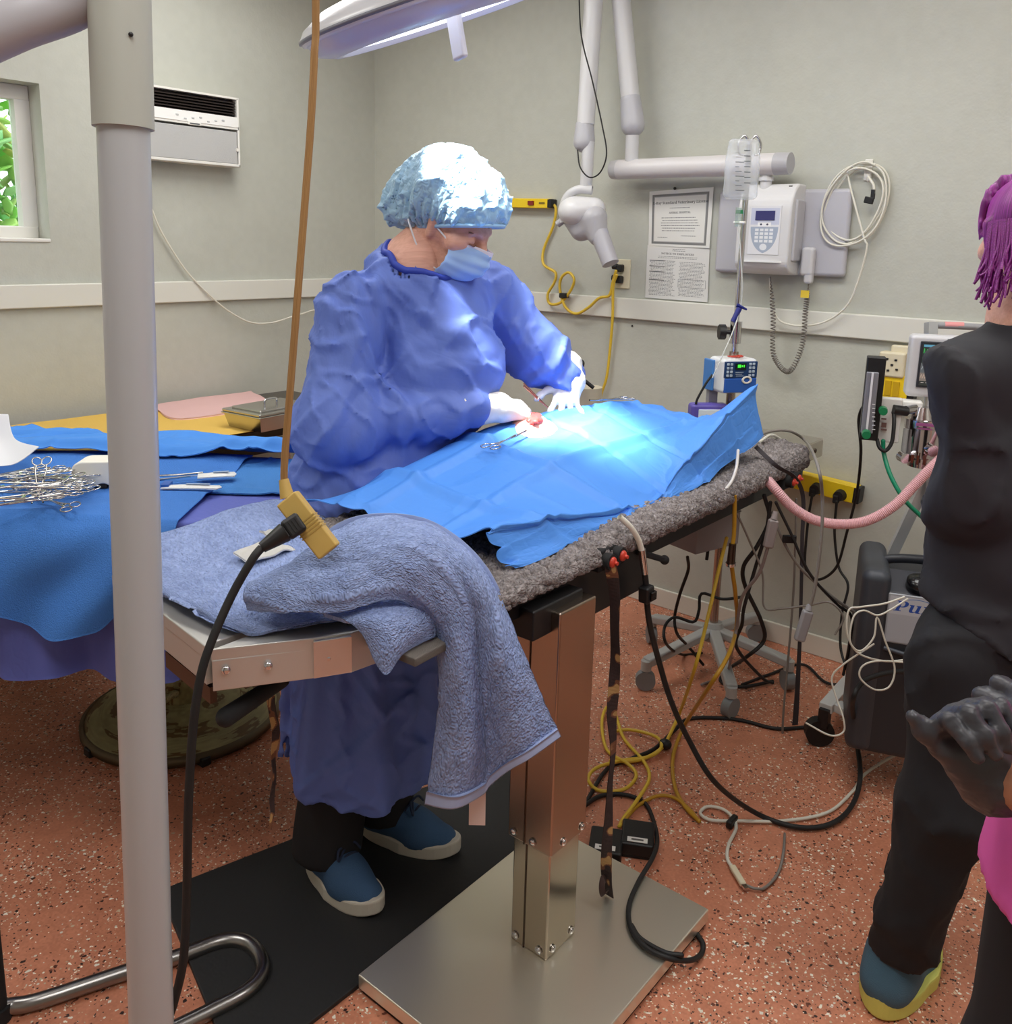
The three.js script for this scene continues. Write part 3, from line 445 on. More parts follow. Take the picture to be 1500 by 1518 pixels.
  const capCut = (x, y, z) => { const qf = (x - HO.x) * hf.x + (y - HO.y) * hf.y + (z - HO.z) * hf.z, qu = (x - HO.x) * hu.x + (y - HO.y) * hu.y + (z - HO.z) * hu.z; return -(qu - 0.052 - (qf - 0.09) * 0.5); };
  const capTex = dataTex(256, 256, (u, v) => grey(0.2 + 0.5 * Math.min(1, Math.abs(tnoise(u, v, 22, 51) - 0.5) * 4) + 0.3 * Math.min(1, Math.abs(tnoise(u, v, 50, 52) - 0.5) * 4)), [3, 3], false);
  const capMat = M([176, 214, 236], 0.36, 0, { transmission: 0.28, thickness: 0, bumpMap: capTex, bumpScale: 0.0035, sheen: 0.3, sheenColor: srgb(220, 240, 255) });
  const [kl, kh] = boundsOf([capC, bun], 0.17);
  const cap = wpart(G, 'bouffant_cap', sdfGeo((x, y, z) => { const d0 = capF(x, y, z); if (d0 > 0.03 || d0 < -0.05) return Math.max(d0, -(d0 + 0.011)); const d = d0 - hcrk(x, y, z); return Math.max(d, -(d + 0.011), capCut(x, y, z) - 0.012); }, kl, kh, 0.004, (x, y, z) => { const q = V(x, y, z).sub(capC); return [Math.atan2(q.dot(hs), q.dot(hf)) * 0.16, q.dot(hu)]; }), capMat, 'pale blue crinkled disposable cap');
  { // elastic band along the rim
    const rim = []; for (let i = 0; i < 60; i++) { const a = i / 60 * Math.PI * 2, dir = hf.clone().multiplyScalar(Math.cos(a)).addScaledVector(hs, Math.sin(a)); let r = 0.02, p; for (; r < 0.24; r += 0.002) { p = hB(0, 0.0, 0).addScaledVector(dir, r); p.addScaledVector(hu, 0.043 + (r * Math.cos(a) - 0.09) * 0.5); if (capF(p.x, p.y, p.z) > -0.003) break; } rim.push(p); }
    wpart(cap, 'elastic_rim', tube(rim, 0.0055, 180, true, 7), M([150, 190, 224], 0.5));
  }
  // pleated mask: hull over nose and chin
  const mTex = dataTex(128, 128, (u, v) => grey(0.5 + 0.3 * Math.sin(v * 60)), [1, 1], false);
  const maskG = clothGeo(44, 30, (u, v) => {
    const a = (u - 0.5) * 2.25, yv = mix(-0.012, -0.118, v), w = 0.071, c = Math.cos(a), sn = Math.sin(a), bul = 0.03 * Math.sin(v * Math.PI) * Math.max(0, c), nose = 0.034 * Math.exp(-a * a * 18) * (1 - v) * (1 - v), chin = -0.028 * Math.pow(v, 3), pl = 0.0022 * Math.sin(v * 26);
    const side = Math.pow(Math.abs(u - 0.5) * 2, 3);
    return hB(0.035 + (0.058 + bul + nose + chin + pl) * c - 0.012 * side, yv - 0.012 * side * (1 - v) + 0.018 * side * v, sn * (w + 0.006 * Math.sin(v * 3.14)));
  }, 0.0018);
  const mask = wpart(G, 'face_mask', maskG, M([160, 194, 240], 0.7), 'pale blue pleated surgical mask');
  wpart(mask, 'nose_strip', clothGeo(30, 3, (u, v) => { const a = (u - 0.5) * 2.2, c = Math.cos(a); return hB(0.035 + (0.0605 + 0.036 * Math.exp(-a * a * 18)) * c - 0.012 * Math.pow(Math.abs(u - 0.5) * 2, 3), -0.008 - 0.011 * v - 0.012 * Math.pow(Math.abs(u - 0.5) * 2, 3), Math.sin(a) * 0.0725); }, 0.0015), M([236, 232, 240], 0.6), 'white top edge of the mask');
  for (const q of [-1, 1]) wpart(mask, 'mask_tie', [tube([hB(0.055, -0.025, q * 0.066), hB(0.0, 0.0, q * 0.079), hB(-0.05, 0.03, q * 0.1)], 0.0022, 20), tube([hB(0.055, -0.1, q * 0.05), hB(0.0, -0.085, q * 0.072), hB(-0.06, -0.03, q * 0.082), hB(-0.1, 0.0, q * 0.06)], 0.0022, 24)], M([232, 232, 236], 0.7), 'white tie string');
  // trousers and shoes
  const trF = blend(0.03, bone(kneeR.clone().add(V(0, 0.08, 0)), ankR.clone().add(V(-0.01, 0, 0)), 0.075, 0.08), bone(kneeL.clone().add(V(0, 0.08, 0)), ankL.clone().add(V(-0.01, 0, 0)), 0.075, 0.078));
  wpart(G, 'trousers', sdfGeo((x, y, z) => Math.max(trF(x, y, z) - 0.006 * noise(x * 9, y * 7, z * 9), 0.075 - y, y - 0.6), [1.75, 0.05, 1.62], [2.15, 0.64, 2.12], 0.01), M([22, 22, 26], 0.85), 'black trousers');
  const up = M([56, 88, 124], 0.85, 0, { bumpMap: weaveTex, bumpScale: 0.0008 }), so = M([206, 200, 186], 0.6), la = M([30, 44, 70], 0.8);
  shoe(G, V(1.945, 0.01, 1.975), V(2.2, 0.01, 1.99), up, so, la, 1.08, 0.008); shoe(G, V(1.94, 0.01, 1.81), V(2.195, 0.01, 1.722), up, so, la, 1.08, 0.008);
}

// ---------- linen and instruments on the operating table ----------
function crGrid(rows) {                                // smooth surface through a grid of control points: rows[v][u]
  const cr = (p, t) => { const n = p.length - 1, x = clamp(t) * n, i = Math.min(n - 1, Math.floor(x)), f = x - i, a = p[Math.max(0, i - 1)], b = p[i], c = p[i + 1], d = p[Math.min(n, i + 2)];
    const h = (k) => 0.5 * (2 * b[k] + (c[k] - a[k]) * f + (2 * a[k] - 5 * b[k] + 4 * c[k] - d[k]) * f * f + (3 * b[k] - a[k] - 3 * c[k] + d[k]) * f * f * f); return [h(0), h(1), h(2)]; };
  return (u, v) => { const p = cr(rows.map((r) => cr(r, u)), v); return V(p[0], p[1], p[2]); };
}
const terryBump = dataTex(512, 512, (u, v) => grey(0.2 + 0.5 * tnoise(u, v, 170, 61) + 0.4 * tnoise(u, v, 90, 62)), null, false);
const terryCol = (r, g, b, k = 26) => dataTex(256, 256, (u, v) => { const n = k * (tnoise(u, v, 110, 63) - 0.5) + k * 0.6 * (tnoise(u, v, 20, 64) - 0.5); return [clamp(r + n, 0, 255), clamp(g + n, 0, 255), clamp(b + n, 0, 255)]; }, [2.4, 2.4]);
const rep = (t, a, b) => { const c = t.clone(); c.repeat.set(a, b); c.needsUpdate = true; return c; };
const terryMat = (r, g, b) => M(new THREE.Color(1, 1, 1), 0.95, 0, { map: terryCol(r, g, b), bumpMap: rep(terryBump, 2.2, 2.2), bumpScale: 0.006, sheen: 0.4, sheenRoughness: 0.8, sheenColor: srgb(r, g, b) });

{ // grey nubbly fleece over the table top, rolled edge towards the near rail
  const x0 = TX0 + 0.015, x1 = TX1 + 0.008, z0 = 0.575, z1 = 2.045, cell = 0.021;
  const nub = (a, b) => { const u = a / cell + b / cell * 0.35, v = b / cell; let m = 9; const i = Math.floor(u), j = Math.floor(v); for (let p = -1; p < 2; p++) for (let q = -1; q < 2; q++) { const cx = i + p + 0.5 + 0.5 * (hash3(i + p, j + q, 5) - 0.5), cyy = j + q + 0.5 + 0.5 * (hash3(i + p, j + q, 6) - 0.5); m = Math.min(m, (u - cx) ** 2 + (v - cyy) ** 2); } return Math.max(0, 1 - m * 1.9); };
  const g = clothGeo(110, 260, (u, v) => {
    const z = mix(z1, z0, v), L = 0.66, s = u * L, flat = 0.53, rise = sstep(0.55, 1, v) * 0.03 + 0.012 * noise(z * 5, s * 5);
    let x, y, nx = 0, ny = 1; const top = TH0 + 0.034 + rise, R = (top - TH0) / 2 + 0.004;
    if (s < flat) { x = x0 + (x1 - x0 - R) * s / flat; y = top; if (s < 0.05) y = mix(TH0 + 0.004, top, sstep(0, 0.05, s)); } else { const a = Math.min(1, (s - flat) / 0.1) * Math.PI * 0.97; x = x1 - R + Math.sin(a) * (R + 0.008); y = top - R + Math.cos(a) * R; nx = Math.sin(a); ny = Math.cos(a); if (s > flat + 0.1) x -= (s - flat - 0.1) * 0.6; }
    const ribs = sstep(0.72, 0.9, v) * 0.007 * Math.sin((z * 0.8 + s * 0.4) * 260), b = 0.014 * nub(s * 1.0, z) * (1 - 0.6 * sstep(0.72, 0.9, v)) + ribs;
    return V(x + nx * b, Math.max(TH0 + 0.001, y + ny * b), z);
  }, 0.004, [0.7, 1.5]);
  solo('fleece_blanket', 'grey nubbly fleece blanket spread under the blue drape on the table', 'blanket', g, M(new THREE.Color(1, 1, 1), 1, 0, { map: dataTex(256, 256, (u, v) => { const n = 52 * (tnoise(u, v, 120, 71) - 0.5) + 30 * (tnoise(u, v, 34, 72) - 0.5); return [134 + n, 127 + n, 126 + n]; }, [3, 3]), bumpMap: rep(terryBump, 3, 3), bumpScale: 0.006 }));
}
const drapeAt = (() => {
  const R = [
    [[1.975, 0.93, 2.0], [1.965, 0.92, 1.75], [1.975, 0.93, 1.5], [1.985, 0.93, 1.25], [2.02, 0.95, 1.0], [2.06, 0.94, 0.8]],
    [[2.09, 0.945, 1.99], [2.09, 1.0, 1.75], [2.09, 1.045, 1.5], [2.1, 1.055, 1.25], [2.12, 1.045, 1.02], [2.16, 1.015, 0.84]],
    [[2.21, 0.93, 1.98], [2.22, 0.985, 1.75], [2.22, 1.03, 1.5], [2.22, 1.045, 1.25], [2.24, 1.035, 1.03], [2.27, 1.02, 0.86]],
    [[2.33, 0.925, 1.975], [2.34, 0.97, 1.74], [2.34, 1.0, 1.49], [2.345, 1.005, 1.25], [2.35, 1.01, 1.04], [2.36, 1.02, 0.86]],
    [[2.465, 0.966, 1.965], [2.474, 0.946, 1.72], [2.476, 0.908, 1.42], [2.466, 0.95, 1.25], [2.47, 1.022, 1.09], [2.476, 1.118, 0.85]],
    [[2.478, 0.96, 1.962], [2.487, 0.94, 1.715], [2.488, 0.905, 1.42], [2.48, 0.945, 1.245], [2.484, 1.012, 1.08], [2.49, 1.1, 0.845]],
    [[2.497, 0.925, 1.95], [2.502, 0.918, 1.7], [2.5, 0.902, 1.42], [2.495, 0.925, 1.22], [2.497, 0.965, 1.05], [2.5, 1.035, 0.835]],
    [[2.514, 0.899, 1.94], [2.516, 0.9, 1.69], [2.512, 0.899, 1.42], [2.508, 0.91, 1.2], [2.508, 0.935, 1.03], [2.51, 0.985, 0.82]],
  ];
  return crGrid(R);
})();
{
  const crease = (q, w) => Math.max(0, 1 - Math.abs(q) / w);
  const g = clothGeo(240, 190, (u, v) => {
    const p = drapeAt(u, v); let h = 0;
    for (const k of [0.16, 0.33, 0.5, 0.68, 0.85]) h += (k * 100 % 3 < 1.5 ? 0.011 : -0.008) * crease(u - k - 0.02 * noise(v * 4, k * 30), 0.016);
    for (const k of [0.2, 0.42, 0.63]) h += 0.009 * crease(v - k - 0.015 * noise(u * 4, k * 40), 0.022);
    h += 0.007 * (ridge(u * 6 + noise(u * 3, v * 3) * 0.8, v * 5) - 0.35) + 0.003 * (ridge(u * 15, v * 12 + 4) - 0.3);
    const edge = sstep(0.86, 0.98, v); h *= 1 - 0.5 * edge;
    const foot = sstep(0.05, 0, u); p.z += foot * 0.012 * Math.sin(v * 40 + 3 * noise(v * 8, 1)); p.y += h + foot * 0.006 * Math.sin(v * 47);
    p.x += edge * 0.006 * Math.sin(u * 22) - 0.004 * (1 - edge) * noise(u * 8, v * 8);
    return p;
  }, 0.0016, [1.2, 0.8]);
  solo('surgical_drape', 'bright blue creased paper surgical drape covering the patient on the table', 'drape', g, M([80, 148, 238], 0.55, 0, { bumpMap: rep(creaseTex, 1.4, 1.4), bumpScale: 0.0015 }));
}
{ // shaved skin of the patient in the opening of the drape
  const c = V(2.165, 0.99, 1.435), f = (x, y, z) => { const a = (x - c.x) / 0.075, b = (y - c.y) / 0.082, d = (z - c.z) / 0.085; return (Math.sqrt(a * a + b * b + d * d) - 1) * 0.045 - 0.002 * noise(x * 60, y * 60, z * 60); };
  const p = thing('animal_patient', 'shaved pink belly of the animal showing through the blue drape', 'animal', [c.x, 0.9, c.z]);
  wpart(p, 'skin', sdfGeo(f, [c.x - 0.1, c.y - 0.1, c.z - 0.11], [c.x + 0.1, c.y + 0.1, c.z + 0.11], 0.005), M([226, 168, 158], 0.45));
  wpart(p, 'incision', sdfGeo((x, y, z) => { const q = (x - c.x) * 0.6 + (z - c.z) * 0.8, s = (x - c.x - 0.02) * 0.8 - (z - c.z - 0.02) * 0.6; return Math.sqrt((q / 0.05) ** 2 + ((y - c.y - 0.074) / 0.014) ** 2 + (s / 0.022) ** 2) * 0.012 - 0.012 - 0.002 * noise(x * 120, y * 120, z * 120); }, [c.x - 0.08, c.y + 0.045, c.z - 0.08], [c.x + 0.09, c.y + 0.105, c.z + 0.09], 0.0035), M([198, 84, 76], 0.25), 'red open incision');
}
// --- ring-handled clamps ---
function ringPoints(cx, cz, rx, rz, n = 22) { const r = []; for (let i = 0; i < n; i++) { const a = i / n * Math.PI * 2; r.push(V(cx + Math.cos(a) * rx, 0, cz + Math.sin(a) * rz)); } return r; }
const clampShank = (s) => [tube([V(-0.05, 0, s * 0.017), V(-0.03, 0.0006 * s, s * 0.009), V(0.03, 0.001 * s, s * -0.001), V(0.046, 0.0006 * s, s * -0.0028), V(0.062, 0, s * -0.002), V(0.085, 0.001, s * -0.0012)], 0.0021, 26, false, 7), tube(ringPoints(-0.064, s * 0.021, 0.0155, 0.0105), 0.0017, 30, true, 7), bx(0.008, 0.0022, 0.006, -0.04, 0, s * 0.006, 0.0006)];
const shankGeo = [merge(clampShank(1)), merge(clampShank(-1))], pinGeo = cy(0.003, 0.003, 0.007, 0.04, 0, 0, 14);
function clampTool(label, pos, turn, tilt = 0, group, open = 0.0, roll = 0, k = 1) {
  const t = thing('hemostat', label, 'clamp', pos, 0, group); t.rotation.set(roll, turn, tilt, 'YZX'); t.scale.setScalar(k);
  const a = part(t, 'shank', shankGeo[0], MT.instrument), b = part(t, 'shank', shankGeo[1], MT.instrument); part(t, 'pivot_screw', pinGeo, MT.chrome);
  for (const [m, s] of [[a, 1], [b, -1]]) if (open) { m.rotation.y = -s * open; m.position.set(0.04 - 0.04 * Math.cos(open), 0, -s * 0.04 * Math.sin(open)); }
  return t;
}
const drapeY = (() => { const s = []; for (let i = 0; i <= 60; i++) for (let j = 0; j <= 50; j++) s.push(drapeAt(i / 60, j / 50)); return (x, z) => { let b = 9, y = 1; for (const p of s) { const d = (p.x - x) ** 2 + (p.z - z) ** 2; if (d < b) { b = d; y = p.y; } } return y; }; })();
{
  const a = onX(750, 682, 2.2), b = onX(812, 648, 2.19), d = b.clone().sub(a);
  clampTool('steel ring-handled clamp lying on the drape between incision and towel', [a.x, drapeY(a.x, a.z) + 0.017, a.z], Math.atan2(-d.z, d.x), 0.1, 'clamps on the drape', 0.06, 0, 0.95);
  const c = onX(905, 613, 2.16), e = onX(860, 598, 2.13), q = e.clone().sub(c);
  clampTool('steel ring-handled clamp lying on the drape beyond the gloved fingers', [c.x, drapeY(c.x, c.z) + 0.016, c.z], Math.atan2(-q.z, q.x), 0.03, 'clamps on the drape', 0.04, 0, 0.95);
  const n0 = at(776, 572, 2.24), n1 = at(812, 604, 2.27);
  const h = thing('needle_holder', 'steel needle holder gripped in the gloved hand over the incision', 'clamp', n0); h.userData.label = 'steel needle holder gripped in the gloved hand over the incision';
  wpart(h, 'shank', [rod(n0, n1, 0.0028, 0.0022), rod(n0.clone().add(V(0, 0.006, 0)), n1, 0.0026, 0.002)], M([150, 110, 96], 0.25, 0.8)); wpart(h, 'pivot_screw', mv(sp(0.004), ...n0.clone().lerp(n1, 0.6).toArray()), MT.chrome);
}
// --- towels at the foot end ---
const towelMat = terryMat(140, 158, 204);
{
  const y = 0.846, Q = (px, py, h = y) => onY(px, py, h).toArray();
  const g = clothGeo(110, 80, (() => { const f = crGrid([
    [Q(165, 812, 0.845), Q(250, 790, 0.85), Q(345, 758, 0.86), Q(420, 745, 0.875), Q(480, 775, 0.885)],
    [Q(190, 840, 0.846), Q(280, 830, 0.852), Q(375, 800, 0.86), Q(465, 790, 0.88), Q(550, 815, 0.89)],
    [Q(215, 862, 0.85), Q(300, 868, 0.853), Q(400, 855, 0.86), Q(500, 850, 0.87), Q(610, 868, 0.875)],
    [Q(240, 882, 0.856), Q(318, 908, 0.86), Q(400, 915, 0.858), Q(510, 900, 0.862), Q(640, 900, 0.86)],
    [Q(262, 896, 0.852), Q(342, 938, 0.844), Q(440, 936, 0.846), Q(525, 922, 0.846), Q(645, 918, 0.84)]]);
    return (u, v) => { const p = f(u, v); p.y += 0.006 * fbm(p.x * 14, p.z * 14) + 0.004 * ridge(p.x * 9, p.z * 9 + 2) + 0.004 + 0.008 * Math.exp(-(((v - 0.97) / 0.05) ** 2)) * (0.5 + 0.5 * noise(u * 9, 3)); return p; }; })(), 0.007, [0.55, 0.4]);
  const corner = clothGeo(50, 44, (() => { const f = crGrid([
    [at(478, 908, 1.5).toArray(), at(540, 895, 1.5).toArray(), at(600, 890, 1.53).toArray(), at(645, 898, 1.56).toArray()],
    [at(512, 920, 1.46).toArray(), at(560, 915, 1.46).toArray(), at(610, 910, 1.5).toArray(), at(648, 912, 1.55).toArray()],
    [at(537, 942, 1.455).toArray(), at(575, 948, 1.45).toArray(), at(615, 938, 1.49).toArray(), at(648, 926, 1.55).toArray()],
    [at(552, 975, 1.46).toArray(), at(573, 1000, 1.455).toArray(), at(600, 968, 1.485).toArray(), at(646, 944, 1.55).toArray()]]);
    return (u, v) => { const p = f(u, v); p.addScaledVector(fwd, -0.006 * fbm(p.x * 20, p.y * 20, p.z * 20)); return p; }; })(), 0.008, [0.25, 0.2]);
  solo('towel', 'pale blue terry towel spread flat over the steel foot tray', 'towel', [g, corner], towelMat);
}
{ // grey padded board under the folded towel corner
  const a = at(585, 985, 1.5), b = at(650, 945, 1.57), d = b.clone().sub(a).setY(0);
  solo('padded_board', 'grey padded board sticking out under the folded corner of the blue towel', 'board', bar(at(578, 968, 1.52), at(662, 925, 1.63), 0.12, 0.016, V(0, 1, 0), 0.004), M([158, 150, 142], 0.95, 0, { bumpMap: rep(terryBump, 2, 2), bumpScale: 0.004 }));
}
{
  const hang = (px, py, k = 0) => { const h0 = at(px, py, 1.56), z = 1.56 + Math.max(0, 0.86 - h0.y) * 0.19 + k; return at(px, py, z).toArray(); };
  const rows = [                                       // each row runs from the bunched end over the table edge down to the hem
    [at(372, 903, 1.5).toArray(), at(440, 908, 1.46).toArray(), at(510, 905, 1.46).toArray(), at(585, 888, 1.5).toArray(), hang(640, 925), hang(655, 1000), hang(648, 1090, 0.01), hang(636, 1188, 0.02)],
    [at(366, 878, 1.5).toArray(), at(425, 872, 1.47).toArray(), at(500, 872, 1.46).toArray(), at(585, 850, 1.49).toArray(), hang(660, 905, -0.03), hang(682, 1000, -0.035), hang(688, 1100, -0.03), hang(672, 1192, -0.02)],
    [at(380, 866, 1.54).toArray(), at(440, 842, 1.5).toArray(), at(520, 832, 1.49).toArray(), at(610, 818, 1.51).toArray(), hang(690, 890, -0.02), hang(712, 990, 0.0), hang(722, 1090, 0.02), hang(722, 1165, 0.03)],
    [at(405, 862, 1.56).toArray(), at(465, 818, 1.53).toArray(), at(545, 795, 1.53).toArray(), at(635, 795, 1.55).toArray(), hang(708, 868, -0.02), hang(745, 980, -0.035), hang(762, 1060, -0.035), hang(775, 1125, -0.03)],
    [at(440, 845, 1.6).toArray(), at(505, 785, 1.59).toArray(), at(572, 770, 1.6).toArray(), at(645, 785, 1.62).toArray(), hang(715, 845, 0.03), hang(768, 955, 0.0), hang(800, 1030, 0.0), hang(828, 1088, 0.0)],
  ];
  const f = crGrid(rows);
  const g = clothGeo(150, 90, (u, v) => { const p = f(u, v), n = fbm(p.x * 16, p.y * 16, p.z * 16); p.addScaledVector(fwd, -0.008 * n - 0.006 * ridge(u * 7 + v, v * 3)); p.y += 0.008 * n * (u < 0.5 ? 1 : 0); return p; }, 0.008, [0.8, 0.4]);
  const t = thing('towel', 'pale blue terry towel bunched and hanging over the table edge', 'towel', V(2.5, 0.85, 2.1));
  wpart(t, 'cloth', g, towelMat);
  const hemG = clothGeo(4, 60, (u, v) => { const p = f(mix(0.962, 1.004, u), v); p.addScaledVector(fwd, -0.004); return p; }, 0.011, [0.05, 0.4]);
  wpart(t, 'hem', hemG, M([168, 184, 224], 0.9), 'smooth woven hem');
  const b1 = clothGeo(60, 3, (u, v) => { const p = f(u * 0.62, mix(0.985, 1.012, v)); p.addScaledVector(fwd, -0.005).add(V(0, 0.003, 0)); return p; }, 0.01, [0.6, 0.03]);
  wpart(t, 'border', b1, M([160, 176, 218], 0.9), 'flat woven border');
  const tg = at(706, 1162, 1.66), ax = V(0.04, 0, 0);
  wpart(t, 'care_tag', [bar(at(708, 1160, 1.655), at(707, 1223, 1.675), 0.031, 0.0012, fwd.clone().negate())], M([226, 206, 200], 0.7), 'pale paper tag');
}
for (const [i, [px, py, rx, rz, l]] of [[388, 812, 0.036, 0.05, 'white gauze pad lying on the blue towel behind the plug'], [412, 790, 0.03, 0.03, 'small folded white gauze square under the black plug']].entries()) {
  const c = onY(px, py, 0.885), g = clothGeo(24, 24, (u, v) => V(c.x + (u - 0.5) * 2 * rx * (1 - 0.2 * (v - 0.5)), 0.878 + i * 0.006 + 0.005 * noise(u * 4, v * 4, i) + 0.006 * (1 - Math.abs(u - 0.5)), c.z + (v - 0.5) * 2 * rz * (1 + 0.2 * (u - 0.5))), 0.004);
  solo('gauze_pad', l, 'gauze', g, M([240, 238, 232], 0.9, 0, { bumpMap: rep(weaveTex, 3, 3), bumpScale: 0.001 }), 'gauze pads on the towel');
}

// ---------- things on the walls ----------
{ // air conditioner in the left wall
  const z0 = 0.845, z1 = 1.36, y0 = 1.782, y1 = 2.066, d = 0.085, zc = (z0 + z1) / 2, w = z1 - z0;
  const t = thing('air_conditioner', 'white through-wall air conditioner on the wall beside the window', 'air conditioner', [0, y0, zc]);
  wpart(t, 'housing', [bx(d, 0.008, w, d / 2, y1 - 0.004, zc), bx(d, 0.012, w, d / 2, y0 + 0.006, zc, 0.003), bx(d, y1 - y0, 0.01, d / 2, (y0 + y1) / 2, z0 + 0.005, 0.003), bx(d, y1 - y0, 0.01, d / 2, (y0 + y1) / 2, z1 - 0.005, 0.003), bx(0.02, y1 - y0, w, 0.01, (y0 + y1) / 2, zc), bx(d, 0.012, w, d / 2, y1 - 0.125, zc)], MT.whitePlastic);
  wpart(t, 'vent_recess', bx(0.006, 0.072, w - 0.02, 0.022, y1 - 0.044, zc), M([104, 100, 98], 0.6));
  for (let i = 0; i < 6; i++) wpart(t, 'louver', mv(bx(0.034, 0.0025, w - 0.024).rotateZ(-0.45), 0.062, y1 - 0.016 - i * 0.0115, zc), M([52, 44, 42], 0.5));
  for (let i = 0; i < 9; i++) wpart(t, 'vane', bx(0.02, 0.064, 0.002, 0.04, y1 - 0.044, z0 + 0.03 + i * (w - 0.06) / 8), M([44, 38, 36], 0.5));
  wpart(t, 'control_strip', mv(bx(0.012, 0.044, w - 0.016, 0, 0, 0, 0.003).rotateZ(0.12), d - 0.006, y1 - 0.102, zc), M([236, 235, 232], 0.3));
  for (let i = 0; i < 7; i++) wpart(t, 'button', mv(bx(0.003, 0.006, 0.012, 0, 0, 0, 0.001).rotateZ(0.12), d + 0.001, y1 - 0.1 - (i % 3) * 0.006, z0 + 0.08 + i * 0.035), M([186, 188, 190], 0.4));
  wpart(t, 'intake_panel', [bx(0.012, 0.132, w - 0.03, d - 0.006, y0 + 0.078, zc, 0.003)], M([206, 206, 205], 0.5, 0, { bumpMap: rep(weaveTex, 20, 6), bumpScale: 0.0008 }), 'fine mesh intake panel');
  wpart(t, 'badge', bx(0.004, 0.012, 0.06, d + 0.002, y1 - 0.128, 1.06, 0.002), MT.whitePlastic);
  wpart(t, 'badge_print', bx(0.001, 0.005, 0.044, d + 0.0045, y1 - 0.128, 1.06), M([90, 92, 96], 0.6));
  wpart(t, 'catch', bx(0.008, 0.014, 0.012, d + 0.001, y0 + 0.07, z0 + 0.016, 0.003), MT.whitePlastic);
}
cable('power_cable', 'thin white cord sagging from the air conditioner across the chair rail', 'cable', [onX(205, 268, 0.03), onX(222, 303, 0.025), onX(240, 345, 0.02), onX(275, 400, 0.02), onX(310, 437, 0.03), onX(340, 462, 0.03), onX(372, 478, 0.03), onX(405, 478, 0.035), onX(445, 466, 0.04), onX(480, 462, 0.03), onX(540, 500, 0.02)], 0.004, MT.whiteCord);

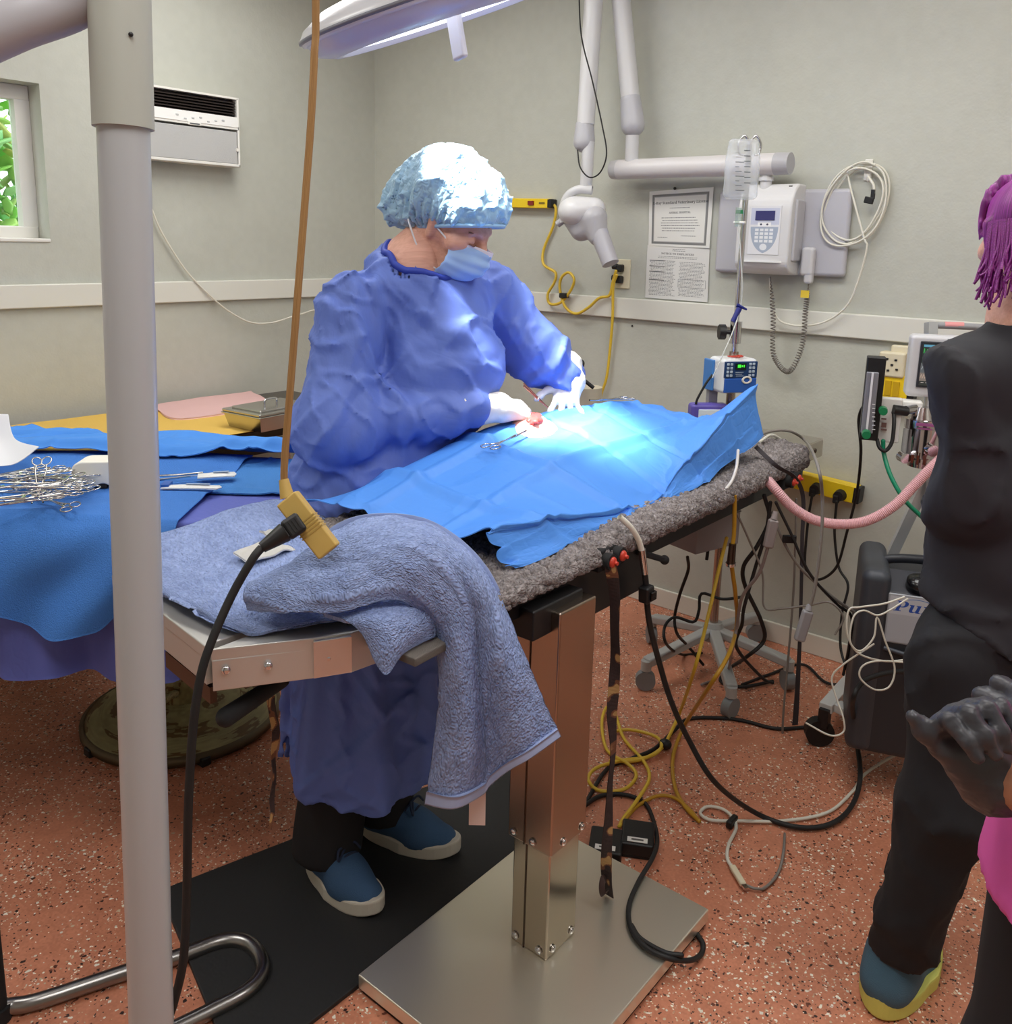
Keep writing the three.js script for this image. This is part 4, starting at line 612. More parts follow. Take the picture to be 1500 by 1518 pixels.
{ // dental x-ray unit on the back wall
  const t = thing('dental_xray_unit', 'grey wall-mounted dental x-ray unit with folded arm and tube head', 'x-ray unit', onZ(1160, 410, 0));
  const P = (px, py, z) => onZ(px, py, z);
  const a = P(1068, 283, 0.02), b = P(1252, 412, 0.02), X0 = a.x, X1 = b.x, Y0 = P(1160, 407, 0.02).y, Y1 = P(1160, 281, 0.02).y;
  wpart(t, 'wall_plate', bx(X1 - X0, Y1 - Y0, 0.03, (X0 + X1) / 2, (Y0 + Y1) / 2, 0.017, 0.014), M([186, 185, 192], 0.42));
  const bx0 = P(1102, 340, 0.13).x, bx1 = P(1163, 340, 0.13).x, by0 = P(1130, 402, 0.13).y, by1 = P(1135, 276, 0.11).y, bw = bx1 - bx0, bh = by1 - by0, bcx = (bx0 + bx1) / 2, bcy = (by0 + by1) / 2;
  const prof = new THREE.Shape(); prof.moveTo(0.03, by0 - 0.004); prof.quadraticCurveTo(0.125, by0 - 0.008, 0.132, by0 + 0.035); prof.lineTo(0.132, by1 - 0.1); prof.quadraticCurveTo(0.13, by1 - 0.02, 0.08, by1); prof.lineTo(0.03, by1); prof.closePath();
  const body = new THREE.ExtrudeGeometry(prof, { depth: bw + 0.03, bevelEnabled: true, bevelSize: 0.008, bevelThickness: 0.008, bevelSegments: 4, curveSegments: 12 }); body.rotateY(-Math.PI / 2); body.translate(bx1 + 0.015, 0, 0);
  const box = wpart(t, 'control_box', body, M([216, 215, 216], 0.36));
  wpart(box, 'side_cheek', bx(0.012, bh * 0.72, 0.07, bx1 + 0.026, bcy - 0.004, 0.075, 0.006), M([190, 189, 194], 0.42));
  const fz = 0.1405;
  const s0 = P(1113, 305, fz), s1 = P(1153, 378, fz), cw = s1.x - s0.x, ch = s0.y - s1.y;
  const pTex = canvasTex(256, 440, (c, w, h) => {
    c.fillStyle = '#e6e6ea'; c.fillRect(0, 0, w, h); c.fillStyle = '#c9cde0'; c.beginPath(); c.moveTo(10, 20); c.lineTo(246, 20); c.lineTo(246, 170); c.lineTo(10, 170); c.fill();
    c.fillStyle = '#a9b4c6'; c.beginPath(); c.moveTo(14, 190); c.lineTo(242, 190); c.quadraticCurveTo(240, 380, 128, 428); c.quadraticCurveTo(16, 380, 14, 190); c.fill();
    c.fillStyle = '#e9ebef'; for (let j = 0; j < 4; j++) for (let i = 0; i < 4; i++) { c.fillRect(52 + i * 40, 205 + j * 34, 30, 24); }
    c.beginPath(); c.arc(128, 372, 30, 0, 7); c.fill(); c.fillStyle = '#f4f4f6'; c.fillRect(70, 150, 110, 34); c.fillStyle = '#445'; c.beginPath(); c.arc(98, 168, 9, 0, 7); c.arc(150, 168, 9, 0, 7); c.fill(); });
  const face = new THREE.PlaneGeometry(cw, ch); mv(face, (s0.x + s1.x) / 2, (s0.y + s1.y) / 2, fz + 0.0012);
  wpart(box, 'keypad', [bx(cw, ch, 0.003, (s0.x + s1.x) / 2, (s0.y + s1.y) / 2, fz - 0.001)], M([222, 222, 226], 0.4)); wpart(box, 'keypad_print', face, M(new THREE.Color(1, 1, 1), 0.4, 0, { map: pTex }));
  wpart(box, 'display', bx(cw * 0.62, ch * 0.19, 0.003, (s0.x + s1.x) / 2, s0.y - ch * 0.2, fz + 0.002), M([66, 66, 118], 0.15), 'dark violet display');
  wpart(box, 'lower_lip', mv(cy(bw * 0.56, bw * 0.56, 0.006, 0, 0, 0, 40).scale(1, 1, 0.16), bcx, by0 + 0.034, fz - 0.006), M([240, 240, 240], 0.3));
  wpart(box, 'sensor_window', bx(0.012, 0.006, 0.012, P(1172, 277, 0.1).x, by1 - 0.002, 0.095), MT.black);
  // long horizontal arm
  const h0 = P(1150, 243, 0.1), h1 = P(918, 248, 0.1); h1.y = h0.y; const r = 0.0375;
  wpart(t, 'horizontal_arm', rod(h0, h1, r, r, 36), M([214, 210, 210], 0.38));
  wpart(t, 'arm_end_cap', [rod(P(1172, 242, 0.1).setY(h0.y), h0, r * 0.98, r * 1.03, 36)], M([180, 179, 184], 0.4)); wpart(t, 'arm_end_cap', [rod(h1, P(908, 248, 0.1).setY(h0.y), r * 1.02, r * 0.94, 36)], M([200, 198, 200], 0.4));
  wpart(t, 'stub', [cy(0.02, 0.02, 0.06, h0.x - 0.035, h0.y - 0.055, 0.09), cy(0.026, 0.026, 0.012, h0.x - 0.035, h0.y - 0.05, 0.09)], MT.lightGrey);
  // folded scissor arms
  const j0 = P(937, 222, 0.1), j1 = P(938, 185, 0.11), top1 = P(915, -60, 0.13), top2 = P(884, -62, 0.2), k1 = P(868, 185, 0.24), k2 = P(866, 205, 0.24);
  wpart(t, 'stub', [rod(j0.clone().add(V(0, -0.06, 0)), j1, 0.026, 0.026)], MT.lightGrey);
  const kn = (c, d, R, L) => sdfGeo(blend(0.02, bone(c, c.clone().addScaledVector(d, L), R, R * 0.86)), ...boundsOf([c, c.clone().addScaledVector(d, L)], R + 0.03), 0.007);
  wpart(t, 'elbow', kn(j1, top1.clone().sub(j1).normalize(), 0.046, 0.09), M([186, 185, 190], 0.4));
  wpart(t, 'lower_arm', rod(j1.clone().lerp(top1, 0.12), top1, 0.036, 0.036, 30), MT.lightGrey);
  wpart(t, 'shoulder', [rod(top1.clone().add(V(0, 0, -0.03)), top2.clone().add(V(0, 0, 0.03)), 0.04, 0.04)], MT.greyPlastic);
  wpart(t, 'upper_arm', rod(top2, k1, 0.036, 0.034, 30), MT.lightGrey);
  wpart(t, 'elbow', kn(k2.clone().add(V(0, -0.012, 0)), V(0, 1, 0), 0.042, 0.055), M([186, 185, 190], 0.4));
  const y0 = P(872, 222, 0.24), y1 = P(868, 282, 0.24);
  wpart(t, 'yoke_post', [rod(y0.clone().add(V(0, 0.03, 0)), y1.clone().add(V(0, -0.005, 0)), 0.024, 0.024)], MT.lightGrey);
  wpart(t, 'yoke', tube([P(878, 282, 0.24), P(858, 281, 0.26), P(842, 290, 0.27), P(835, 308, 0.27), P(836, 330, 0.27)], 0.017, 30), MT.lightGrey);
  const hc = P(866, 311, 0.24), hd = rgt.clone().multiplyScalar(0.8).add(V(0, 0.12, 0)).normalize();
  wpart(t, 'tube_head', sdfGeo(blend(0.03, bone(hc.clone().addScaledVector(hd, -0.035), hc.clone().addScaledVector(hd, 0.03), 0.068, 0.054, [V(0, 1, 0), 1.2])), ...boundsOf([hc], 0.14), 0.007), M([222, 221, 222], 0.36));
  wpart(t, 'head_ring', mv(sp(0.03, 0, 0, 0, 1, 0.3, 0.5).rotateY(YAW), ...P(855, 304, 0.29).toArray()), M([120, 118, 122], 0.4), 'dark oval recess');
  const lc = P(866, 332, 0.24), lc2 = P(885, 348, 0.24);
  wpart(t, 'head_body', sdfGeo(blend(0.03, bone(P(855, 325, 0.24), P(862, 340, 0.24), 0.052, 0.046), bone(P(880, 325, 0.24), P(886, 350, 0.24), 0.054, 0.038)), ...boundsOf([lc, lc2], 0.12), 0.007), M([184, 182, 186], 0.42));
  wpart(t, 'beam_cone', [rod(P(888, 345, 0.24), P(905, 391, 0.25), 0.036, 0.033, 30)], M([178, 176, 182], 0.45));
  wpart(t, 'knob', [rod(P(834, 327, 0.25), P(826, 333, 0.26), 0.014)], MT.greyPlastic);
  wpart(t, 'head_cable', tube([P(858, -10, 0.25), P(862, 55, 0.29), P(878, 120, 0.3), P(893, 188, 0.3), P(899, 228, 0.3), P(890, 255, 0.29), P(874, 263, 0.28), P(860, 248, 0.28), P(856, 222, 0.27)], 0.0028, 90), MT.rubber, 'thin black cable');
  wpart(t, 'handset', [bx(0.045, 0.1, 0.035, ...P(1198, 388, 0.05).toArray(), 0.012), bx(0.03, 0.06, 0.03, ...P(1199, 408, 0.05).toArray(), 0.01)], M([206, 205, 208], 0.35), 'exposure handset in its cradle');
  // coiled handset cord
  const cc = new THREE.CatmullRomCurve3([P(1199, 420, 0.05), P(1194, 460, 0.05), P(1188, 515, 0.05), P(1168, 551, 0.05), P(1148, 530, 0.05), P(1146, 470, 0.05), P(1142, 410, 0.05)]), hp = [];
  for (let i = 0; i <= 1150; i++) { const u = i / 1150, p = cc.getPoint(u), T = cc.getTangent(u), N = V(0, 0, 1), B = T.clone().cross(N).normalize(), amp = 0.008 * sstep(0, 0.1, u) * sstep(1, 0.88, u), an = u * 2 * Math.PI * 72; hp.push(p.addScaledVector(N, Math.cos(an) * amp).addScaledVector(B, Math.sin(an) * amp)); }
  wpart(t, 'coil_cord', tube(hp, 0.0021, 1150, false, 5), MT.greyCord, 'grey coiled cord');
  wpart(t, 'warning_sticker', bx(0.03, 0.026, 0.002, ...P(1193, 436, 0.062).toArray()), M([226, 196, 60], 0.5));
}
// papers
function paper(name, label, px, z, draw, w, h) {
  const [a, b, c, d] = px.map(([x, y]) => onZ(x, y, z));
  const g = clothGeo(12, 12, (u, v) => { const p = a.clone().lerp(b, u).lerp(d.clone().lerp(c, u), v); p.z += 0.004 * v * v * (u - 0.4); return p; }, 0.001);
  const t = thing(name, label, 'paper', a); wpart(t, 'sheet', g.clone(), M([232, 231, 226], 0.35));
  const pr = clothGeo(12, 12, (u, v) => { const p = a.clone().lerp(b, u).lerp(d.clone().lerp(c, u), v); p.z += 0.004 * v * v * (u - 0.4) + 0.0012; return p; }, 0.0002), uv = pr.attributes.uv; for (let i = 0; i < uv.count; i++) uv.setY(i, 1 - uv.getY(i));
  wpart(t, 'print', pr, M(new THREE.Color(1, 1, 1), 0.3, 0, { map: canvasTex(w, h, draw) })); return t;
}
const scribble = (c, x0, y0, w, n, gap, hgt, s) => { seed = s; for (let j = 0; j < n; j++) { let x = x0 + rr(0, w * 0.06); const end = x0 + w * rr(0.86, 1); while (x < end) { const l = rr(6, 22); c.fillRect(x, y0 + j * gap, Math.min(l, end - x), hgt); x += l + 5; } } };
const cert = paper('certificate', 'framed-border licence certificate pinned on the wall beside the x-ray unit', [[963, 284], [1058, 277], [1052, 368], [961, 364]], 0.006, (c, w, h) => {
  c.fillStyle = '#e4e3de'; c.fillRect(0, 0, w, h); c.strokeStyle = '#7d7d7d'; c.lineWidth = 18; c.strokeRect(40, 42, w - 84, h - 70); c.strokeStyle = '#9a9a9a'; c.lineWidth = 4; c.strokeRect(52, 54, w - 108, h - 94);
  c.fillStyle = '#333'; c.textAlign = 'center'; c.font = 'bold 30px serif'; c.fillText('X-Ray Standard Veterinary License', w / 2, 118); c.fillStyle = '#777'; scribble(c, 200, 150, 200, 1, 10, 5, 5); c.fillStyle = '#444'; c.font = 'bold 21px serif'; c.fillText('ANIMAL HOSPITAL', w / 2, 200); c.fillStyle = '#777'; scribble(c, 120, 232, 380, 6, 22, 6, 9); scribble(c, 90, 400, 110, 1, 10, 6, 11); scribble(c, 320, 385, 160, 1, 10, 5, 12);
}, 600, 480);
part(cert, 'pin', mv(sp(0.006), 0.115, 0.01, 0.006), MT.black);
paper('notice_sheet', 'white notice sheet of small print hanging below the certificate', [[960, 363], [1052, 367], [1049, 448], [956, 441]], 0.004, (c, w, h) => {
  c.fillStyle = '#dedddA'; c.fillRect(0, 0, w, h); c.fillStyle = '#666'; c.textAlign = 'center'; scribble(c, 250, 30, 130, 2, 16, 5, 3); c.font = 'bold 26px serif'; c.fillStyle = '#444'; c.fillText('NOTICE TO EMPLOYEES', w / 2, 88); c.fillStyle = '#777'; scribble(c, 110, 106, 400, 2, 14, 5, 4);
  c.fillStyle = '#888'; scribble(c, 30, 150, 260, 26, 14, 6, 6); scribble(c, 320, 156, 250, 25, 14, 6, 8); c.fillStyle = '#444'; for (const y of [150, 206, 262, 346]) c.fillRect(30, y, 150, 8); c.strokeStyle = '#666'; c.lineWidth = 3; c.strokeRect(318, 330, 258, 80);
}, 600, 540);
solo('wall_nail', 'tiny dark nail in the wall under the chair rail', 'nail', mv(sp(0.004), ...onZ(937, 483, 0.003).toArray()), MT.black);
// cord coil on a white hook
{
  const hk = thing('wall_hook', 'white adhesive hook holding the coiled cord on the wall', 'hook', onZ(1287, 250, 0));
  wpart(hk, 'plate', bx(0.026, 0.07, 0.006, ...onZ(1287, 252, 0.004).toArray(), 0.003), MT.whitePlastic); wpart(hk, 'hook', tube([onZ(1287, 262, 0.008), onZ(1287, 268, 0.03), onZ(1287, 258, 0.036)], 0.005, 16), MT.whitePlastic);
  const pts = [], c0 = onZ(1266, 306, 0.03); for (let i = 0; i <= 100; i++) { const u = i / 100, a = u * Math.PI * 2 * 4.15 + 1.2, k = 1 + 0.1 * Math.sin(a * 0.27 + 2) + 0.03 * Math.sin(i), tl = 0.1; pts.push(V(c0.x + (Math.cos(a) * 0.098 + Math.sin(a) * 0.02) * k, c0.y + Math.sin(a) * 0.128 * k + 0.004, 0.03 + 0.012 * Math.sin(a * 0.6))); }
  for (const [px, py] of [[1280, 350], [1285, 366], [1274, 410], [1256, 452], [1225, 476], [1190, 483], [1160, 478], [1147, 462], [1143, 440], [1141, 412]]) pts.push(onZ(px, py, 0.04));
  solo('coiled_cable', 'pale grey cord looped in coils from the white wall hook', 'cable', tube(pts, 0.0036, 700, false, 7), MT.whiteCord);
  const tie = thing('cord_tie', 'black hook-and-loop tie with white end hanging inside the coiled cord', 'cord tie', onZ(1290, 295, 0.03));
  wpart(tie, 'strap', [mv(bx(0.03, 0.022, 0.012, 0, 0, 0, 0.003).rotateZ(-0.2), ...onZ(1288, 297, 0.04).toArray()), bx(0.012, 0.03, 0.01, ...onZ(1294, 288, 0.04).toArray())], MT.black); wpart(tie, 'white_end', tube([onZ(1287, 262, 0.036), onZ(1295, 275, 0.04), onZ(1295, 287, 0.04)], 0.0045, 16), MT.whiteCord);
}
// outlet and yellow power strips
function strip(label, p0, p1, hgt, dep, mat) {
  const t = thing('power_strip', label, 'power strip', p0), d = p1.clone().sub(p0), n = d.length();
  wpart(t, 'housing', bar(p0, p1, dep, hgt, V(0, 1, 0), 0.004), mat); wpart(t, 'end_cap', bar(p0.clone().addScaledVector(d, -0.02 / n), p0.clone().addScaledVector(d, 0.012 / n), dep * 1.02, hgt * 0.96, V(0, 1, 0), 0.004), MT.black); wpart(t, 'end_cap', bar(p1.clone().addScaledVector(d, -0.012 / n), p1.clone().addScaledVector(d, 0.012 / n), dep * 1.02, hgt * 0.96, V(0, 1, 0), 0.004), MT.black); return t;
}
{
  const t = strip('short yellow power strip mounted above the chair rail behind the surgeon', onZ(700, 300, 0.022), onZ(818, 302, 0.022), 0.04, 0.04, MT.yellow);
  wpart(t, 'switch', bx(0.03, 0.018, 0.01, ...onZ(787, 301, 0.044).toArray()), M([130, 34, 24], 0.4)); wpart(t, 'label_print', bx(0.03, 0.008, 0.002, ...onZ(803, 301, 0.043).toArray()), M([120, 100, 20], 0.5));
  cable('extension_cable', 'yellow extension cord looping from the wall strip to the outlet', 'cable', [onZ(818, 301, 0.02), onZ(824, 310, 0.02), onZ(820, 335, 0.015), onZ(806, 370, 0.015), onZ(806, 392, 0.03), onZ(823, 404, 0.035), onZ(822, 418, 0.035), onZ(812, 436, 0.04), onZ(815, 450, 0.04), onZ(830, 449, 0.045), onZ(845, 432, 0.045), onZ(851, 415, 0.05), onZ(843, 404, 0.045), onZ(832, 412, 0.05), onZ(830, 430, 0.05), onZ(838, 455, 0.045), onZ(854, 465, 0.04), onZ(872, 456, 0.04), onZ(888, 442, 0.04), onZ(903, 438, 0.035), onZ(908, 420, 0.035), onZ(913, 402, 0.04)], 0.0062, MT.yellowCord);
  solo('cord_tie', 'black tie wrapped around the loop of yellow cord over the chair rail', 'cord tie', bx(0.036, 0.022, 0.03, ...onZ(836, 438, 0.045).toArray(), 0.005), MT.black);
  cable('extension_cable', 'yellow cord running down the wall from the outlet past the chair rail', 'cable', [onZ(914, 408, 0.045), onZ(909, 425, 0.035), onZ(908, 470, 0.03), onZ(904, 520, 0.02), onZ(899, 560, 0.02), onZ(890, 590, 0.02), onZ(880, 650, 0.02), onZ(876, 800, 0.02)], 0.006, MT.yellowCord);
}
{
  const c = onZ(924, 406, 0), t = thing('wall_outlet', 'cream wall outlet plate with two black plugs above the chair rail', 'outlet', c);
  wpart(t, 'cover_plate', bx(0.07, 0.118, 0.008, c.x, c.y, 0.004, 0.003), MT.cream);
  for (const s of [-1, 1]) { const p = wpart(t, 'plug', [bx(0.03, 0.03, 0.026, c.x - 0.006, c.y + s * 0.023, 0.02, 0.006), mv(cy(0.012, 0.012, 0.02).rotateZ(1.57), c.x - 0.026, c.y + s * 0.023 + 0.006, 0.024)], MT.black); }
}
{
  const t = strip('long yellow power strip with two black plugs low on the wall', onZ(1128, 697, 0.03), onZ(1272, 733, 0.03), 0.062, 0.05, MT.yellow);
  for (const [px, py] of [[1209, 725], [1244, 735]]) wpart(t, 'plug', [mv(cy(0.022, 0.018, 0.03).rotateX(1.57), ...onZ(px, py, 0.068).toArray()), bx(0.02, 0.03, 0.02, ...onZ(px - 5, py + 5, 0.08).toArray(), 0.005)], MT.rubber);
  const t2 = strip('yellow power strip behind the flowmeter holding a white adapter', onZ(1300, 573, 0.025), onZ(1352, 580, 0.025), 0.1, 0.045, MT.yellow);
  wpart(t2, 'socket', [bx(0.02, 0.05, 0.004, ...onZ(1316, 575, 0.049).toArray()), bx(0.02, 0.05, 0.004, ...onZ(1328, 577, 0.049).toArray())], M([200, 160, 10], 0.5));
  const ad = thing('plug_adapter', 'white plug adapter with dark slots above the yellow strip', 'adapter', onZ(1325, 540, 0.03)); wpart(ad, 'housing', bx(0.085, 0.085, 0.05, ...onZ(1324, 540, 0.03).toArray(), 0.008), MT.cream); for (const [px, py] of [[1315, 532], [1328, 534], [1322, 541], [1316, 549], [1329, 548]]) wpart(ad, 'slot', bx(0.008, 0.006, 0.004, ...onZ(px, py, 0.056).toArray()), MT.black);
  solo('outlet_box', 'pale junction box on the wall next to the plug adapter', 'outlet', bx(0.07, 0.05, 0.03, ...onZ(1338, 523, 0.016).toArray(), 0.006), MT.cream);
}

// ---------- drip stand with bag, pump and boxes ----------
const depthOf = (p) => p.clone().sub(CAM).dot(fwd);
const fbox = (px, py, w, h, d, Z, r = 0, turn = px > 1250 ? YAW - 0.34 : YAW, dz = 0) => { const g = bx(w * Z / F, h * Z / F, d, 0, 0, dz, r); g.rotateY(turn); const p = at(px, py, Z); return mv(g, p.x, p.y, p.z); };
const fcyl = (px, py, r, h, Z, r1 = r) => { const p = at(px, py, Z); return cy(r * Z / F, r1 * Z / F, h * Z / F, p.x, p.y, p.z); };
const ivHub = onY(1057, 935, 0.13);
{
  const t = thing('drip_stand', 'chrome drip stand on five grey castered legs beside the table', 'drip stand', [ivHub.x, 0, ivHub.z]);
  const baseMat = M([176, 176, 174], 0.4), casterMat = M([128, 132, 134], 0.5);
  wpart(t, 'hub', cy(0.05, 0.03, 0.06, ivHub.x, 0.135, ivHub.z), baseMat);
  for (const [px, py] of [[957, 1000], [1083, 1040], [966, 933], [1120, 930], [1168, 1000]]) {
    const e = onY(px, py, 0.055).setY(0.1), h = V(ivHub.x, 0.135, ivHub.z), d = e.clone().sub(h), n = d.clone().setY(0).normalize();
    const leg = wpart(t, 'leg', [bar(h, e, 0.04, 0.032, V(0, 1, 0), 0.008), cy(0.018, 0.018, 0.035, e.x, 0.09, e.z)], baseMat);
    wpart(leg, 'caster', [mv(cy(0.034, 0.034, 0.03, 0, 0, 0, 32).rotateX(Math.PI / 2).rotateY(Math.atan2(n.x, n.z) + 0.8), e.x, 0.036, e.z), cy(0.01, 0.01, 0.05, e.x, 0.07, e.z)], casterMat);
  }
  wpart(t, 'lower_pole', cy(0.0155, 0.0155, 1.02, ivHub.x, 0.64, ivHub.z), M([176, 160, 150], 0.22, 1));
  wpart(t, 'upper_pole', cy(0.0098, 0.0098, 0.74, ivHub.x, 1.46, ivHub.z), MT.chrome);
  const kn = V(ivHub.x, 1.215, ivHub.z);
  wpart(t, 'collar', cy(0.02, 0.02, 0.075, kn.x, kn.y, kn.z), MT.chrome);
  const kd = right0.clone().negate();
  wpart(t, 'height_knob', [mv(cy(0.026, 0.026, 0.022, 0, 0, 0, 8).rotateX(Math.PI / 2).rotateY(Math.atan2(kd.x, kd.z)), ...kn.clone().addScaledVector(kd, 0.046).toArray()), rod(kn, kn.clone().addScaledVector(kd, 0.04), 0.008)], MT.black);
  const tp = V(ivHub.x, 1.83, ivHub.z), hooks = []; for (const s of [-1, 1]) hooks.push(tube([tp.clone(), tp.clone().addScaledVector(right0, s * 0.018).add(V(0, 0.025, 0)), tp.clone().addScaledVector(right0, s * 0.036).add(V(0, 0.0, 0)), tp.clone().addScaledVector(right0, s * 0.032).add(V(0, -0.03, 0)), tp.clone().addScaledVector(right0, s * 0.018).add(V(0, -0.035, 0))], 0.0042, 36));
  wpart(t, 'bag_hook', hooks, MT.chrome);
}
{
  const t = thing('drip_bag', 'clear fluid bag with measure marks hanging from the drip stand', 'drip bag', at(1100, 300, 2.82));
  const c = at(1100, 250, 2.84), bw = 0.052, bh = 0.098, N = right0, Tn = V(Math.sin(YAW), 0, Math.cos(YAW));
  const g = sdfGeo((x, y, z) => { const p = V(x, y, z).sub(c), a = p.dot(N), b = p.y, d = p.dot(Tn), e = Math.max(Math.abs(a) - 0.036, 0), k = Math.max(Math.abs(b) - 0.078, 0); return Math.sqrt(e * e + k * k + (d * 1.25) ** 2) - 0.02 + 0.006 * sstep(0.02, 0.09, b) - 0.002 * noise(x * 40, y * 40, z * 40); }, [c.x - 0.1, c.y - 0.13, c.z - 0.1], [c.x + 0.1, c.y + 0.13, c.z + 0.1], 0.0065);
  wpart(t, 'bag', g, M([246, 248, 250], 0.12, 0, { transmission: 0.75, thickness: 0, ior: 1.3 }));
  const marks = []; for (let i = 0; i < 9; i++) { const p = at(1090, 226 + i * 7, 2.82); marks.push(bar(p, p.clone().addScaledVector(N, 0.012 + (i % 3) * 0.008), 0.001, 0.0018)); } for (let i = 0; i < 7; i++) { const p = at(1103, 223 + i * 8, 2.815); marks.push(bar(p, p.clone().addScaledVector(N, 0.02), 0.001, 0.0022)); }
  wpart(t, 'scale_print', marks, M([70, 74, 78], 0.6));
  wpart(t, 'hanger', [tube([at(1092, 214, 2.84), at(1096, 204, 2.84), at(1104, 204, 2.84), at(1107, 214, 2.84)], 0.003, 16)], MT.clear);
  wpart(t, 'drip_chamber', [cy(0.0095, 0.0095, 0.06, ...at(1094, 322, 2.84).toArray())], M([226, 236, 232], 0.1, 0, { transmission: 0.8, thickness: 0 }));
  wpart(t, 'green_seal', cy(0.013, 0.011, 0.012, ...at(1096, 314, 2.84).toArray()), MT.green); wpart(t, 'port', [bx(0.04, 0.008, 0.012, ...at(1096, 330, 2.84).toArray(), 0.003)], MT.whitePlastic);
  wpart(t, 'line', tube([at(1095, 334, 2.83), at(1098, 380, 2.82), at(1100, 430, 2.82), at(1096, 462, 2.82), at(1086, 492, 2.8), at(1074, 520, 2.78), at(1056, 560, 2.76)], 0.0022, 60), M([226, 228, 226], 0.2, 0, { transmission: 0.5, thickness: 0 }));
  const b = thing('roller_clamp', 'dark blue plastic clip on the drip line above the pump', 'clamp', at(1093, 465, 2.82));
  wpart(b, 'handle', [rod(at(1086, 477, 2.82), at(1096, 457, 2.82), 0.008, 0.009, 10)], MT.navy); wpart(b, 'flange', [rod(at(1092, 452, 2.82), at(1107, 459, 2.82), 0.007, 0.003, 10)], MT.navy);
}
{
  const Z = depthOf(V(ivHub.x, 1.1, ivHub.z)) - 0.06, c = at(1090, 556, Z), t = thing('infusion_pump', 'white and blue infusion pump with lit keypad on the drip stand', 'infusion pump', c, YAW + 0.3);
  const w = 0.13, h = 0.116, d = 0.1;
  part(t, 'housing', bx(w, h, d, 0, 0, -0.02, 0.014), M([226, 228, 230], 0.36));
  part(t, 'side_panel', bx(0.012, h * 0.9, 0.06, -w / 2 - 0.003, -0.004, -0.055, 0.004), M([70, 130, 200], 0.3));
  part(t, 'door', bx(w * 0.92, h * 0.42, 0.012, 0.002, -h * 0.26, 0.028, 0.004), MT.blue);
  part(t, 'door_latch', mv(tor(0.01, 0.003).scale(1.5, 1, 1), 0.022, -h * 0.1, 0.036), M([230, 225, 215], 0.4));
  part(t, 'keypad', bx(w * 0.94, h * 0.48, 0.01, 0.001, h * 0.19, 0.028, 0.003), M([24, 58, 104], 0.3));
  for (const x of [-0.05, -0.037, 0.033, 0.046]) for (let j = 0; j < 4; j++) part(t, 'key', bx(0.0095, 0.0085, 0.004, x, h * 0.19 + 0.019 - j * 0.0125, 0.034, 0.002), M([176, 190, 206], 0.4));
  part(t, 'display', bx(0.04, 0.022, 0.003, -0.003, h * 0.19 + 0.011, 0.0335), M([8, 30, 30], 0.2));
  part(t, 'readout', [bx(0.012, 0.01, 0.001, -0.009, h * 0.19 + 0.013, 0.0356), bx(0.004, 0.006, 0.001, 0.002, h * 0.19 + 0.013, 0.0356), bx(0.003, 0.008, 0.001, 0.009, h * 0.19 + 0.013, 0.0356)], M([60, 200, 60], 0.4, 0, { emissive: srgb(70, 230, 60), emissiveIntensity: 0.9 }), 'green glowing digits');
  part(t, 'print', [bx(0.03, 0.0015, 0.001, -0.006, h * 0.19 - 0.008, 0.0336), bx(0.024, 0.0015, 0.001, -0.008, h * 0.19 - 0.014, 0.0336), bx(0.028, 0.0015, 0.001, -0.004, h * 0.19 - 0.02, 0.0336)], M([200, 215, 230], 0.5));
  part(t, 'pole_clamp', bx(0.05, 0.05, 0.05, 0, 0, -0.085, 0.005), MT.darkSteel);
  solo('rubber_band', 'twisted red rubber band lying on top of the infusion pump', 'rubber band', [0, 1, 2].map((i) => { const g = tor(0.014, 0.0018, 24); g.rotateX(Math.PI / 2); g.scale(1.5, 1, 0.6 + 0.1 * i); g.rotateY(i); return mv(g, c.x - 0.01 + 0.01 * i, c.y + h / 2 + 0.003 + 0.002 * i, c.z); }), MT.red);
  const m = thing('pulse_monitor', 'purple-framed monitor with white screen below the infusion pump', 'monitor', at(1052, 612, Z + 0.02), YAW + 0.1);
  part(m, 'housing', bx(0.13, 0.1, 0.05, 0, -0.02, -0.02, 0.012), M([96, 84, 172], 0.4)); part(m, 'screen', bx(0.095, 0.05, 0.006, 0.006, -0.012, 0.008, 0.004), M([220, 228, 236], 0.3)); part(m, 'carry_strap', tube([V(-0.05, 0.03, 0), V(-0.045, 0.05, 0), V(-0.02, 0.1, 0), V(0, 0.13, 0)], 0.004, 20), MT.black); part(m, 'bracket', bx(0.03, 0.09, 0.03, 0.02, 0.04, -0.05), MT.midGrey);
  const g = thing('equipment_box', 'grey equipment box hung on the drip stand under the table rail', 'equipment box', at(1040, 770, 2.72), YAW + 0.62);
  part(g, 'housing', bx(0.19, 0.15, 0.14, 0, 0, 0, 0.004), M([150, 142, 144], 0.5)); part(g, 'seam', bx(0.192, 0.003, 0.142, 0, 0.03, 0), M([110, 104, 106], 0.6)); part(g, 'power_lead', tube([V(-0.02, -0.07, 0.05), V(-0.02, -0.09, 0.05), V(-0.022, -0.11, 0.05)], 0.005, 10), MT.rubber);
}
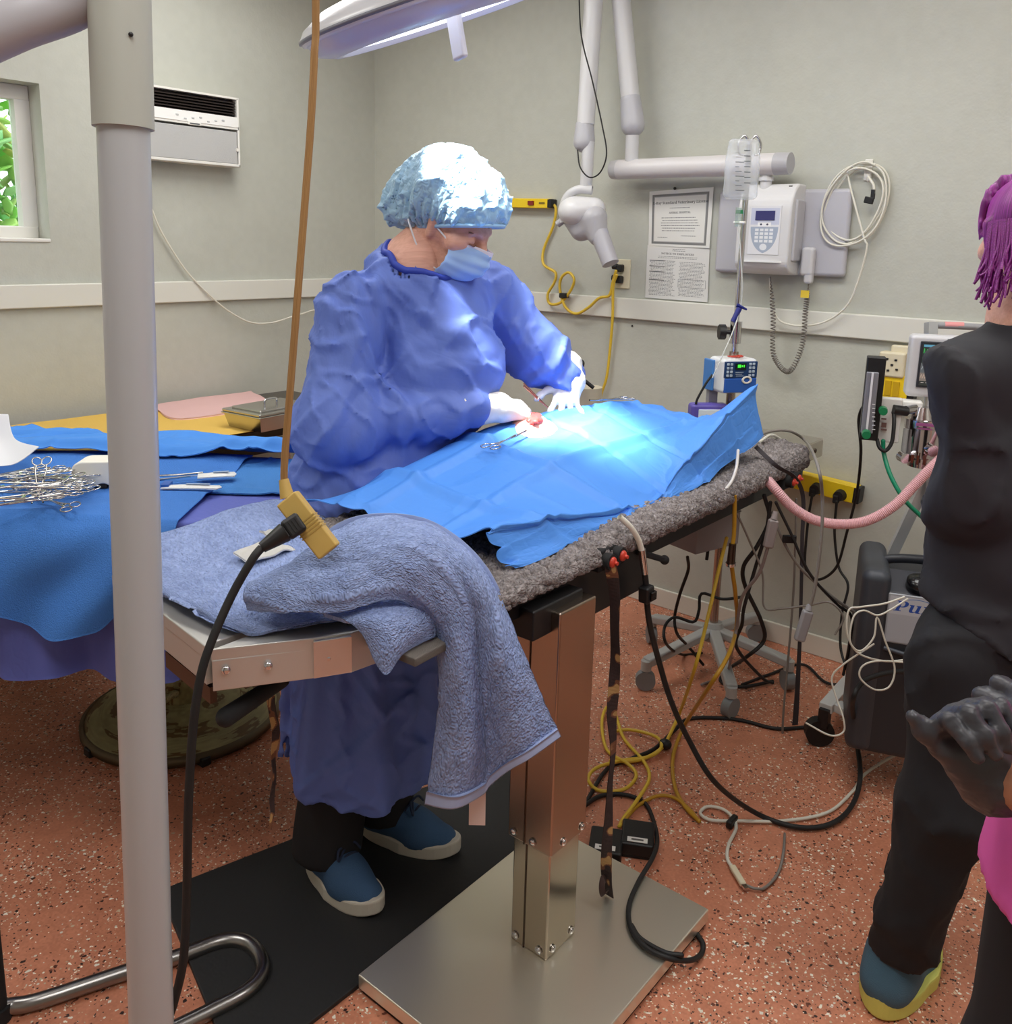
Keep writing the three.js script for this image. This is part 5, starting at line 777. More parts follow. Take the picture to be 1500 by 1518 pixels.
// ---------- anaesthesia machine ----------
const AZ = 2.45;
{
  const t = thing('anesthesia_machine', 'anesthesia machine with black flowmeter, chrome vaporizer and grey upright frame', 'anesthesia machine', at(1330, 1090, AZ).setY(0));
  const fl = wpart(t, 'flowmeter', [fbox(1293, 590, 26, 124, 0.045, AZ, 0.004)], MT.black);
  wpart(fl, 'flow_tube', [fbox(1289, 597, 17, 92, 0.014, AZ - 0.025, 0.003)], M([150, 150, 158], 0.12, 0, { transmission: 0.3, thickness: 0 })); wpart(fl, 'tube_core', [fbox(1289, 597, 3, 90, 0.004, AZ - 0.034)], M([226, 226, 230], 0.3)); { const ms = []; for (let i = 0; i < 14; i++) ms.push(fbox(1295, 556 + i * 6.2, 4, 0.8, 0.002, AZ - 0.034)); wpart(fl, 'scale_print', ms, M([220, 220, 222], 0.5)); }
  const knobG = (px, py, r) => { const p = at(px, py, AZ - 0.04), g = cy(r * AZ / F, r * AZ / F * 0.9, 0.025, 0, 0, 0, 18).rotateX(Math.PI / 2).rotateY(YAW - 0.34); return mv(g, p.x, p.y, p.z); };
  wpart(fl, 'flow_knob', knobG(1284, 644, 6.5), MT.green, 'green knob');
  const pn = wpart(t, 'manifold_panel', [fbox(1316, 622, 34, 66, 0.03, AZ + 0.02, 0.004), fbox(1338, 600, 52, 16, 0.05, AZ + 0.03, 0.006)], M([226, 224, 220], 0.35));
  wpart(pn, 'flush_button', [knobG(1309, 609, 6.5)], MT.green, 'green flush button'); wpart(pn, 'gauge_print', [fbox(1310, 630, 7, 7, 0.003, AZ + 0.003), fbox(1310, 637, 8, 2.5, 0.003, AZ + 0.003), fbox(1310, 621, 7, 2, 0.003, AZ + 0.003)], M([110, 80, 74], 0.5));
  wpart(pn, 'elbow_port', [rod(at(1324, 607, AZ - 0.01), at(1345, 610, AZ - 0.01), 0.0135, 0.0135)], MT.black); wpart(pn, 'chrome_port', [rod(at(1343, 608, AZ - 0.01), at(1356, 606, AZ), 0.012, 0.014)], MT.chrome);
  const vp = wpart(t, 'vaporizer', [fcyl(1368, 612, 18, 18, AZ, 12), fcyl(1368, 628, 25, 14, AZ), fcyl(1368, 655, 23, 44, AZ), fcyl(1368, 684, 21, 14, AZ)], M([206, 200, 202], 0.12, 1));
  wpart(vp, 'label_print', [fbox(1371, 630, 24, 4, 0.004, AZ - 0.047), fbox(1371, 636, 20, 1.6, 0.004, AZ - 0.047)], M([150, 80, 130], 0.5)); wpart(vp, 'sight_glass', [fcyl(1341, 655, 4, 40, AZ)], M([206, 206, 206], 0.06, 0, { transmission: 0.6, thickness: 0 })); wpart(vp, 'drain_valve', mv(cy(0.014, 0.014, 0.03).rotateX(1.57).rotateY(YAW), ...at(1339, 678, AZ - 0.02).toArray()), MT.chrome); wpart(vp, 'filler_port', [mv(cy(0.016, 0.016, 0.03).rotateX(1.57).rotateY(YAW), ...at(1380, 667, AZ - 0.045).toArray())], MT.chrome);
  wpart(vp, 'fill_window', [fbox(1352, 680, 4, 12, 0.004, AZ - 0.041), fbox(1360, 682, 3, 14, 0.004, AZ - 0.043), fbox(1370, 682, 4, 14, 0.004, AZ - 0.043)], M([90, 46, 36], 0.2));
  const up = M([192, 194, 198], 0.3, 0.6);
  wpart(t, 'upright', bar(at(1380, 512, AZ + 0.1), at(1392, 1050, AZ + 0.1), 0.03, 0.03), up); wpart(t, 'upright', bar(at(1380, 478, AZ + 0.1), at(1379, 520, AZ + 0.1), 0.026, 0.03), up);
  wpart(t, 'handle_bar', [rod(at(1386, 482, AZ + 0.1), at(1478, 486, AZ + 0.06), 0.0095), rod(at(1478, 486, AZ + 0.06), at(1480, 560, AZ + 0.06), 0.0095)], MT.midGrey); wpart(t, 'red_sleeve', rod(at(1400, 482, AZ + 0.094), at(1428, 483, AZ + 0.082), 0.0102), M([226, 150, 150], 0.4));
  wpart(t, 'brace', bar(at(1318, 830, AZ + 0.2), at(1384, 690, AZ + 0.12), 0.03, 0.016, fwd.clone().negate()), M([206, 208, 210], 0.3, 0.5), 'sloping silver brace');
  wpart(t, 'back_panel', fbox(1405, 640, 40, 180, 0.02, AZ + 0.14, 0.003), M([206, 204, 198], 0.5));
  const c0 = onY(1212, 1103, 0), lg = M([214, 214, 212], 0.35);
  const k = wpart(t, 'caster', [mv(cy(0.043, 0.043, 0.034, 0, 0, 0, 32).rotateX(Math.PI / 2).rotateY(0.6), c0.x, 0.044, c0.z)], MT.black); wpart(k, 'caster_fork', bx(0.03, 0.06, 0.03, c0.x + 0.012, 0.095, c0.z), MT.black);
  const f0 = V(c0.x + 0.012, 0.125, c0.z), f1 = onY(1366, 1085, 0.1), f2 = onY(1265, 1003, 0.13);
  wpart(t, 'base_frame', bar(f0, f2.setY(0.13), 0.04, 0.028, V(0, 1, 0), 0.003), lg); wpart(t, 'base_frame', bar(f0.clone().add(V(0.02, 0, -0.04)), V(3.25, 0.115, 0.72), 0.04, 0.026, V(0, 1, 0), 0.003), lg); wpart(t, 'base_frame', bar(f2.clone().setY(0.13), V(3.2, 0.13, 0.28), 0.04, 0.026, V(0, 1, 0), 0.003), lg);
  for (const p of [V(3.25, 0.044, 0.72), V(3.2, 0.044, 0.28), V(f2.x, 0.044, f2.z)]) wpart(t, 'caster', [mv(cy(0.043, 0.043, 0.034, 0, 0, 0, 24).rotateX(Math.PI / 2), p.x, p.y, p.z), bx(0.03, 0.06, 0.03, p.x, 0.09, p.z)], MT.black);
}
{
  const c = at(1391, 545, AZ - 0.02), t = thing('patient_monitor', 'white patient monitor showing green and grey waveforms above the vaporizer', 'monitor', c, YAW - 0.3);
  part(t, 'housing', bx(0.175, 0.172, 0.06, 0.012, 0, -0.035, 0.012), M([206, 206, 210], 0.36)); part(t, 'bezel', bx(0.13, 0.128, 0.006, 0.014, 0.006, -0.003, 0.003), M([50, 52, 58], 0.3));
  const sc = canvasTex(256, 256, (g, w, h) => {
    g.fillStyle = '#3a3f3c'; g.fillRect(0, 0, w, h); g.fillStyle = '#70b0cc'; g.fillRect(6, 6, 60, 14); g.fillStyle = '#e8df80'; g.fillRect(70, 8, 170, 9); g.strokeStyle = '#58e070'; g.lineWidth = 2.5; g.beginPath(); for (let x = 8; x < 248; x += 1.5) { const y = 66 + 36 * Math.sin(x * 0.42) * (0.8 + 0.2 * Math.sin(x * 0.11)); x === 8 ? g.moveTo(x, y) : g.lineTo(x, y); } g.stroke();
    g.fillStyle = '#6d7072'; g.fillRect(0, 118, w, 60); g.strokeStyle = '#c9ccd0'; g.beginPath(); for (let x = 4; x < 252; x += 2) g.lineTo(x, 146 + 10 * Math.sin(x * 0.3)); g.stroke(); g.fillStyle = '#8f837a'; g.fillRect(0, 178, w, 50); g.strokeStyle = '#d6b8a4'; g.beginPath(); for (let x = 4; x < 252; x += 2) g.lineTo(x, 200 + 12 * Math.sin(x * 0.5)); g.stroke(); g.fillStyle = '#d8c9c4'; for (let i = 0; i < 9; i++) g.fillRect(10 + i * 26, 236, 16, 4); g.fillStyle = '#ece59a'; g.fillRect(100, 240, 150, 12); });
  const pl = new THREE.PlaneGeometry(0.118, 0.116); pl.translate(0.014, 0.006, 0.0008); part(t, 'screen', pl, M([10, 10, 10], 0.2, 0, { map: sc, emissive: new THREE.Color(1, 1, 1), emissiveMap: sc, emissiveIntensity: 0.75 }), 'lit screen with waveforms');
  part(t, 'badge', bx(0.03, 0.004, 0.002, 0.03, 0.077, -0.004), M([130, 130, 140], 0.4)); part(t, 'stand', bx(0.05, 0.04, 0.04, 0.01, -0.1, -0.04, 0.004), MT.lightGrey);
}
{ // hoses
  const p = [onX(1120, 690, 2.5), at(1150, 726, 2.42), at(1172, 750, 2.42), at(1205, 770, 2.42), at(1245, 777, 2.42), at(1285, 772, 2.4), at(1325, 750, 2.38), at(1355, 720, 2.37), at(1384, 690, 2.36), at(1430, 650, 2.38)];
  const c = new THREE.CatmullRomCurve3(p), seg = 1100, g = new THREE.TubeGeometry(c, seg, 0.0135, 12, false), pos = g.attributes.position;
  for (let i = 0; i <= seg; i++) { const q = c.getPointAt(i / seg), k = 1 + 0.055 * Math.sin(i * 0.95); for (let j = 0; j <= 12; j++) { const n = i * 13 + j; pos.setXYZ(n, q.x + (pos.getX(n) - q.x) * k, q.y + (pos.getY(n) - q.y) * k, q.z + (pos.getZ(n) - q.z) * k); } } g.computeVertexNormals();
  const t = thing('breathing_hose', 'pink ribbed breathing hose sagging from the table to the vaporizer', 'hose', p[0]); wpart(t, 'outer_tube', g, M([240, 190, 196], 0.3, 0, { transmission: 0.25, thickness: 0 })); wpart(t, 'inner_tube', tube(p.map((q) => q.clone().add(V(0, -0.003, 0))), 0.0095, 120), M([224, 92, 110], 0.4));
  cable('oxygen_hose', 'green oxygen hose hanging from the flowmeter panel', 'hose', [at(1309, 654, AZ), at(1310, 672, AZ), at(1320, 705, AZ - 0.02), at(1340, 740, AZ - 0.04), at(1365, 765, AZ - 0.05), at(1384, 783, AZ - 0.05), at(1400, 830, AZ - 0.02), at(1420, 900, AZ)], 0.0062, M([16, 132, 96], 0.3));
  cable('oxygen_hose', 'black gas hose curving under the flowmeter panel to the elbow port', 'hose', [at(1300, 652, AZ), at(1304, 664, AZ - 0.01), at(1313, 668, AZ - 0.015), at(1322, 655, AZ - 0.02), at(1325, 630, AZ - 0.02), at(1325, 613, AZ - 0.012)], 0.0055, MT.rubber);
}
{ // oxygen concentrator
  const t = thing('oxygen_concentrator', 'black oxygen concentrator with silver label standing on the machine base', 'oxygen concentrator', at(1350, 1070, 2.5).setY(0.13), YAW - 0.34);
  const w = 0.34, h = 0.53, d = 0.3;
  part(t, 'housing', [bx(w, h * 0.9, d, 0, h * 0.45, -0.06, 0.02)], M([44, 46, 52], 0.5)); part(t, 'side_pillar', [bx(0.075, h, d * 0.98, -w / 2 + 0.035, h * 0.5, -0.05, 0.028)], M([58, 62, 70], 0.45)); part(t, 'side_pillar', [bx(0.075, h, d * 0.98, w / 2 - 0.035, h * 0.5, -0.05, 0.028)], M([58, 62, 70], 0.45));
  part(t, 'handle', tube([V(-w / 2 + 0.05, h * 0.95, -0.06), V(-w / 2 + 0.08, h * 0.985, -0.06), V(0, h * 1.0, -0.06), V(w / 2 - 0.08, h * 0.985, -0.06), V(w / 2 - 0.05, h * 0.95, -0.06)], 0.013, 40), M([40, 42, 50], 0.4));
  part(t, 'top_deck', mv(bx(w - 0.12, 0.06, 0.1, 0, 0, 0, 0.012).rotateX(0.5), 0, h * 0.885, 0.03), M([50, 52, 60], 0.45)); const kb = part(t, 'flow_dial', mv(lathe([[0, 0.02], [0.014, 0.02], [0.016, 0.014], [0.03, 0.012], [0.032, -0.01], [0, -0.01]]).rotateX(0.3), -0.03, h * 0.945, 0.06), MT.blackGloss);
  const lt = canvasTex(512, 384, (c, W2, H2) => { c.fillStyle = '#b3b6be'; c.fillRect(0, 0, W2, H2); c.fillStyle = '#c2c5cc'; c.fillRect(0, 0, W2, 150); c.font = 'italic bold 120px serif'; c.fillStyle = '#2b50a8'; c.fillText('Pure', 20, 122); c.font = '112px serif'; c.fillStyle = '#5c9a5e'; c.fillText('life', 262, 122); c.strokeStyle = '#5d7fb8'; c.lineWidth = 6; c.beginPath(); c.moveTo(90, 24); c.quadraticCurveTo(160, -2, 240, 30); c.stroke(); });
  const lp = new THREE.PlaneGeometry(w - 0.12, 0.13); lp.translate(0.012, h * 0.765, 0.0935); part(t, 'label_panel', bx(w - 0.112, 0.14, 0.006, 0.012, h * 0.765, 0.089, 0.003), M([170, 172, 178], 0.4)); part(t, 'label_print', lp, M(new THREE.Color(1, 1, 1), 0.35, 0, { map: lt }));
  part(t, 'front_lip', tube([V(-w / 2 + 0.07, h * 0.6, 0.092), V(0, h * 0.585, 0.105), V(w / 2 - 0.07, h * 0.6, 0.092)], 0.006, 24), M([70, 74, 84], 0.4));
}

// ---------- counter along the left wall, instrument table ----------
{
  const t = thing('steel_counter', 'dark steel counter table along the wall under the yellow cloth', 'table', [0.5, 0, 1.5]);
  wpart(t, 'top', bx(0.66, 0.035, 2.1, 0.4, 0.765, 1.66, 0.004), M([82, 70, 62], 0.25, 1)); wpart(t, 'apron', bx(0.02, 0.05, 2.0, 0.7, 0.71, 1.66, 0.003), M([66, 58, 54], 0.3, 1)); wpart(t, 'apron', bx(0.6, 0.05, 0.02, 0.4, 0.71, 0.66, 0.003), M([66, 58, 54], 0.3, 1));
  for (const [x, z] of [[0.12, 0.66], [0.69, 0.66], [0.12, 2.64], [0.69, 2.64]]) wpart(t, 'leg', cy(0.02, 0.02, 0.75, x, 0.375, z), MT.steel);
  const yl = clothGeo(60, 90, (u, v) => { const x = mix(0.08, 0.74, u), z = mix(2.6, 0.86, v), drop = sstep(0.93, 1, u) * 0.0; return V(x + (v > 0.9 ? -0.3 * (v - 0.9) * u : 0), 0.786 + 0.02 * sstep(0.55, 0.2, v) * (0.5 + 0.5 * noise(v * 6, u * 2)) * (u < 0.25 ? 1 : 0.2) + 0.003 * ridge(u * 5, v * 7) - drop, z); }, 0.003, [0.7, 1.8]);
  solo('cloth', 'yellow cloth spread over the steel counter', 'cloth', yl, M([240, 198, 96], 0.8, 0, { bumpMap: rep(weaveTex, 30, 60), bumpScale: 0.0006 }));
  const Q = (px, py, h) => onY(px, py, h).toArray(), pf = crGrid([[Q(225, 600, 0.8), Q(300, 588, 0.8), Q(372, 580, 0.8)], [Q(232, 606, 0.8), Q(310, 600, 0.8), Q(392, 590, 0.8)], [Q(235, 608, 0.796), Q(270, 620, 0.796), Q(400, 602, 0.796)]]);
  solo('cloth', 'pink cloth folded on the yellow cloth beside the lidded tray', 'cloth', clothGeo(40, 30, (u, v) => { const p = pf(u, v); p.y += 0.002 * noise(u * 6, v * 6); return p; }, 0.006), M([232, 190, 188], 0.85, 0, { bumpMap: rep(weaveTex, 10, 10), bumpScale: 0.0006 }));
  const tc = onY(402, 622, 0.81), tr = thing('instrument_tray', 'lidded stainless steel instrument tray standing on the yellow cloth', 'tray', [tc.x, 0.79, tc.z], 0.1);
  const tub = new THREE.BoxGeometry(0.2, 0.055, 0.28, 1, 1, 1), pp = tub.attributes.position; for (let i = 0; i < pp.count; i++) if (pp.getY(i) < 0) { pp.setX(i, pp.getX(i) * 0.88); pp.setZ(i, pp.getZ(i) * 0.9); } tub.translate(0, 0.03, 0); tub.computeVertexNormals();
  part(tr, 'pan', [tub, bx(0.215, 0.006, 0.295, 0, 0.058, 0, 0.003)], MT.steel); const lid = part(tr, 'lid', [bx(0.21, 0.012, 0.29, 0, 0.067, 0, 0.005), bx(0.16, 0.01, 0.24, 0, 0.076, 0, 0.005)], MT.steel); part(lid, 'lid_handle', tube([V(0, 0.08, -0.03), V(0, 0.1, -0.025), V(0, 0.1, 0.025), V(0, 0.08, 0.03)], 0.004, 20), MT.chrome);
}
// instrument table: round cast pedestal, draped top
const IT = { c: V(1.27, 0, 2.01), y: 0.85, ax: right0.clone(), az: V(Math.sin(YAW), 0, Math.cos(YAW)) };   // ax across the view, az towards the viewer
const itP = (a, b, y = IT.y) => V(IT.c.x + IT.ax.x * a + IT.az.x * b, y, IT.c.z + IT.ax.z * a + IT.az.z * b);
{
  const pc = onY(272, 1055, 0.02), t = thing('instrument_table', 'old instrument table on a round green cast pedestal under blue cloths', 'table', [pc.x, 0, pc.z]);
  const iron = M(new THREE.Color(1, 1, 1), 0.55, 0, { map: dataTex(256, 256, (u, v) => { const n = tnoise(u, v, 14, 81), m = tnoise(u, v, 60, 82), rust = n > 0.62 && m > 0.4; return rust ? [92 + 20 * m, 70 + 16 * m, 44] : [150 + 26 * (m - 0.5), 142 + 26 * (m - 0.5), 100 + 20 * (m - 0.5)]; }) });
  const R = 0.295;
  part(t, 'pedestal_base', lathe([[0, 0.085], [0.06, 0.085], [0.1, 0.08], [0.17, 0.068], [0.175, 0.06], [0.23, 0.055], [0.24, 0.047], [R - 0.02, 0.04], [R, 0.028], [R, 0.008], [0, 0.008]], 64), iron, 'worn olive cast base'); part(t, 'base_rim', lathe([[R - 0.025, 0.012], [R + 0.003, 0.012], [R + 0.003, 0.03], [R - 0.01, 0.036]], 64), M([96, 84, 62], 0.5, 0.4));
  for (let i = 0; i < 5; i++) { const a = i * 1.257 + 0.35; part(t, 'foot', bx(0.035, 0.026, 0.03, Math.cos(a) * R * 0.98, 0.013, Math.sin(a) * R * 0.98, 0.004), MT.black); }
  part(t, 'pump_column', [lathe([[0, 0.08], [0.075, 0.08], [0.07, 0.2], [0.055, 0.26], [0.05, 0.8], [0, 0.8]], 40)], iron); part(t, 'foot_pedal', [tube([V(0.05, 0.12, 0.05), V(0.1, 0.15, 0.1), V(0.12, 0.14, 0.16)], 0.012, 20)], iron);
  const o = V(pc.x, 0, pc.z), tp = bx(0.98, 0.03, 0.56, 0, 0, 0, 0.006); tp.rotateY(YAW); const m = itP(-0.05, 0, 0.815); tp.translate(m.x - pc.x, 0.815, m.z - pc.z); part(t, 'table_top', tp, MT.steel);
  // violet-blue sheet hanging all round
  const A = 0.53, B = 0.31, sheet = clothGeo(220, 60, (u, v) => {
    const a = u * Math.PI * 2, ca = Math.cos(a), sa = Math.sin(a), k = Math.pow(Math.pow(Math.abs(ca), 5) + Math.pow(Math.abs(sa), 5), -0.2), ex = ca * k, ey = sa * k;
    if (v < 0.35) { const q = v / 0.35; const p = itP(-0.05 + ex * A * q, ey * B * q, 0.834 + 0.002 * noise(ex * 9 * q, ey * 9 * q)); return p; }
    const q = (v - 0.35) / 0.65, L = 0.36 + 0.05 * noise(a * 1.3, 2) - 0.12 * sstep(0.2, 0.95, ca), fold = 0.03 * q * (Math.sin(a * 13 + 2 * noise(a * 2, 5)) + 0.4 * Math.sin(a * 29)), out = 0.012 + 0.045 * q + fold;
    return itP(-0.05 + ex * (A + out), ey * (B + out), 0.834 - L * q + 0.006 * sstep(0, 0.05, q) * noise(a * 10, q * 4));
  }, 0.0025, [2.4, 0.8]);
  solo('table_sheet', 'violet blue sheet hanging in folds round the instrument table', 'sheet', sheet, M([92, 104, 186], 0.75, 0, { bumpMap: rep(creaseTex, 3, 1), bumpScale: 0.0015 }));
  // blue huckaback towel over the front edge
  const tw = clothGeo(120, 110, (u, v) => {
    const a = mix(-0.6, 0.235, u); let b, y; const s = mix(-0.28, 0.75, v), edge = 0.33 + 0.004 * Math.sin(u * 20);
    const len = 0.4 + 0.26 * sstep(0.35, 0.72, u) - 0.5 * sstep(0.8, 1, u) + 0.04 * Math.sin(u * 13);
    if (s < edge) { b = s; y = 0.846 + 0.01 * ridge(a * 5, s * 5 + 2) * 1 + 0.02 * Math.exp(-(((s + 0.2) / 0.06) ** 2)) * (0.5 + 0.5 * noise(a * 7, 2)); } else { const q = (s - edge) * len; b = edge + 0.05 * (1 - Math.exp(-q * 30)) + 0.16 * q + 0.026 * Math.sin(a * 21 + 3 * noise(a * 4, q * 3)) * sstep(0, 0.2, q); y = 0.848 - q * 0.92 + 0.004 * noise(a * 14, q * 9); }
    return itP(a, b, y);
  }, 0.003, [1, 1]);
  solo('surgical_towel', 'blue woven surgical towel draped over the front of the instrument table', 'towel', tw, M([64, 124, 206], 0.9, 0, { bumpMap: rep(terryBump, 4, 4), bumpScale: 0.002 }));
  const bk = clothGeo(90, 50, (u, v) => { const a = mix(-0.72, 0.36, u), b = mix(-0.55, -0.19, v); const bump = 0.035 * (0.5 + 0.5 * noise(a * 4, b * 9)) + 0.02 * ridge(a * 5 + b * 6, b * 9) + 0.008 * ridge(a * 14, b * 20); return itP(a, b + 0.02 * noise(a * 4, 7), 0.838 + bump * sstep(0, 0.25, v) + 0.02 * sstep(0.6, 0.9, v) * sstep(1, 0.93, v) + 0.012 * v); }, 0.003);
  solo('surgical_towel', 'blue surgical cloth bunched along the back of the instrument table', 'towel', bk, M([74, 142, 226], 0.85));
  const rt = clothGeo(60, 40, (u, v) => { const a = mix(0.16, 0.43, u), b = mix(-0.27, 0.1, v); const r = Math.hypot((a - 0.25) / 0.2, (b + 0.08) / 0.22); return itP(a, b, 0.842 + 0.006 * ridge(a * 12, b * 8) + 0.003); }, 0.003);
  solo('surgical_towel', 'small blue towel spread on the table top beside the scalpel packets', 'towel', rt, M([66, 132, 206], 0.9, 0, { bumpMap: rep(terryBump, 2, 2), bumpScale: 0.002 }));
}
// pile of clamps, box, packets, paper
{
  seed = 91; const spot = (px, py, y) => onY(px, py, y);
  const list = [[4, 705, 0.9], [20, 700, 0.5], [36, 712, 0.2], [58, 700, 1.1], [12, 722, 0.75], [30, 730, 0.4], [52, 722, -0.2], [72, 716, 0.6], [44, 740, 0.15], [66, 736, 0.85], [88, 728, 0.35], [92, 712, -0.35], [24, 745, 0.55], [98, 706, 0.05], [8, 738, 0.25], [80, 744, -0.5]];
  for (let i = 0; i < 12; i++) list.push([rr(0, 100), rr(704, 742), rr(-0.4, 1.1)]);
  list.forEach(([px, py, a], i) => { const y = 0.858 + 0.007 * (i % 5) + (i > 8 ? 0.01 : 0) + (i > 16 ? 0.012 : 0), p = spot(px, py, y); clampTool('steel ring-handled clamp in the heap on the blue instrument towel', [p.x, y, p.z], YAW + Math.PI + a + rr(-0.15, 0.15), rr(-0.08, 0.08), 'heap of clamps on the instrument table', rr(0.02, 0.12), rr(-0.3, 0.3), 1.0); });
  const p1 = spot(60, 722, 0.88); clampTool('opened steel clamp standing tent-like on the heap of clamps', [p1.x, 0.9, p1.z], YAW - 1.2, -0.5, 'heap of clamps on the instrument table', 0.3, 0, 1.0);
  const bp = spot(150, 712, 0.87), bxg = thing('foam_block', 'white foam block with notched underside standing by the clamps', 'block', [bp.x, 0.852, bp.z], YAW + 0.1);
  const pr = new THREE.Shape(); pr.moveTo(-0.06, 0); pr.lineTo(-0.06, 0.045); pr.quadraticCurveTo(-0.058, 0.062, -0.035, 0.064); pr.lineTo(0.07, 0.066); pr.lineTo(0.075, 0.01); pr.lineTo(0.03, 0.008); pr.quadraticCurveTo(0.012, 0.022, -0.006, 0.008); pr.lineTo(-0.025, 0); pr.closePath();
  const bg = new THREE.ExtrudeGeometry(pr, { depth: 0.07, bevelEnabled: true, bevelSize: 0.004, bevelThickness: 0.004, bevelSegments: 3 }); bg.translate(0, 0.004, -0.05); part(bxg, 'block', bg, M([236, 234, 224], 0.75)); part(bxg, 'slot', [bx(0.02, 0.012, 0.074, 0.01, 0.01, -0.014)], MT.blackMatte);
  const a0 = spot(262, 712, 0.86);
  const sc = thing('scalpel', 'steel scalpel with blue tip guard lying beside the white packets', 'scalpel', a0); wpart(sc, 'handle', [bar(spot(222, 713, 0.862), spot(282, 706, 0.862), 0.008, 0.004)], MT.instrument); wpart(sc, 'blade', [bar(spot(282, 706, 0.862), spot(310, 704, 0.862), 0.006, 0.0012)], MT.chrome); wpart(sc, 'tip_guard', bar(spot(244, 722, 0.862), spot(250, 716, 0.862), 0.02, 0.012), MT.blue);
  cable('steel_probe', 'thin steel probe lying behind the scalpel on the blue towel', 'instrument', [spot(225, 706, 0.862), spot(265, 704, 0.862), spot(300, 701, 0.862)], 0.003, MT.instrument);
  const pk = (label, c, l, w, ang, y) => { const q = thing('blade_packet', label, 'packet', [c.x, y, c.z], YAW + ang, 'packets on the instrument table'); part(q, 'wrapper', clothGeo(20, 10, (u, v) => V((u - 0.5) * l * (1 - 0.25 * Math.abs(v - 0.5) * (u > 0.8 ? 1 : 0)), 0.006 * Math.sin(u * 3.14) * Math.sin(v * 3.14) + 0.003, (v - 0.5) * w), 0.003), M([236, 236, 234], 0.35)); part(q, 'print', bx(l * 0.4, 0.001, w * 0.3, l * 0.1, 0.0105, 0), M([150, 170, 200], 0.5)); };
  pk('white blade packet propped against the scalpel handle', spot(322, 703, 0.866), 0.1, 0.045, 0.3, 0.862); pk('long white packet lying flat at the towel edge', spot(285, 722, 0.86), 0.15, 0.032, 0.05, 0.858);
  const w0 = clothGeo(30, 24, (u, v) => { const p = crGrid([[at(-30, 618, 2.46).toArray(), at(-10, 614, 2.46).toArray(), at(12, 614, 2.46).toArray()], [at(-30, 650, 2.42).toArray(), at(0, 655, 2.42).toArray(), at(22, 650, 2.42).toArray()], [at(-30, 690, 2.34).toArray(), at(20, 688, 2.34).toArray(), at(58, 662, 2.36).toArray()]])(u, v); return p; }, 0.0015);
  solo('instrument_wrap', 'sheet of white wrapping paper curling up at the end of the instrument table', 'paper', w0, M([232, 234, 240], 0.6));
}

// ---------- foreground: post frame, tube base, hanging cord, operating lamp ----------
{
  const a = at(183, 190, 1.08), b = at(224, 1500, 1.285), d = b.clone().sub(a), foot = a.clone().addScaledVector(d, (0.02 - a.y) / d.y), top = a.clone().addScaledVector(d, (1.86 - a.y) / d.y);
  const t = thing('support_post', 'white painted steel post with grey-white sleeve and slanting top tube', 'post', [foot.x, 0, foot.z]);
  const sleeveMat = M([176, 178, 170], 0.5);
  wpart(t, 'post', rod(foot, a.clone().addScaledVector(d, -0.03), 0.0305, 0.0305, 48), M([178, 180, 184], 0.32, 0, { clearcoat: 0.4, clearcoatRoughness: 0.2 })); wpart(t, 'foot_pad', cy(0.045, 0.04, 0.02, foot.x, 0.01, foot.z), MT.rubber);
  wpart(t, 'sleeve', [rod(a, top, 0.0355, 0.0355, 48)], sleeveMat, 'wider grey-white joining sleeve');
  const arm1 = at(-460, 240, 0.95), arm0 = top.clone(), f2 = arm1.clone().setY(0.02);
  wpart(t, 'top_tube', [tube([arm0.clone().add(V(0, -0.03, 0)), at(120, -5, 1.06), at(20, 35, 1.04), at(-100, 88, 1.02), at(-280, 165, 0.98), arm1], 0.031, 60, false, 24)], M([176, 174, 180], 0.35)); wpart(t, 'corner_joint', sp(0.042, ...top.toArray()), sleeveMat); wpart(t, 'corner_joint', sp(0.038, ...arm1.toArray()), sleeveMat);
  wpart(t, 'post', rod(f2, arm1, 0.0305, 0.0305, 32), MT.whitePaint); wpart(t, 'foot_pad', cy(0.045, 0.04, 0.02, f2.x, 0.01, f2.z), MT.rubber);
  wpart(t, 'rivet', mv(sp(0.0028), ...at(194, 51, 1.035).toArray()), MT.black);
}
{
  const y = 0.017, P = (px, py) => onY(px, py, y);
  const t = thing('floor_stand', 'bent steel tube floor base lying behind the white post', 'stand base', P(380, 1420));
  wpart(t, 'steel_tube', tube([P(-30, 1510).setY(0.03), P(14, 1492), P(60, 1483), P(190, 1440), P(262, 1419), P(325, 1396), P(362, 1396), P(384, 1415), P(388, 1442), P(365, 1470), P(310, 1500), P(240, 1535), P(120, 1600)], 0.0155, 160, false, 20), M([150, 148, 146], 0.28, 1));
  wpart(t, 'upright', [rod(P(-2, 1500).setY(0.01), P(-2, 1500).setY(0.62), 0.016, 0.016), cy(0.022, 0.022, 0.03, P(-2, 1500).x, 0.015, P(-2, 1500).z)], MT.blackMatte, 'black upright tube');
}
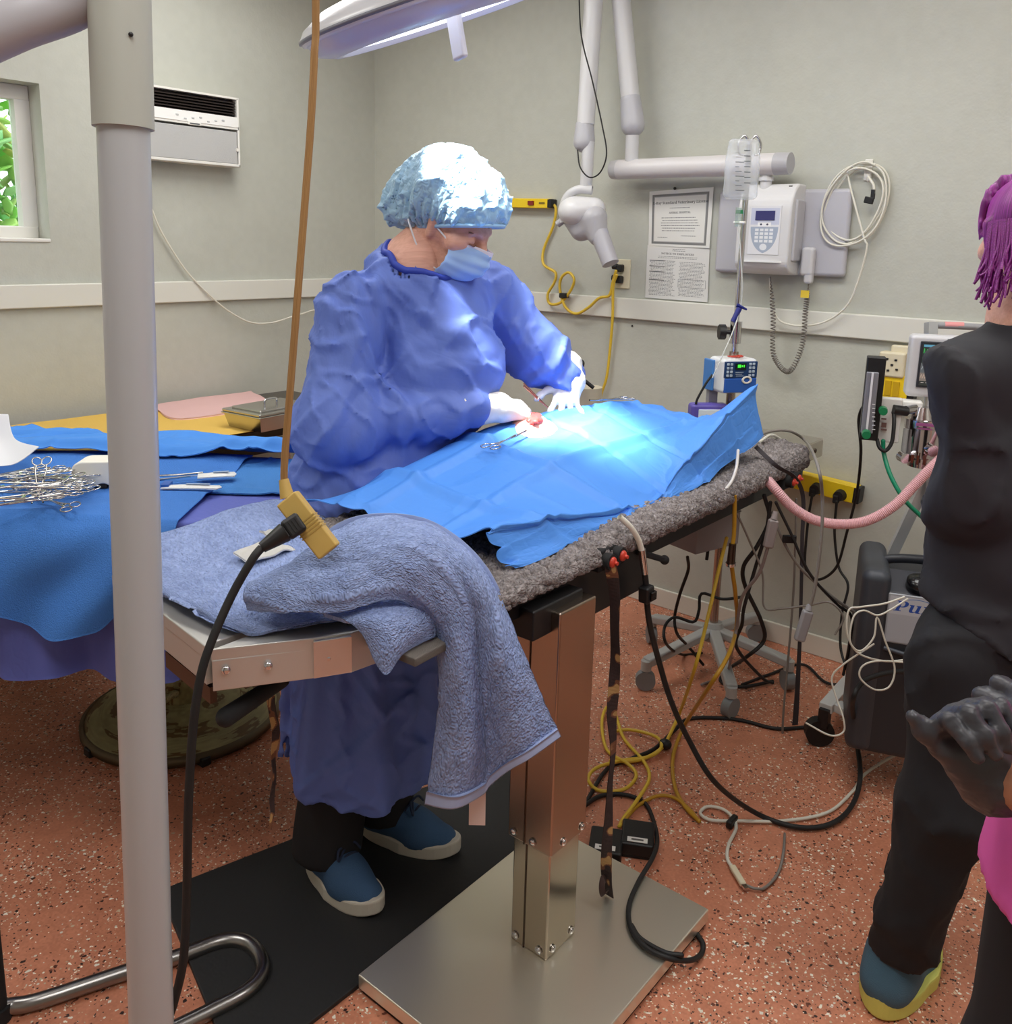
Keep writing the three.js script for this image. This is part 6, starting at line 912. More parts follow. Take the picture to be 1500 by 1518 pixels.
{ // brown cord from the ceiling with a tan outlet block
  const Z = 1.45, p = [[468, 0], [466, 80], [461, 180], [452, 300], [441, 440], [430, 580], [422, 680], [421, 728]].map(([x, y]) => at(x, y, Z + (y - 400) * 0.00008));
  const t = thing('hanging_outlet', 'brown cloth-covered cord hanging from the ceiling with a tan outlet block', 'outlet', p[7]);
  const cordTex = dataTex(64, 512, (u, v) => { const n = 30 * (tnoise(u, v, 40, 91) - 0.5) + 34 * (tnoise(u * 0.3, v, 120, 92) - 0.5); return [150 + n, 112 + n, 66 + n * 0.8]; }, [1, 2]);
  wpart(t, 'cord', tube([V(p[0].x + 0.005, RH, p[0].z), p[0].clone().setY((RH + p[0].y) / 2).add(V(0.003, 0, 0)), ...p], 0.0062, 120, false, 14), M(new THREE.Color(1, 1, 1), 0.8, 0, { map: cordTex }));
  const b0 = at(426, 738, Z + 0.02), b1 = at(489, 818, Z + 0.015), n = fwd.clone().negate();
  const blk = wpart(t, 'outlet_block', [bar(b0, b1, 0.04, 0.026, n, 0.004)], M([196, 164, 88], 0.55)); const ax = b1.clone().sub(b0);
  for (let i = 0; i < 5; i++) { const q = b0.clone().addScaledVector(ax, 0.42 + i * 0.05); wpart(blk, 'grip_rib', bar(q, q.clone().addScaledVector(ax, 0.02), 0.0415, 0.028, n), M([176, 146, 76], 0.55)); }
  wpart(t, 'strain_relief', rod(p[7].clone().add(V(0, 0.02, 0)), b0, 0.008, 0.012), M([190, 158, 84], 0.55));
  const g = thing('power_plug', 'black plug with long black cord pushed into the tan outlet block', 'plug', at(420, 790, Z));
  const q0 = at(447, 772, Z - 0.005), q1 = at(388, 812, Z - 0.03);
  const body = wpart(g, 'plug_body', [bar(q0.clone().lerp(q1, 0.42), q0, 0.034, 0.03, n, 0.006), rod(q1, q0.clone().lerp(q1, 0.42), 0.009, 0.0165, 16)], MT.black); for (let i = 0; i < 5; i++) { const e = q0.clone().lerp(q1, 0.08 + i * 0.08); wpart(body, 'grip_rib', bar(e, e.clone().lerp(q1, 0.04), 0.02, 0.0335, n), MT.rubber); }
  const cp = [q1, at(375, 828, 1.41), at(345, 880, 1.4), at(316, 945, 1.38), at(298, 1000, 1.37), at(286, 1080, 1.37), at(279, 1200, 1.38), at(277, 1320, 1.4), at(272, 1420, 1.4), at(258, 1485, 1.4), at(245, 1520, 1.4), at(225, 1570, 1.43)]; const fl = onY(205, 1640, 0.008); cp.push(fl, onY(60, 1650, 0.008));
  wpart(g, 'cord', tube(cp, 0.0068, 160, false, 14), MT.rubber);
}
{ // operating lamp
  const c = at(640, 6, 1.93), tgt = at(822, 612, 2.3), n = tgt.clone().sub(c).normalize(), q = new THREE.Quaternion().setFromUnitVectors(V(0, -1, 0), n);
  const t = thing('operating_lamp', 'white oval operating lamp with hanging grip handle above the surgeon', 'lamp', c); t.quaternion.copy(q);
  part(t, 'lamp_housing', lathe([[0, 0.07], [0.12, 0.068], [0.24, 0.045], [0.285, 0.022], [0.298, 0.006], [0.295, -0.006], [0.285, -0.01], [0, -0.01]], 64), M([222, 224, 230], 0.25)); part(t, 'rim_seal', lathe([[0.293, -0.004], [0.301, 0.0], [0.3, 0.006], [0.293, 0.006]], 64), M([120, 122, 134], 0.4));
  part(t, 'under_shell', lathe([[0.287, -0.008], [0.27, -0.034], [0.235, -0.046], [0.22, -0.046], [0.22, -0.01]], 64), M([206, 206, 224], 0.22));
  part(t, 'light_face', lathe([[0, -0.038], [0.2, -0.036], [0.22, -0.03]], 48), M([240, 244, 255], 0.3, 0, { emissive: new THREE.Color(0.92, 0.96, 1), emissiveIntensity: 1.2 }), 'glowing lamp face');
  const hl = at(670, 8, 1.84).sub(c).applyQuaternion(q.clone().invert()), hl2 = at(683, 88, 1.85).sub(c).applyQuaternion(q.clone().invert());
  part(t, 'grip_handle', bar(hl, hl2, 0.036, 0.016, V(0, 0, 1), 0.006), M([226, 226, 236], 0.2)); part(t, 'handle_slot', bar(hl.clone().add(V(-0.02, 0.02, 0)), hl.clone().add(V(0.06, 0.024, 0)), 0.004, 0.006), MT.black);
  const up = V(c.x, RH, c.z).sub(c).applyQuaternion(q.clone().invert()), yo = V(0, 0.07, 0);
  part(t, 'ceiling_arm', [tube([yo, yo.clone().lerp(up, 0.3).add(V(0.06, 0, 0)), yo.clone().lerp(up, 0.7), up], 0.024, 40)], MT.whitePaint);
  const l = new THREE.SpotLight(new THREE.Color(0.93, 0.96, 1.0), LAMP, 0, 0.19, 1, 2); l.name = 'lamp_beam'; l.position.set(0, -0.06, 0); l.target.position.set(0, -1, 0); l.shadow.radius = 6; t.add(l); t.add(l.target);
}
// ---------- straps, pedals and loose cables ----------
const strapTex = dataTex(64, 512, (u, v) => { const n = tnoise(u * 0.2, v, 22, 95), m = tnoise(u, v, 60, 96); return n > 0.78 ? [176, 140, 90] : n > 0.66 ? [112, 70, 48] : [44 + 14 * m, 32 + 10 * m, 32 + 10 * m]; }, [1, 1]);
const strapMat = M(new THREE.Color(1, 1, 1), 0.75, 0, { map: strapTex });
const uvAlong = (g, len) => { const p = g.attributes.position, uv = new Float32Array(p.count * 2); for (let i = 0; i < p.count; i++) { uv[i * 2] = p.getX(i) * 20; uv[i * 2 + 1] = p.getY(i) * 2.4; } g.setAttribute('uv', new THREE.BufferAttribute(uv, 2)); return g; };
solo('tie_strap', 'brown patterned tie strap hanging from the clamp beside the table column', 'strap', uvAlong(strapGeo([[905, 838], [911, 880], [911, 930], [912, 975], [910, 1015], [907, 1060], [909, 1110], [904, 1165], [902, 1215], [899, 1262], [899, 1300], [903, 1328]].map(([x, y]) => onX(x, y, 2.58)), (u) => 0.026 - 0.004 * Math.abs(Math.sin(u * 7)), 0.002, (u) => 0.75 + 0.85 * Math.sin(u * 8), 90)), strapMat);
{ const k = onX(898, 1305, 2.582); solo('tie_strap_knot', 'curled brown strap end knotted at the foot of the hanging strap', 'strap', strapGeo([k, k.clone().add(V(0.0, 0.012, 0.012)), k.clone().add(V(0.004, 0.0, 0.022)), k.clone().add(V(0.006, -0.022, 0.018)), k.clone().add(V(0.002, -0.03, -0.004))], 0.014, 0.002, () => 0.6, 30), M([58, 38, 34], 0.75)); }
solo('tie_strap', 'narrow brown tie strap hanging under the steel foot tray', 'strap', uvAlong(strapGeo([[401, 1000], [401, 1035], [405, 1062], [409, 1085], [405, 1120], [407, 1150], [403, 1185], [404, 1205], [400, 1229]].map(([x, y]) => at(x, y, 1.66)), (u) => 0.02 - 0.014 * u, 0.002, (u) => 0.4 + 0.9 * Math.sin(u * 8), 60)), strapMat);
solo('tie_strap', 'dark grey tie strap hanging from the clamp at the head end', 'strap', strapGeo([onX(1120, 662, 2.5), onX(1150, 690, 2.56), onX(1176, 706, 2.58), onX(1190, 735, 2.58), onX(1189, 800, 2.58), onX(1187, 900, 2.58), onX(1184, 980, 2.58), onX(1178, 1080, 2.58), onX(1170, 1160, 2.58), onX(1162, 1228, 2.58)], (u) => 0.012 + 0.01 * sstep(0.5, 0.9, u), 0.002, (u) => 0.7 + 0.3 * Math.sin(u * 8), 90), M([62, 56, 60], 0.75));
{
  for (const [px, py, lab] of [[898, 1256, 'black foot switch box with white label touching the base plate'], [945, 1245, 'black foot switch box with white label and trailing cord']]) { const c = onY(px, py, 0.02), pd = thing('foot_switch', lab, 'foot switch', [c.x, 0, c.z], 0.5); part(pd, 'switch_box', bx(0.082, 0.034, 0.1, 0, 0.026, 0, 0.006), MT.black); part(pd, 'label_sticker', bx(0.05, 0.001, 0.018, 0, 0.0445, 0.034), M([226, 224, 218], 0.5)); part(pd, 'label_print', bx(0.03, 0.0004, 0.006, 0, 0.0454, 0.034), M([90, 88, 86], 0.6)); part(pd, 'base_rubber', bx(0.076, 0.01, 0.094, 0, 0.006, 0, 0.002), MT.rubber); }
}
const fl = (pts, y = 0.006) => pts.map(([px, py, h]) => onY(px, py, h ?? y));
const hx = (pts) => pts.map(([px, py, x]) => onX(px, py, x));
const dz = (pts) => pts.map(([px, py, z]) => at(px, py, z));
cable('power_cable', 'black cord curling from the foot switch over the steel base plate', 'cable', [...fl([[865, 1195], [890, 1180], [925, 1178], [955, 1190], [968, 1215]], 0.008), ...fl([[974, 1245, 0.03], [968, 1270, 0.055], [945, 1310, 0.055], [932, 1345, 0.055], [936, 1378, 0.055], [958, 1405, 0.055], [990, 1420, 0.053], [1020, 1424, 0.03], [1038, 1416, 0.012], [1042, 1400, 0.012], [1034, 1386, 0.012]])], 0.0058, MT.rubber);
cable('power_cable', 'black cord doubled over the front of the steel base plate', 'cable', fl([[936, 1372, 0.052], [950, 1392, 0.052], [985, 1412, 0.053], [1010, 1416, 0.053]]), 0.0055, MT.rubber);
cable('power_cable', 'black cord lying across the floor from the yellow coil to the caster', 'cable', fl([[868, 1190], [900, 1140], [935, 1125], [970, 1110], [1000, 1082], [1020, 1066], [1060, 1064], [1100, 1068], [1150, 1080], [1195, 1078]]), 0.006, MT.rubber);
cable('monitor_cable', 'thick black cable drooping from the table edge in a long loop', 'cable', [...hx([[952, 822, 2.575], [957, 860, 2.575], [962, 920, 2.575], [978, 985, 2.57], [995, 1040, 2.58], [1020, 1095, 2.6], [1060, 1160, 2.66]]), ...fl([[1120, 1205, 0.03], [1180, 1226, 0.012], [1230, 1222, 0.012], [1262, 1195, 0.02], [1275, 1150, 0.05], [1268, 1085, 0.12]]), ...dz([[1264, 1040, 2.3], [1280, 1010, 2.32], [1320, 997, 2.34], [1370, 995, 2.36]])], 0.0068, MT.rubber);
{ const c = onX(958, 880, 2.578), g = thing('ferrite_clip', 'black ferrite block clipped on the thick cable below the table', 'ferrite', c); wpart(g, 'shell', mv(bx(0.026, 0.038, 0.03, 0, 0, 0, 0.005).rotateX(0.1), c.x, c.y, c.z), MT.black); wpart(g, 'latch', mv(bx(0.008, 0.02, 0.02, 0, 0, 0, 0.002), c.x + 0.015, c.y - 0.002, c.z - 0.004), MT.blackGloss);
  const k = hx([[918, 766, 2.55], [935, 782, 2.565], [946, 800, 2.572], [951, 816, 2.575]]), q = thing('tube_connector', 'white tube and chrome connector leaving the drape over the rail', 'tube', k[0]); wpart(q, 'white_tube', tube(k, 0.0065, 24), MT.whiteCord); wpart(q, 'chrome_connector', rod(onX(951, 814, 2.575), onX(956, 850, 2.576), 0.0085, 0.0072), MT.chrome); }
cable('monitor_cable', 'clear white tube lying along the fleece at the head end', 'tube', hx([[1094, 668, 2.52], [1091, 695, 2.545], [1080, 720, 2.55], [1050, 748, 2.55], [1010, 770, 2.555], [972, 788, 2.556]]), 0.0042, M([222, 218, 214], 0.3));
cable('monitor_cable', 'white cable arching from the head of the table down past the rail', 'cable', [...hx([[1118, 650, 2.45], [1140, 640, 2.46], [1170, 639, 2.5], [1195, 655, 2.53]]), ...dz([[1212, 690, 2.18], [1219, 740, 2.18], [1217, 800, 2.18], [1208, 870, 2.19], [1199, 905, 2.2]])], 0.0042, MT.greyCord);
{ const a = at(1198, 905, 2.2), b = at(1184, 950, 2.21), g = thing('cable_connector', 'grey moulded cable joint hanging below the head end strap', 'connector', a); wpart(g, 'shell', [bar(a, b, 0.026, 0.02, fwd.clone().negate(), 0.006)], MT.midGrey); wpart(g, 'collar', rod(at(1200, 896, 2.2), a, 0.006, 0.009), MT.midGrey); const a2 = at(1147, 770, 2.3), b2 = at(1138, 812, 2.31), g2 = thing('cable_connector', 'taupe moulded cable joint hanging among the black cords', 'connector', a2); wpart(g2, 'shell', [bar(a2, b2, 0.026, 0.02, fwd.clone().negate(), 0.006)], MT.taupe); wpart(g2, 'collar', rod(at(1150, 758, 2.3), a2, 0.006, 0.009), MT.taupe); }
cable('monitor_cable', 'short white lead curving over the steel head tray', 'cable', hx([[1126, 655, 2.44], [1145, 645, 2.45], [1165, 660, 2.46], [1176, 684, 2.5], [1180, 700, 2.53]]), 0.0045, MT.whiteCord);
cable('monitor_cable', 'grey lead hanging straight down under the head end clamp', 'cable', [...hx([[1180, 740, 2.57], [1179, 800, 2.57], [1176, 880, 2.57], [1168, 980, 2.57], [1160, 1080, 2.57], [1162, 1180, 2.57]]), ...fl([[1163, 1240, 0.008], [1155, 1290, 0.008], [1130, 1318, 0.008], [1105, 1312, 0.01]])], 0.0036, MT.greyCord);
cable('monitor_cable', 'taupe cord from the moulded joint down to the drip stand legs', 'cable', [at(1138, 812, 2.31), at(1125, 850, 2.36), at(1100, 885, 2.42), at(1092, 930, 2.5), at(1085, 965, 2.55), ...fl([[1075, 1000, 0.02], [1040, 1015, 0.008]])], 0.0046, MT.taupe);
cable('gas_hose', 'amber hose with chrome coupling hanging from the table rail to the floor', 'hose', [...hx([[1089, 735, 2.56], [1088, 790, 2.56], [1084, 830, 2.56], [1090, 880, 2.55], [1092, 925, 2.5]]), ...dz([[1080, 970, 2.35], [1050, 1020, 2.32]]), ...fl([[1015, 1075, 0.04], [998, 1120, 0.01], [1000, 1165, 0.01], [1015, 1195, 0.01], [1036, 1217, 0.01]])], 0.0058, MT.amberCord);
{ const a = onX(1086, 806, 2.562), b = onX(1083, 836, 2.562), g = thing('hose_coupling', 'knurled chrome coupling on the amber hose', 'coupling', a); wpart(g, 'barrel', rod(a, b, 0.0095, 0.011, 16), MT.darkSteel); wpart(g, 'ring', rod(onX(1083, 834, 2.562), onX(1083, 838, 2.562), 0.013), MT.chrome); }
cable('power_cable', 'bright yellow cord running from the drip stand down to the floor coil', 'cable', [...dz([[1077, 798, 2.6], [1064, 850, 2.58], [1048, 920, 2.54], [1030, 990, 2.48]]), ...fl([[1008, 1055, 0.06], [990, 1095, 0.012], [984, 1106, 0.012], [965, 1120, 0.012], [940, 1128, 0.012], [905, 1128, 0.012]])], 0.0055, MT.yellowCord);
{ const pts = [], c = [[905, 1085], [935, 1082], [972, 1092], [980, 1108], [962, 1122], [925, 1127], [885, 1138], [872, 1155], [888, 1172], [925, 1170], [943, 1150], [930, 1132], [900, 1112], [892, 1072], [900, 1048], [912, 1060], [925, 1095], [955, 1130], [962, 1155], [945, 1185], [925, 1212], [918, 1225]]; c.forEach(([x, y], i) => pts.push(onY(x, y, 0.008 + (i % 4) * 0.005)));
  cable('extension_cable', 'yellow cord lying in loose coils on the floor behind the column', 'cable', pts, 0.0052, MT.yellowCord); solo('cord_tie', 'black tie gathering the yellow coils on the floor', 'cord tie', mv(sp(0.017, 0, 0, 0, 1.2, 0.9, 1), ...onY(986, 1103, 0.018).toArray()), MT.black);
  cable('extension_cable', 'yellow cord arching from the foot switches along the floor', 'cable', fl([[921, 1222], [945, 1195], [975, 1180], [1000, 1183], [1022, 1200], [1034, 1215]], 0.01), 0.005, MT.amberCord); }
cable('monitor_cable', 'white cable crossing the open floor with a tied loop', 'cable', [...fl([[1372, 1080, 0.1], [1340, 1110, 0.05], [1285, 1145, 0.01], [1262, 1175, 0.008], [1225, 1205, 0.008], [1160, 1217, 0.008], [1095, 1217, 0.01], [1055, 1216, 0.008], [1038, 1206, 0.008], [1048, 1196, 0.008], [1070, 1199, 0.008], [1086, 1212, 0.012], [1091, 1228, 0.008], [1080, 1252, 0.008], [1078, 1272, 0.008], [1086, 1288, 0.01]])], 0.0045, MT.whiteCord);
{ const a = onY(1085, 1284, 0.012), b = onY(1102, 1312, 0.012), g = thing('cable_connector', 'beige plug end of the white cable lying on the floor', 'connector', a); wpart(g, 'shell', bar(a, b, 0.016, 0.012, V(0, 1, 0), 0.004), MT.cream); wpart(g, 'contact', bar(b, onY(1107, 1318, 0.012), 0.012, 0.006), MT.chrome); solo('cord_tie', 'black wrap around the white cable loop on the floor', 'cord tie', bx(0.016, 0.022, 0.045, ...onY(1085, 1218, 0.013).toArray(), 0.005), MT.black); }
// black cords in front of the wall
const wc = (pts) => pts.map(([px, py, z]) => onZ(px, py, z));
cable('power_cable', 'black cord from the long yellow strip dipping and rising to the flowmeter', 'cable', wc([[1204, 733, 0.09], [1198, 770, 0.09], [1193, 830, 0.1], [1198, 850, 0.12], [1215, 859, 0.14], [1240, 840, 0.16], [1255, 790, 0.2], [1270, 730, 0.26], [1276, 670, 0.32], [1273, 620, 0.36], [1284, 594, 0.4]]), 0.0048, MT.rubber);
cable('power_cable', 'black cord from the second plug of the strip dropping behind the concentrator', 'cable', wc([[1240, 744, 0.09], [1237, 790, 0.08], [1243, 840, 0.08], [1257, 868, 0.1], [1248, 910, 0.12], [1246, 960, 0.14], [1258, 1000, 0.2]]), 0.0048, MT.rubber);
cable('power_cable', 'black cord hanging from the grey equipment box behind the column', 'cable', [...dz([[1019, 826, 2.74], [1020, 845, 2.78], [1008, 880, 2.82], [1000, 915, 2.88], [1004, 940, 2.9]]), ...fl([[1020, 958, 0.1], [1042, 985, 0.02]])], 0.0052, MT.rubber);
cable('power_cable', 'black cord winding round the legs of the drip stand', 'cable', [...dz([[1100, 885, 2.85], [1070, 888, 2.85], [1040, 880, 2.86], [1036, 905, 2.86], [1028, 922, 2.86], [1000, 915, 2.86], [985, 930, 2.85], [988, 955, 2.85]]), ...fl([[1010, 970, 0.02], [1040, 968, 0.01]])], 0.005, MT.rubber);
cable('power_cable', 'black cord hanging from the rail clamp and crossing below the table', 'cable', [...dz([[1133, 735, 2.45], [1140, 770, 2.46], [1122, 810, 2.48], [1102, 840, 2.52], [1105, 870, 2.56], [1128, 920, 2.6], [1132, 950, 2.64], [1105, 975, 2.68]]), ...fl([[1080, 992, 0.05], [1068, 1010, 0.01], [1100, 1018, 0.01], [1145, 1010, 0.01]])], 0.006, MT.rubber);
cable('power_cable', 'black cord slanting down from the head end to the yellow amber hose', 'cable', dz([[1142, 745, 2.44], [1135, 790, 2.46], [1120, 840, 2.5], [1103, 900, 2.52], [1100, 925, 2.54], [1092, 960, 2.6], [1130, 1005, 2.72], [1145, 1012, 2.76]]), 0.0052, MT.rubber);
cable('power_cable', 'thin black cord slanting from the head end towards the concentrator', 'cable', dz([[1150, 745, 2.42], [1172, 790, 2.43], [1200, 850, 2.45], [1240, 895, 2.5], [1262, 915, 2.53], [1258, 960, 2.6], [1250, 1000, 2.7]]), 0.0042, MT.rubber);
cable('power_cable', 'black cord slanting under the pink hose into a black tie', 'cable', dz([[1145, 760, 2.46], [1160, 800, 2.46], [1185, 840, 2.48], [1222, 875, 2.5], [1255, 900, 2.52], [1290, 920, 2.52]]), 0.0042, MT.greyCord);
solo('cord_tie', 'black tab tie on the slanting cord under the pink hose', 'cord tie', fbox(1170, 799, 20, 12, 0.012, 2.45, 0.003), MT.black);
cable('power_cable', 'black cord lying on the floor between drip stand and machine base', 'cable', fl([[1100, 1015], [1140, 1000], [1190, 985, 0.01], [1225, 1012, 0.01], [1270, 1015, 0.01]]), 0.005, MT.rubber);
cable('monitor_cable', 'thin grey lead dropping from the rail to the drip stand base', 'cable', dz([[1092, 760, 2.4], [1110, 800, 2.45], [1130, 850, 2.5], [1133, 900, 2.52], [1160, 902, 2.5], [1200, 897, 2.48], [1230, 893, 2.46], [1250, 915, 2.46], [1238, 940, 2.47]]), 0.003, MT.greyCord);
cable('monitor_cable', 'pale lead looping down in front of the concentrator', 'cable', dz([[1340, 885, 2.3], [1310, 895, 2.3], [1275, 900, 2.3], [1258, 905, 2.3], [1256, 940, 2.3], [1272, 968, 2.3], [1310, 980, 2.3], [1345, 978, 2.3]]), 0.0026, MT.whiteCord);
cable('monitor_cable', 'pale lead twisting in a figure of eight before the concentrator', 'cable', dz([[1345, 888, 2.28], [1318, 905, 2.28], [1300, 912, 2.28], [1280, 905, 2.28], [1265, 915, 2.28], [1260, 950, 2.28], [1275, 965, 2.28], [1295, 945, 2.28], [1300, 915, 2.28], [1312, 950, 2.28], [1326, 990, 2.28], [1318, 1018, 2.28], [1296, 1022, 2.28], [1275, 1005, 2.28], [1278, 988, 2.28], [1300, 980, 2.28], [1345, 982, 2.28]]), 0.0024, MT.whiteCord);
cable('monitor_cable', 'thin pale lead trailing past the machine base to the caster', 'cable', [...dz([[1295, 955, 2.3], [1250, 985, 2.32], [1233, 1005, 2.33], [1240, 1035, 2.32], [1250, 1065, 2.3], [1250, 1085, 2.3], [1230, 1090, 2.3], [1195, 1072, 2.32]])], 0.0024, MT.whiteCord);
{ const g = thing('cable_spool', 'beige cable spool with black loops behind the gloved hands', 'cable spool', onZ(865, 590, 0.25).setY(0)); wpart(g, 'spool', [fcyl(868, 590, 24, 34, 3.2)], M([196, 186, 164], 0.5)); wpart(g, 'cable_loop', [tube(dz([[835, 548, 3.1], [850, 538, 3.1], [863, 540, 3.1], [858, 550, 3.1], [840, 556, 3.1], [862, 562, 3.1], [880, 575, 3.1]]), 0.007, 60), tube(dz([[838, 540, 3.12], [856, 533, 3.12], [864, 540, 3.12], [850, 552, 3.12]]), 0.006, 40)], MT.rubber); wpart(g, 'stand', cy(0.03, 0.03, 0.9, ...at(868, 590, 3.2).add(V(0, -0.48, 0)).toArray()), M([196, 186, 164], 0.5)); }

// --- the assistant in black with purple hair ---
{
  const G = thing('person', 'person in black shirt and trousers with bobbed purple hair standing at the machine', 'person', [3.2, 0, 1.5]);
  const Z = 1.6, shL = at(1440, 558, 1.58), neck = at(1525, 480, 1.6), shR = at(1668, 560, 1.72), pel = at(1492, 960, 1.7), elL = at(1440, 735, 1.62), haL = at(1470, 690, 1.86), elR = at(1680, 740, 1.72), haR = at(1600, 720, 1.95), HO = at(1532, 352, 1.6);
  const mid = shL.clone().add(shR).multiplyScalar(0.5), sAx = shR.clone().sub(shL).setY(0).normalize(), fAx = fwd.clone().setY(0).normalize();
  const hipL = at(1420, 985, 1.66), hipR = at(1575, 990, 1.76), kneeL = at(1412, 1185, 1.68), ankL = at(1335, 1395, 1.78), kneeR = at(1560, 1180, 1.75), ankR = V(3.5, 0.09, 1.25);
  ankL.y = Math.max(0.1, ankL.y);
  const hf = fAx.clone().add(V(0, -0.15, 0)).addScaledVector(rgt, 0.15).normalize(), hu = V(0, 1, 0).addScaledVector(hf, -hf.y).normalize(), head = headField(HO, hf, hu, 1);
  const bodyF = blend(0.05, bone(HO.clone().add(V(0, -0.06, 0)), neck, 0.055, 0.058), bone(neck, mid, 0.06, 0.07), bone(shL, shR, 0.048), bone(mid, pel, 0.1, 0.12, [fAx, 1.3]), bone(shL, elL, 0.042, 0.038), bone(elL, haL, 0.036, 0.026), bone(shR, elR, 0.042, 0.038), bone(elR, haR, 0.036, 0.026), bone(hipL, kneeL, 0.07, 0.05), bone(kneeL, ankL, 0.048, 0.034), bone(hipR, kneeR, 0.07, 0.05), bone(kneeR, ankR, 0.048, 0.034));
  const [bl, bh] = boundsOf([shL, shR, pel, elL, haL, haR, elR, ankL, ankR, neck], 0.12), [l2, h2] = boundsOf([HO], 0.16);
  const hands = [[haL, elL, 1], [haR, elR, -1]].map(([h, e, s]) => { const d = h.clone().sub(e).normalize(), n = V(0, 1, 0).addScaledVector(d, -d.y).normalize(), t = n.clone().cross(d).multiplyScalar(s); return sdfGeo(handBones(h, d, n, t, [[0.4, 0.4, 0.3], [0.4, 0.4, 0.3], [0.45, 0.45, 0.3], [0.5, 0.5, 0.3]], [0.05, 0, -0.04, -0.1], 0.95), ...boundsOf([h, h.clone().addScaledVector(d, 0.18)], 0.07), 0.005); });
  wpart(G, 'body', [sdfGeo(bodyF, bl, bh, 0.016), sdfGeo(head, l2, h2, 0.006), ...hands], skinMat);
  const blk = M([36, 36, 41], 0.82), crk = (x, y, z) => 0.008 * noise(x * 7, y * 6 + x * 4, z * 7) + 0.013 * thin(x * 5 + y * 4, y * 5 - x * 3, z * 5) + 0.008 * thin(x * 11, y * 9 + z * 6, z * 11) - 0.012;
  const nHole = bone(neck.clone().add(V(0, -0.015, 0)), neck.clone().add(V(0, 0.3, 0)), 0.066, 0.12);
  const waist = mid.clone().lerp(pel, 0.62), shirt = blend(0.09, bone(shL.clone().addScaledVector(sAx, 0.02), shR.clone().addScaledVector(sAx, -0.02), 0.062), bone(mid.clone().add(V(0, -0.05, 0)).addScaledVector(sAx, -0.015), waist.clone().addScaledVector(sAx, 0.0), 0.15, 0.16, [fAx, 1.2]), bone(waist.clone().addScaledVector(sAx, 0.0), pel.clone().add(V(0, 0.02, 0)), 0.155, 0.17, [fAx, 1.15]), bone(neck.clone().add(V(0, -0.04, 0)), mid, 0.07, 0.09), bone(shL, elL, 0.062, 0.056), bone(elL, elL.clone().lerp(haL, 0.6), 0.056, 0.046), bone(shR, elR, 0.062, 0.056), bone(elR, elR.clone().lerp(haR, 0.6), 0.056, 0.046));
  const hemN = V(0, 1, 0).addScaledVector(rgt, 0.0), hemP = at(1346, 882, 1.6), hemQ = at(1500, 990, 1.6), slope = (hemQ.y - hemP.y) / hemQ.clone().sub(hemP).dot(right0);
  const [sl, sh] = boundsOf([shL, shR, pel, elL, elR, haL, haR], 0.22);
  wpart(G, 'shirt', sdfGeo((x, y, z) => { const d = shirt(x, y, z) - crk(x, y, z) - 0.006 * Math.sin((y + 0.4 * (x - z)) * 42) * sstep(1.0, 0.85, y) * sstep(0.7, 0.85, y); const q = V(x, y, z).sub(hemP).dot(right0), hem = hemP.y + clamp(q, 0, 0.22) * slope * 0.9; return Math.max(d, -nHole(x, y, z), hem - y); }, sl, [sh[0], neck.y + 0.03, sh[2]], 0.0095), blk, 'black long-sleeved top');
  const tr = blend(0.05, bone(pel.clone().add(V(0, 0.04, 0)), pel.clone().add(V(0, -0.05, 0)), 0.15, 0.15, [fAx, 1.2]), bone(hipL, kneeL, 0.096, 0.086), bone(kneeL, ankL.clone().add(V(0, -0.01, 0)), 0.084, 0.066), bone(hipR, kneeR, 0.096, 0.084), bone(kneeR, ankR, 0.082, 0.066));
  const [tl, th] = boundsOf([pel, hipL, hipR, ankL, ankR], 0.18);
  wpart(G, 'trousers', sdfGeo((x, y, z) => Math.max(tr(x, y, z) - 0.8 * crk(x, y, z), 0.115 - y), [tl[0], 0.04, tl[2]], th, 0.0115), M([24, 24, 28], 0.85), 'black trousers');
  const ha = M(new THREE.Color(1, 1, 1), 0.45, 0, { map: dataTex(256, 64, (u, v) => { const n = tnoise(u, v * 0.1, 90, 97), m = tnoise(u, v * 0.2, 30, 98); return [104 + 60 * n - 20 * m, 18 + 34 * n, 100 + 60 * n - 20 * m]; }, [6, 1]), sheen: 0.5, sheenColor: srgb(210, 90, 200) });
  const hB = (a, b, c) => HO.clone().addScaledVector(hf, a).addScaledVector(hu, b).addScaledVector(hf.clone().cross(hu), c);
  const hairF = blend(0.04, bone(hB(-0.03, 0.05, 0), hB(0.01, 0.05, 0), 0.098, 0.088), bone(hB(-0.06, 0.0, -0.035), hB(-0.055, -0.07, -0.05), 0.06, 0.035), bone(hB(-0.06, 0.0, 0.035), hB(-0.055, -0.07, 0.05), 0.06, 0.035), bone(hB(-0.01, 0.0, -0.065), hB(-0.02, -0.075, -0.07), 0.04, 0.022), bone(hB(-0.01, 0.0, 0.065), hB(-0.02, -0.075, 0.07), 0.04, 0.022));
  const strands = []; for (let i = 0; i < 260; i++) { const a = rr(1.6, 4.7), s = Math.sin(a) * 0.092, f = Math.cos(a) * 0.085 - 0.03, y0 = rr(-0.07, -0.02); strands.push(tube([hB(f * 0.9, 0.02, s * 0.95), hB(f, y0, s), hB(f * rr(1.0, 1.1), y0 - rr(0.02, 0.04), s * rr(0.98, 1.12)), hB(f * rr(0.9, 1.15), y0 - rr(0.045, 0.07), s * rr(0.9, 1.2))], rr(0.0012, 0.0026), 10, false, 5)); }
  const [hl, hh] = boundsOf([HO], 0.2);
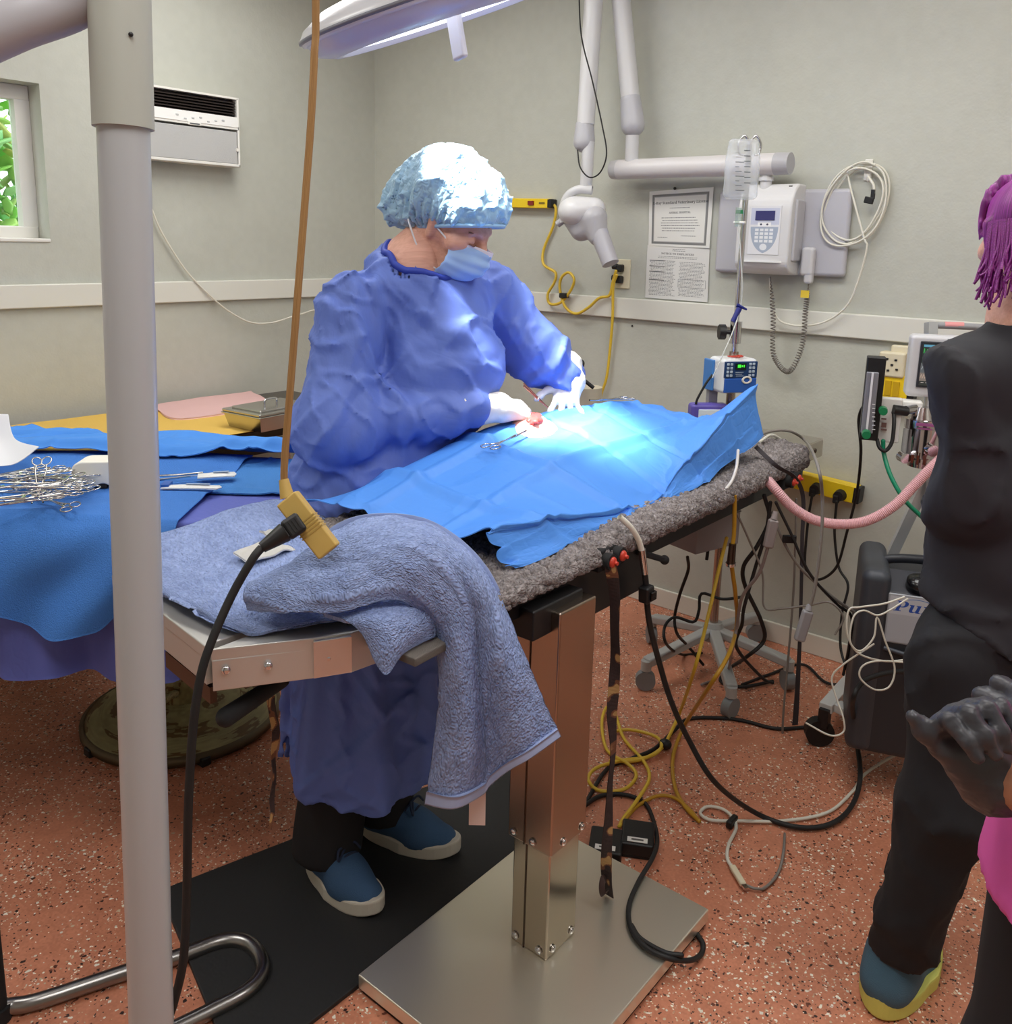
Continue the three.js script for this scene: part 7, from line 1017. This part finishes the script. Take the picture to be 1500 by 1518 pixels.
  wpart(G, 'hair', [sdfGeo((x, y, z) => { const h0 = hairF(x, y, z); if (h0 > 0.03) return h0; const q = V(x, y, z).sub(HO), a = Math.atan2(q.dot(rgt), q.dot(fwd)); const d = hairF(x, y, z) - 0.007 * Math.sin(a * 30 + 4 * noise(x * 12, y * 8, z * 12)) * sstep(0.1, -0.05, q.y) - 0.004 * noise(x * 60, y * 14, z * 60); return Math.max(d, -(head(x, y, z) - 0.001) * (q.dot(hf) > 0.04 ? 1 : -1e-3)); }, hl, hh, 0.0065, (x, y, z) => [Math.atan2((x - HO.x), (z - HO.z)) / 6.28, y]), ...strands], ha, 'magenta-purple bobbed hair');
  const up = M([70, 104, 124], 0.8, 0, { bumpMap: weaveTex, bumpScale: 0.0008 }), so = M([214, 214, 110], 0.55), la = M([60, 90, 110], 0.8);
  const heel = onY(1300, 1510, 0), dirT = V(-0.35, 0, -1).normalize(); 
  shoe(G, heel.clone().addScaledVector(fAx, 0.0), onY(1376, 1405, 0).addScaledVector(fAx, 0.05), up, so, la, 1.25);
  shoe(G, V(3.52, 0, 1.32), V(3.4, 0, 1.08), up, so, la, 1.05);
}
// --- the helper at the edge: pink top, black glove ---
{
  const G = thing('person', 'person in pink top and black trousers with black gloved hands clasped at the waist', 'person', at(1725, 1400, 0.96).setY(0));
  const o = at(1775, 1150, 0.97), px = o.x, pz = o.z, r = right0, f = fwd.clone().setY(0).normalize(), A = (a, y, b) => V(px + r.x * a + f.x * b, y, pz + r.z * a + f.z * b);
  const neck = A(0.27, 1.42, 0), shA = A(0.11, 1.37, 0.02), shB = A(0.43, 1.37, -0.02), pel = A(0, 0.9, 0), wr = at(1468, 1150, 0.95), elA = at(1680, 1200, 0.86), wrB = at(1600, 1085, 1.03), elB = at(1880, 1180, 1.0), HO = A(0.26, 1.58, 0.02);
  const hf = r.clone().multiplyScalar(-0.75).addScaledVector(f, 0.5).add(V(0, -0.3, 0)).normalize(), hu = V(0, 1, 0).addScaledVector(hf, -hf.y).normalize();
  const legs = [[-0.085, 0.05], [0.1, 0.04]].map(([a, b]) => [A(a, 0.86, b), A(a, 0.48, b), A(a, 0.09, b)]);
  const bodyF = blend(0.05, bone(HO, neck, 0.05, 0.056), bone(neck, A(0.25, 1.3, 0), 0.06, 0.07), bone(shA, shB, 0.05), bone(A(0.25, 1.3, 0), pel, 0.1, 0.12, [f, 1.25]), bone(shA, elA, 0.045, 0.04), bone(elA, wr, 0.042, 0.0275), bone(shB, elB, 0.045, 0.04), bone(elB, wrB, 0.04, 0.028), ...legs.flatMap(([a, b, c]) => [bone(a, b, 0.07, 0.05), bone(b, c, 0.048, 0.034)]));
  const [bl, bh] = boundsOf([shA, shB, elA, elB, wr, wrB, pel, legs[0][2], legs[1][2]], 0.12), [hl, hh] = boundsOf([HO], 0.16);
  const brown = M([176, 122, 96], 0.5);
  wpart(G, 'body', [sdfGeo(bodyF, bl, bh, 0.013), sdfGeo(headField(HO, hf, hu, 1), hl, hh, 0.007)], brown);
  const hairF = bone(HO.clone().add(V(0, 0.04, 0)).addScaledVector(hf, -0.02), HO.clone().add(V(0, 0.05, 0)).addScaledVector(hf, 0.01), 0.098, 0.088);
  wpart(G, 'hair', sdfGeo((x, y, z) => { const q = V(x, y, z).sub(HO); return Math.max(hairF(x, y, z) - 0.003 * noise(x * 40, y * 20, z * 40), q.dot(hf) * 0.9 - q.dot(hu) * 0.4 - 0.03); }, hl, hh, 0.008), M([46, 34, 28], 0.7));
  const top = blend(0.05, bone(shA, shB, 0.066), bone(A(0.26, 1.28, 0), A(0.1, 1.0, 0), 0.14, 0.15, [f, 1.12]), bone(A(0.0, 0.96, 0), A(-0.005, 0.76, 0), 0.176, 0.192, [f, 1.05]), bone(shA, shA.clone().lerp(elA, 0.6), 0.066, 0.062), bone(shB, shB.clone().lerp(elB, 0.6), 0.066, 0.062));
  const nh = bone(neck.clone().add(V(0, -0.01, 0)), neck.clone().add(V(0, 0.3, 0)), 0.064, 0.12);
  const tps = boundsOf([shA, shB, elA, elB, A(0, 0.78, 0)], 0.22);
  wpart(G, 'pink_top', sdfGeo((x, y, z) => Math.max(top(x, y, z) - 0.006 * (ridge(x * 8, y * 6, z * 8) - 0.3), -nh(x, y, z), 0.765 - y), [tps[0][0], 0.72, tps[0][2]], [tps[1][0], 1.46, tps[1][2]], 0.011), M([222, 92, 172], 0.8));
  const tr = blend(0.05, bone(A(0, 0.92, 0), A(0, 0.84, 0), 0.13, 0.13, [f, 1.2]), ...legs.flatMap(([a, b, c]) => [bone(a, b, 0.082, 0.08), bone(b, c, 0.08, 0.07)]));
  const tb = boundsOf([pel, legs[0][2], legs[1][2]], 0.2); wpart(G, 'trousers', sdfGeo((x, y, z) => Math.max(tr(x, y, z) - 0.005 * (ridge(x * 8, y * 6, z * 8) - 0.3), 0.07 - y, y - 0.93), [tb[0][0], 0.04, tb[0][2]], [tb[1][0], 0.96, tb[1][2]], 0.012), M([26, 26, 30], 0.85), 'black trousers');
  for (const [a, b] of [[-0.1, 0], [0.1, 0.04]]) shoe(G, A(a, 0, b - 0.06), A(a - 0.05, 0, b + 0.2), M([40, 40, 44], 0.7), M([210, 208, 200], 0.6), M([30, 30, 30], 0.7));
  const glove = M([62, 62, 68], 0.42, 0, { bumpMap: creaseTex, bumpScale: 0.0016 });
  const d = at(1418, 1035, 0.94).sub(wr).normalize(), n = fwd.clone().addScaledVector(rgt, -0.1); n.addScaledVector(d, -n.dot(d)).normalize(); const t = n.clone().cross(d).normalize(); if (t.dot(rgt) < 0) t.negate();
  const hF = handBones(wr, d, n, t.clone().negate(), [[1.0, 1.45, 0.5], [1.1, 1.5, 0.5], [1.15, 1.5, 0.5], [1.15, 1.45, 0.5]], [0.1, 0.03, -0.04, -0.1], 0.9, d.clone().multiplyScalar(1.05).addScaledVector(t, -0.45).addScaledVector(n, -0.05));
  const gF = blend(0.02, hF, bone(wr.clone().addScaledVector(d, -0.012), wr.clone().addScaledVector(d, 0.02), 0.0325, 0.03)), gb = boundsOf([wr, wr.clone().addScaledVector(d, 0.16)], 0.085);
  wpart(G, 'glove', sdfGeo((x, y, z) => gF(x, y, z) - 0.0022 * (ridge(x * 45, y * 45, z * 45) - 0.4), ...gb, 0.0032), glove);
  const d2 = at(1520, 1070, 1.02).sub(wrB).normalize(), n2 = n.clone().negate(); n2.addScaledVector(d2, -n2.dot(d2)).normalize(); const t2 = n2.clone().cross(d2).normalize();
  const gB = blend(0.02, handBones(wrB, d2, n2, t2, [[1.1, 1.3, 0.6], [1.1, 1.3, 0.6], [1.15, 1.3, 0.6], [1.2, 1.3, 0.6]], [0.1, 0.02, -0.04, -0.1], 1.0), bone(wrB.clone().addScaledVector(d2, -0.012), wrB.clone().addScaledVector(d2, 0.02), 0.0325, 0.03)), gc = boundsOf([wrB, wrB.clone().addScaledVector(d2, 0.16)], 0.08);
  wpart(G, 'glove', sdfGeo(gB, ...gc, 0.004), glove);
}

scene.traverse((o) => { if (o.isMesh) { o.castShadow = true; o.receiveShadow = true; } if (o.isLight) { o.castShadow = true; } });
renderer.render(scene, camera);
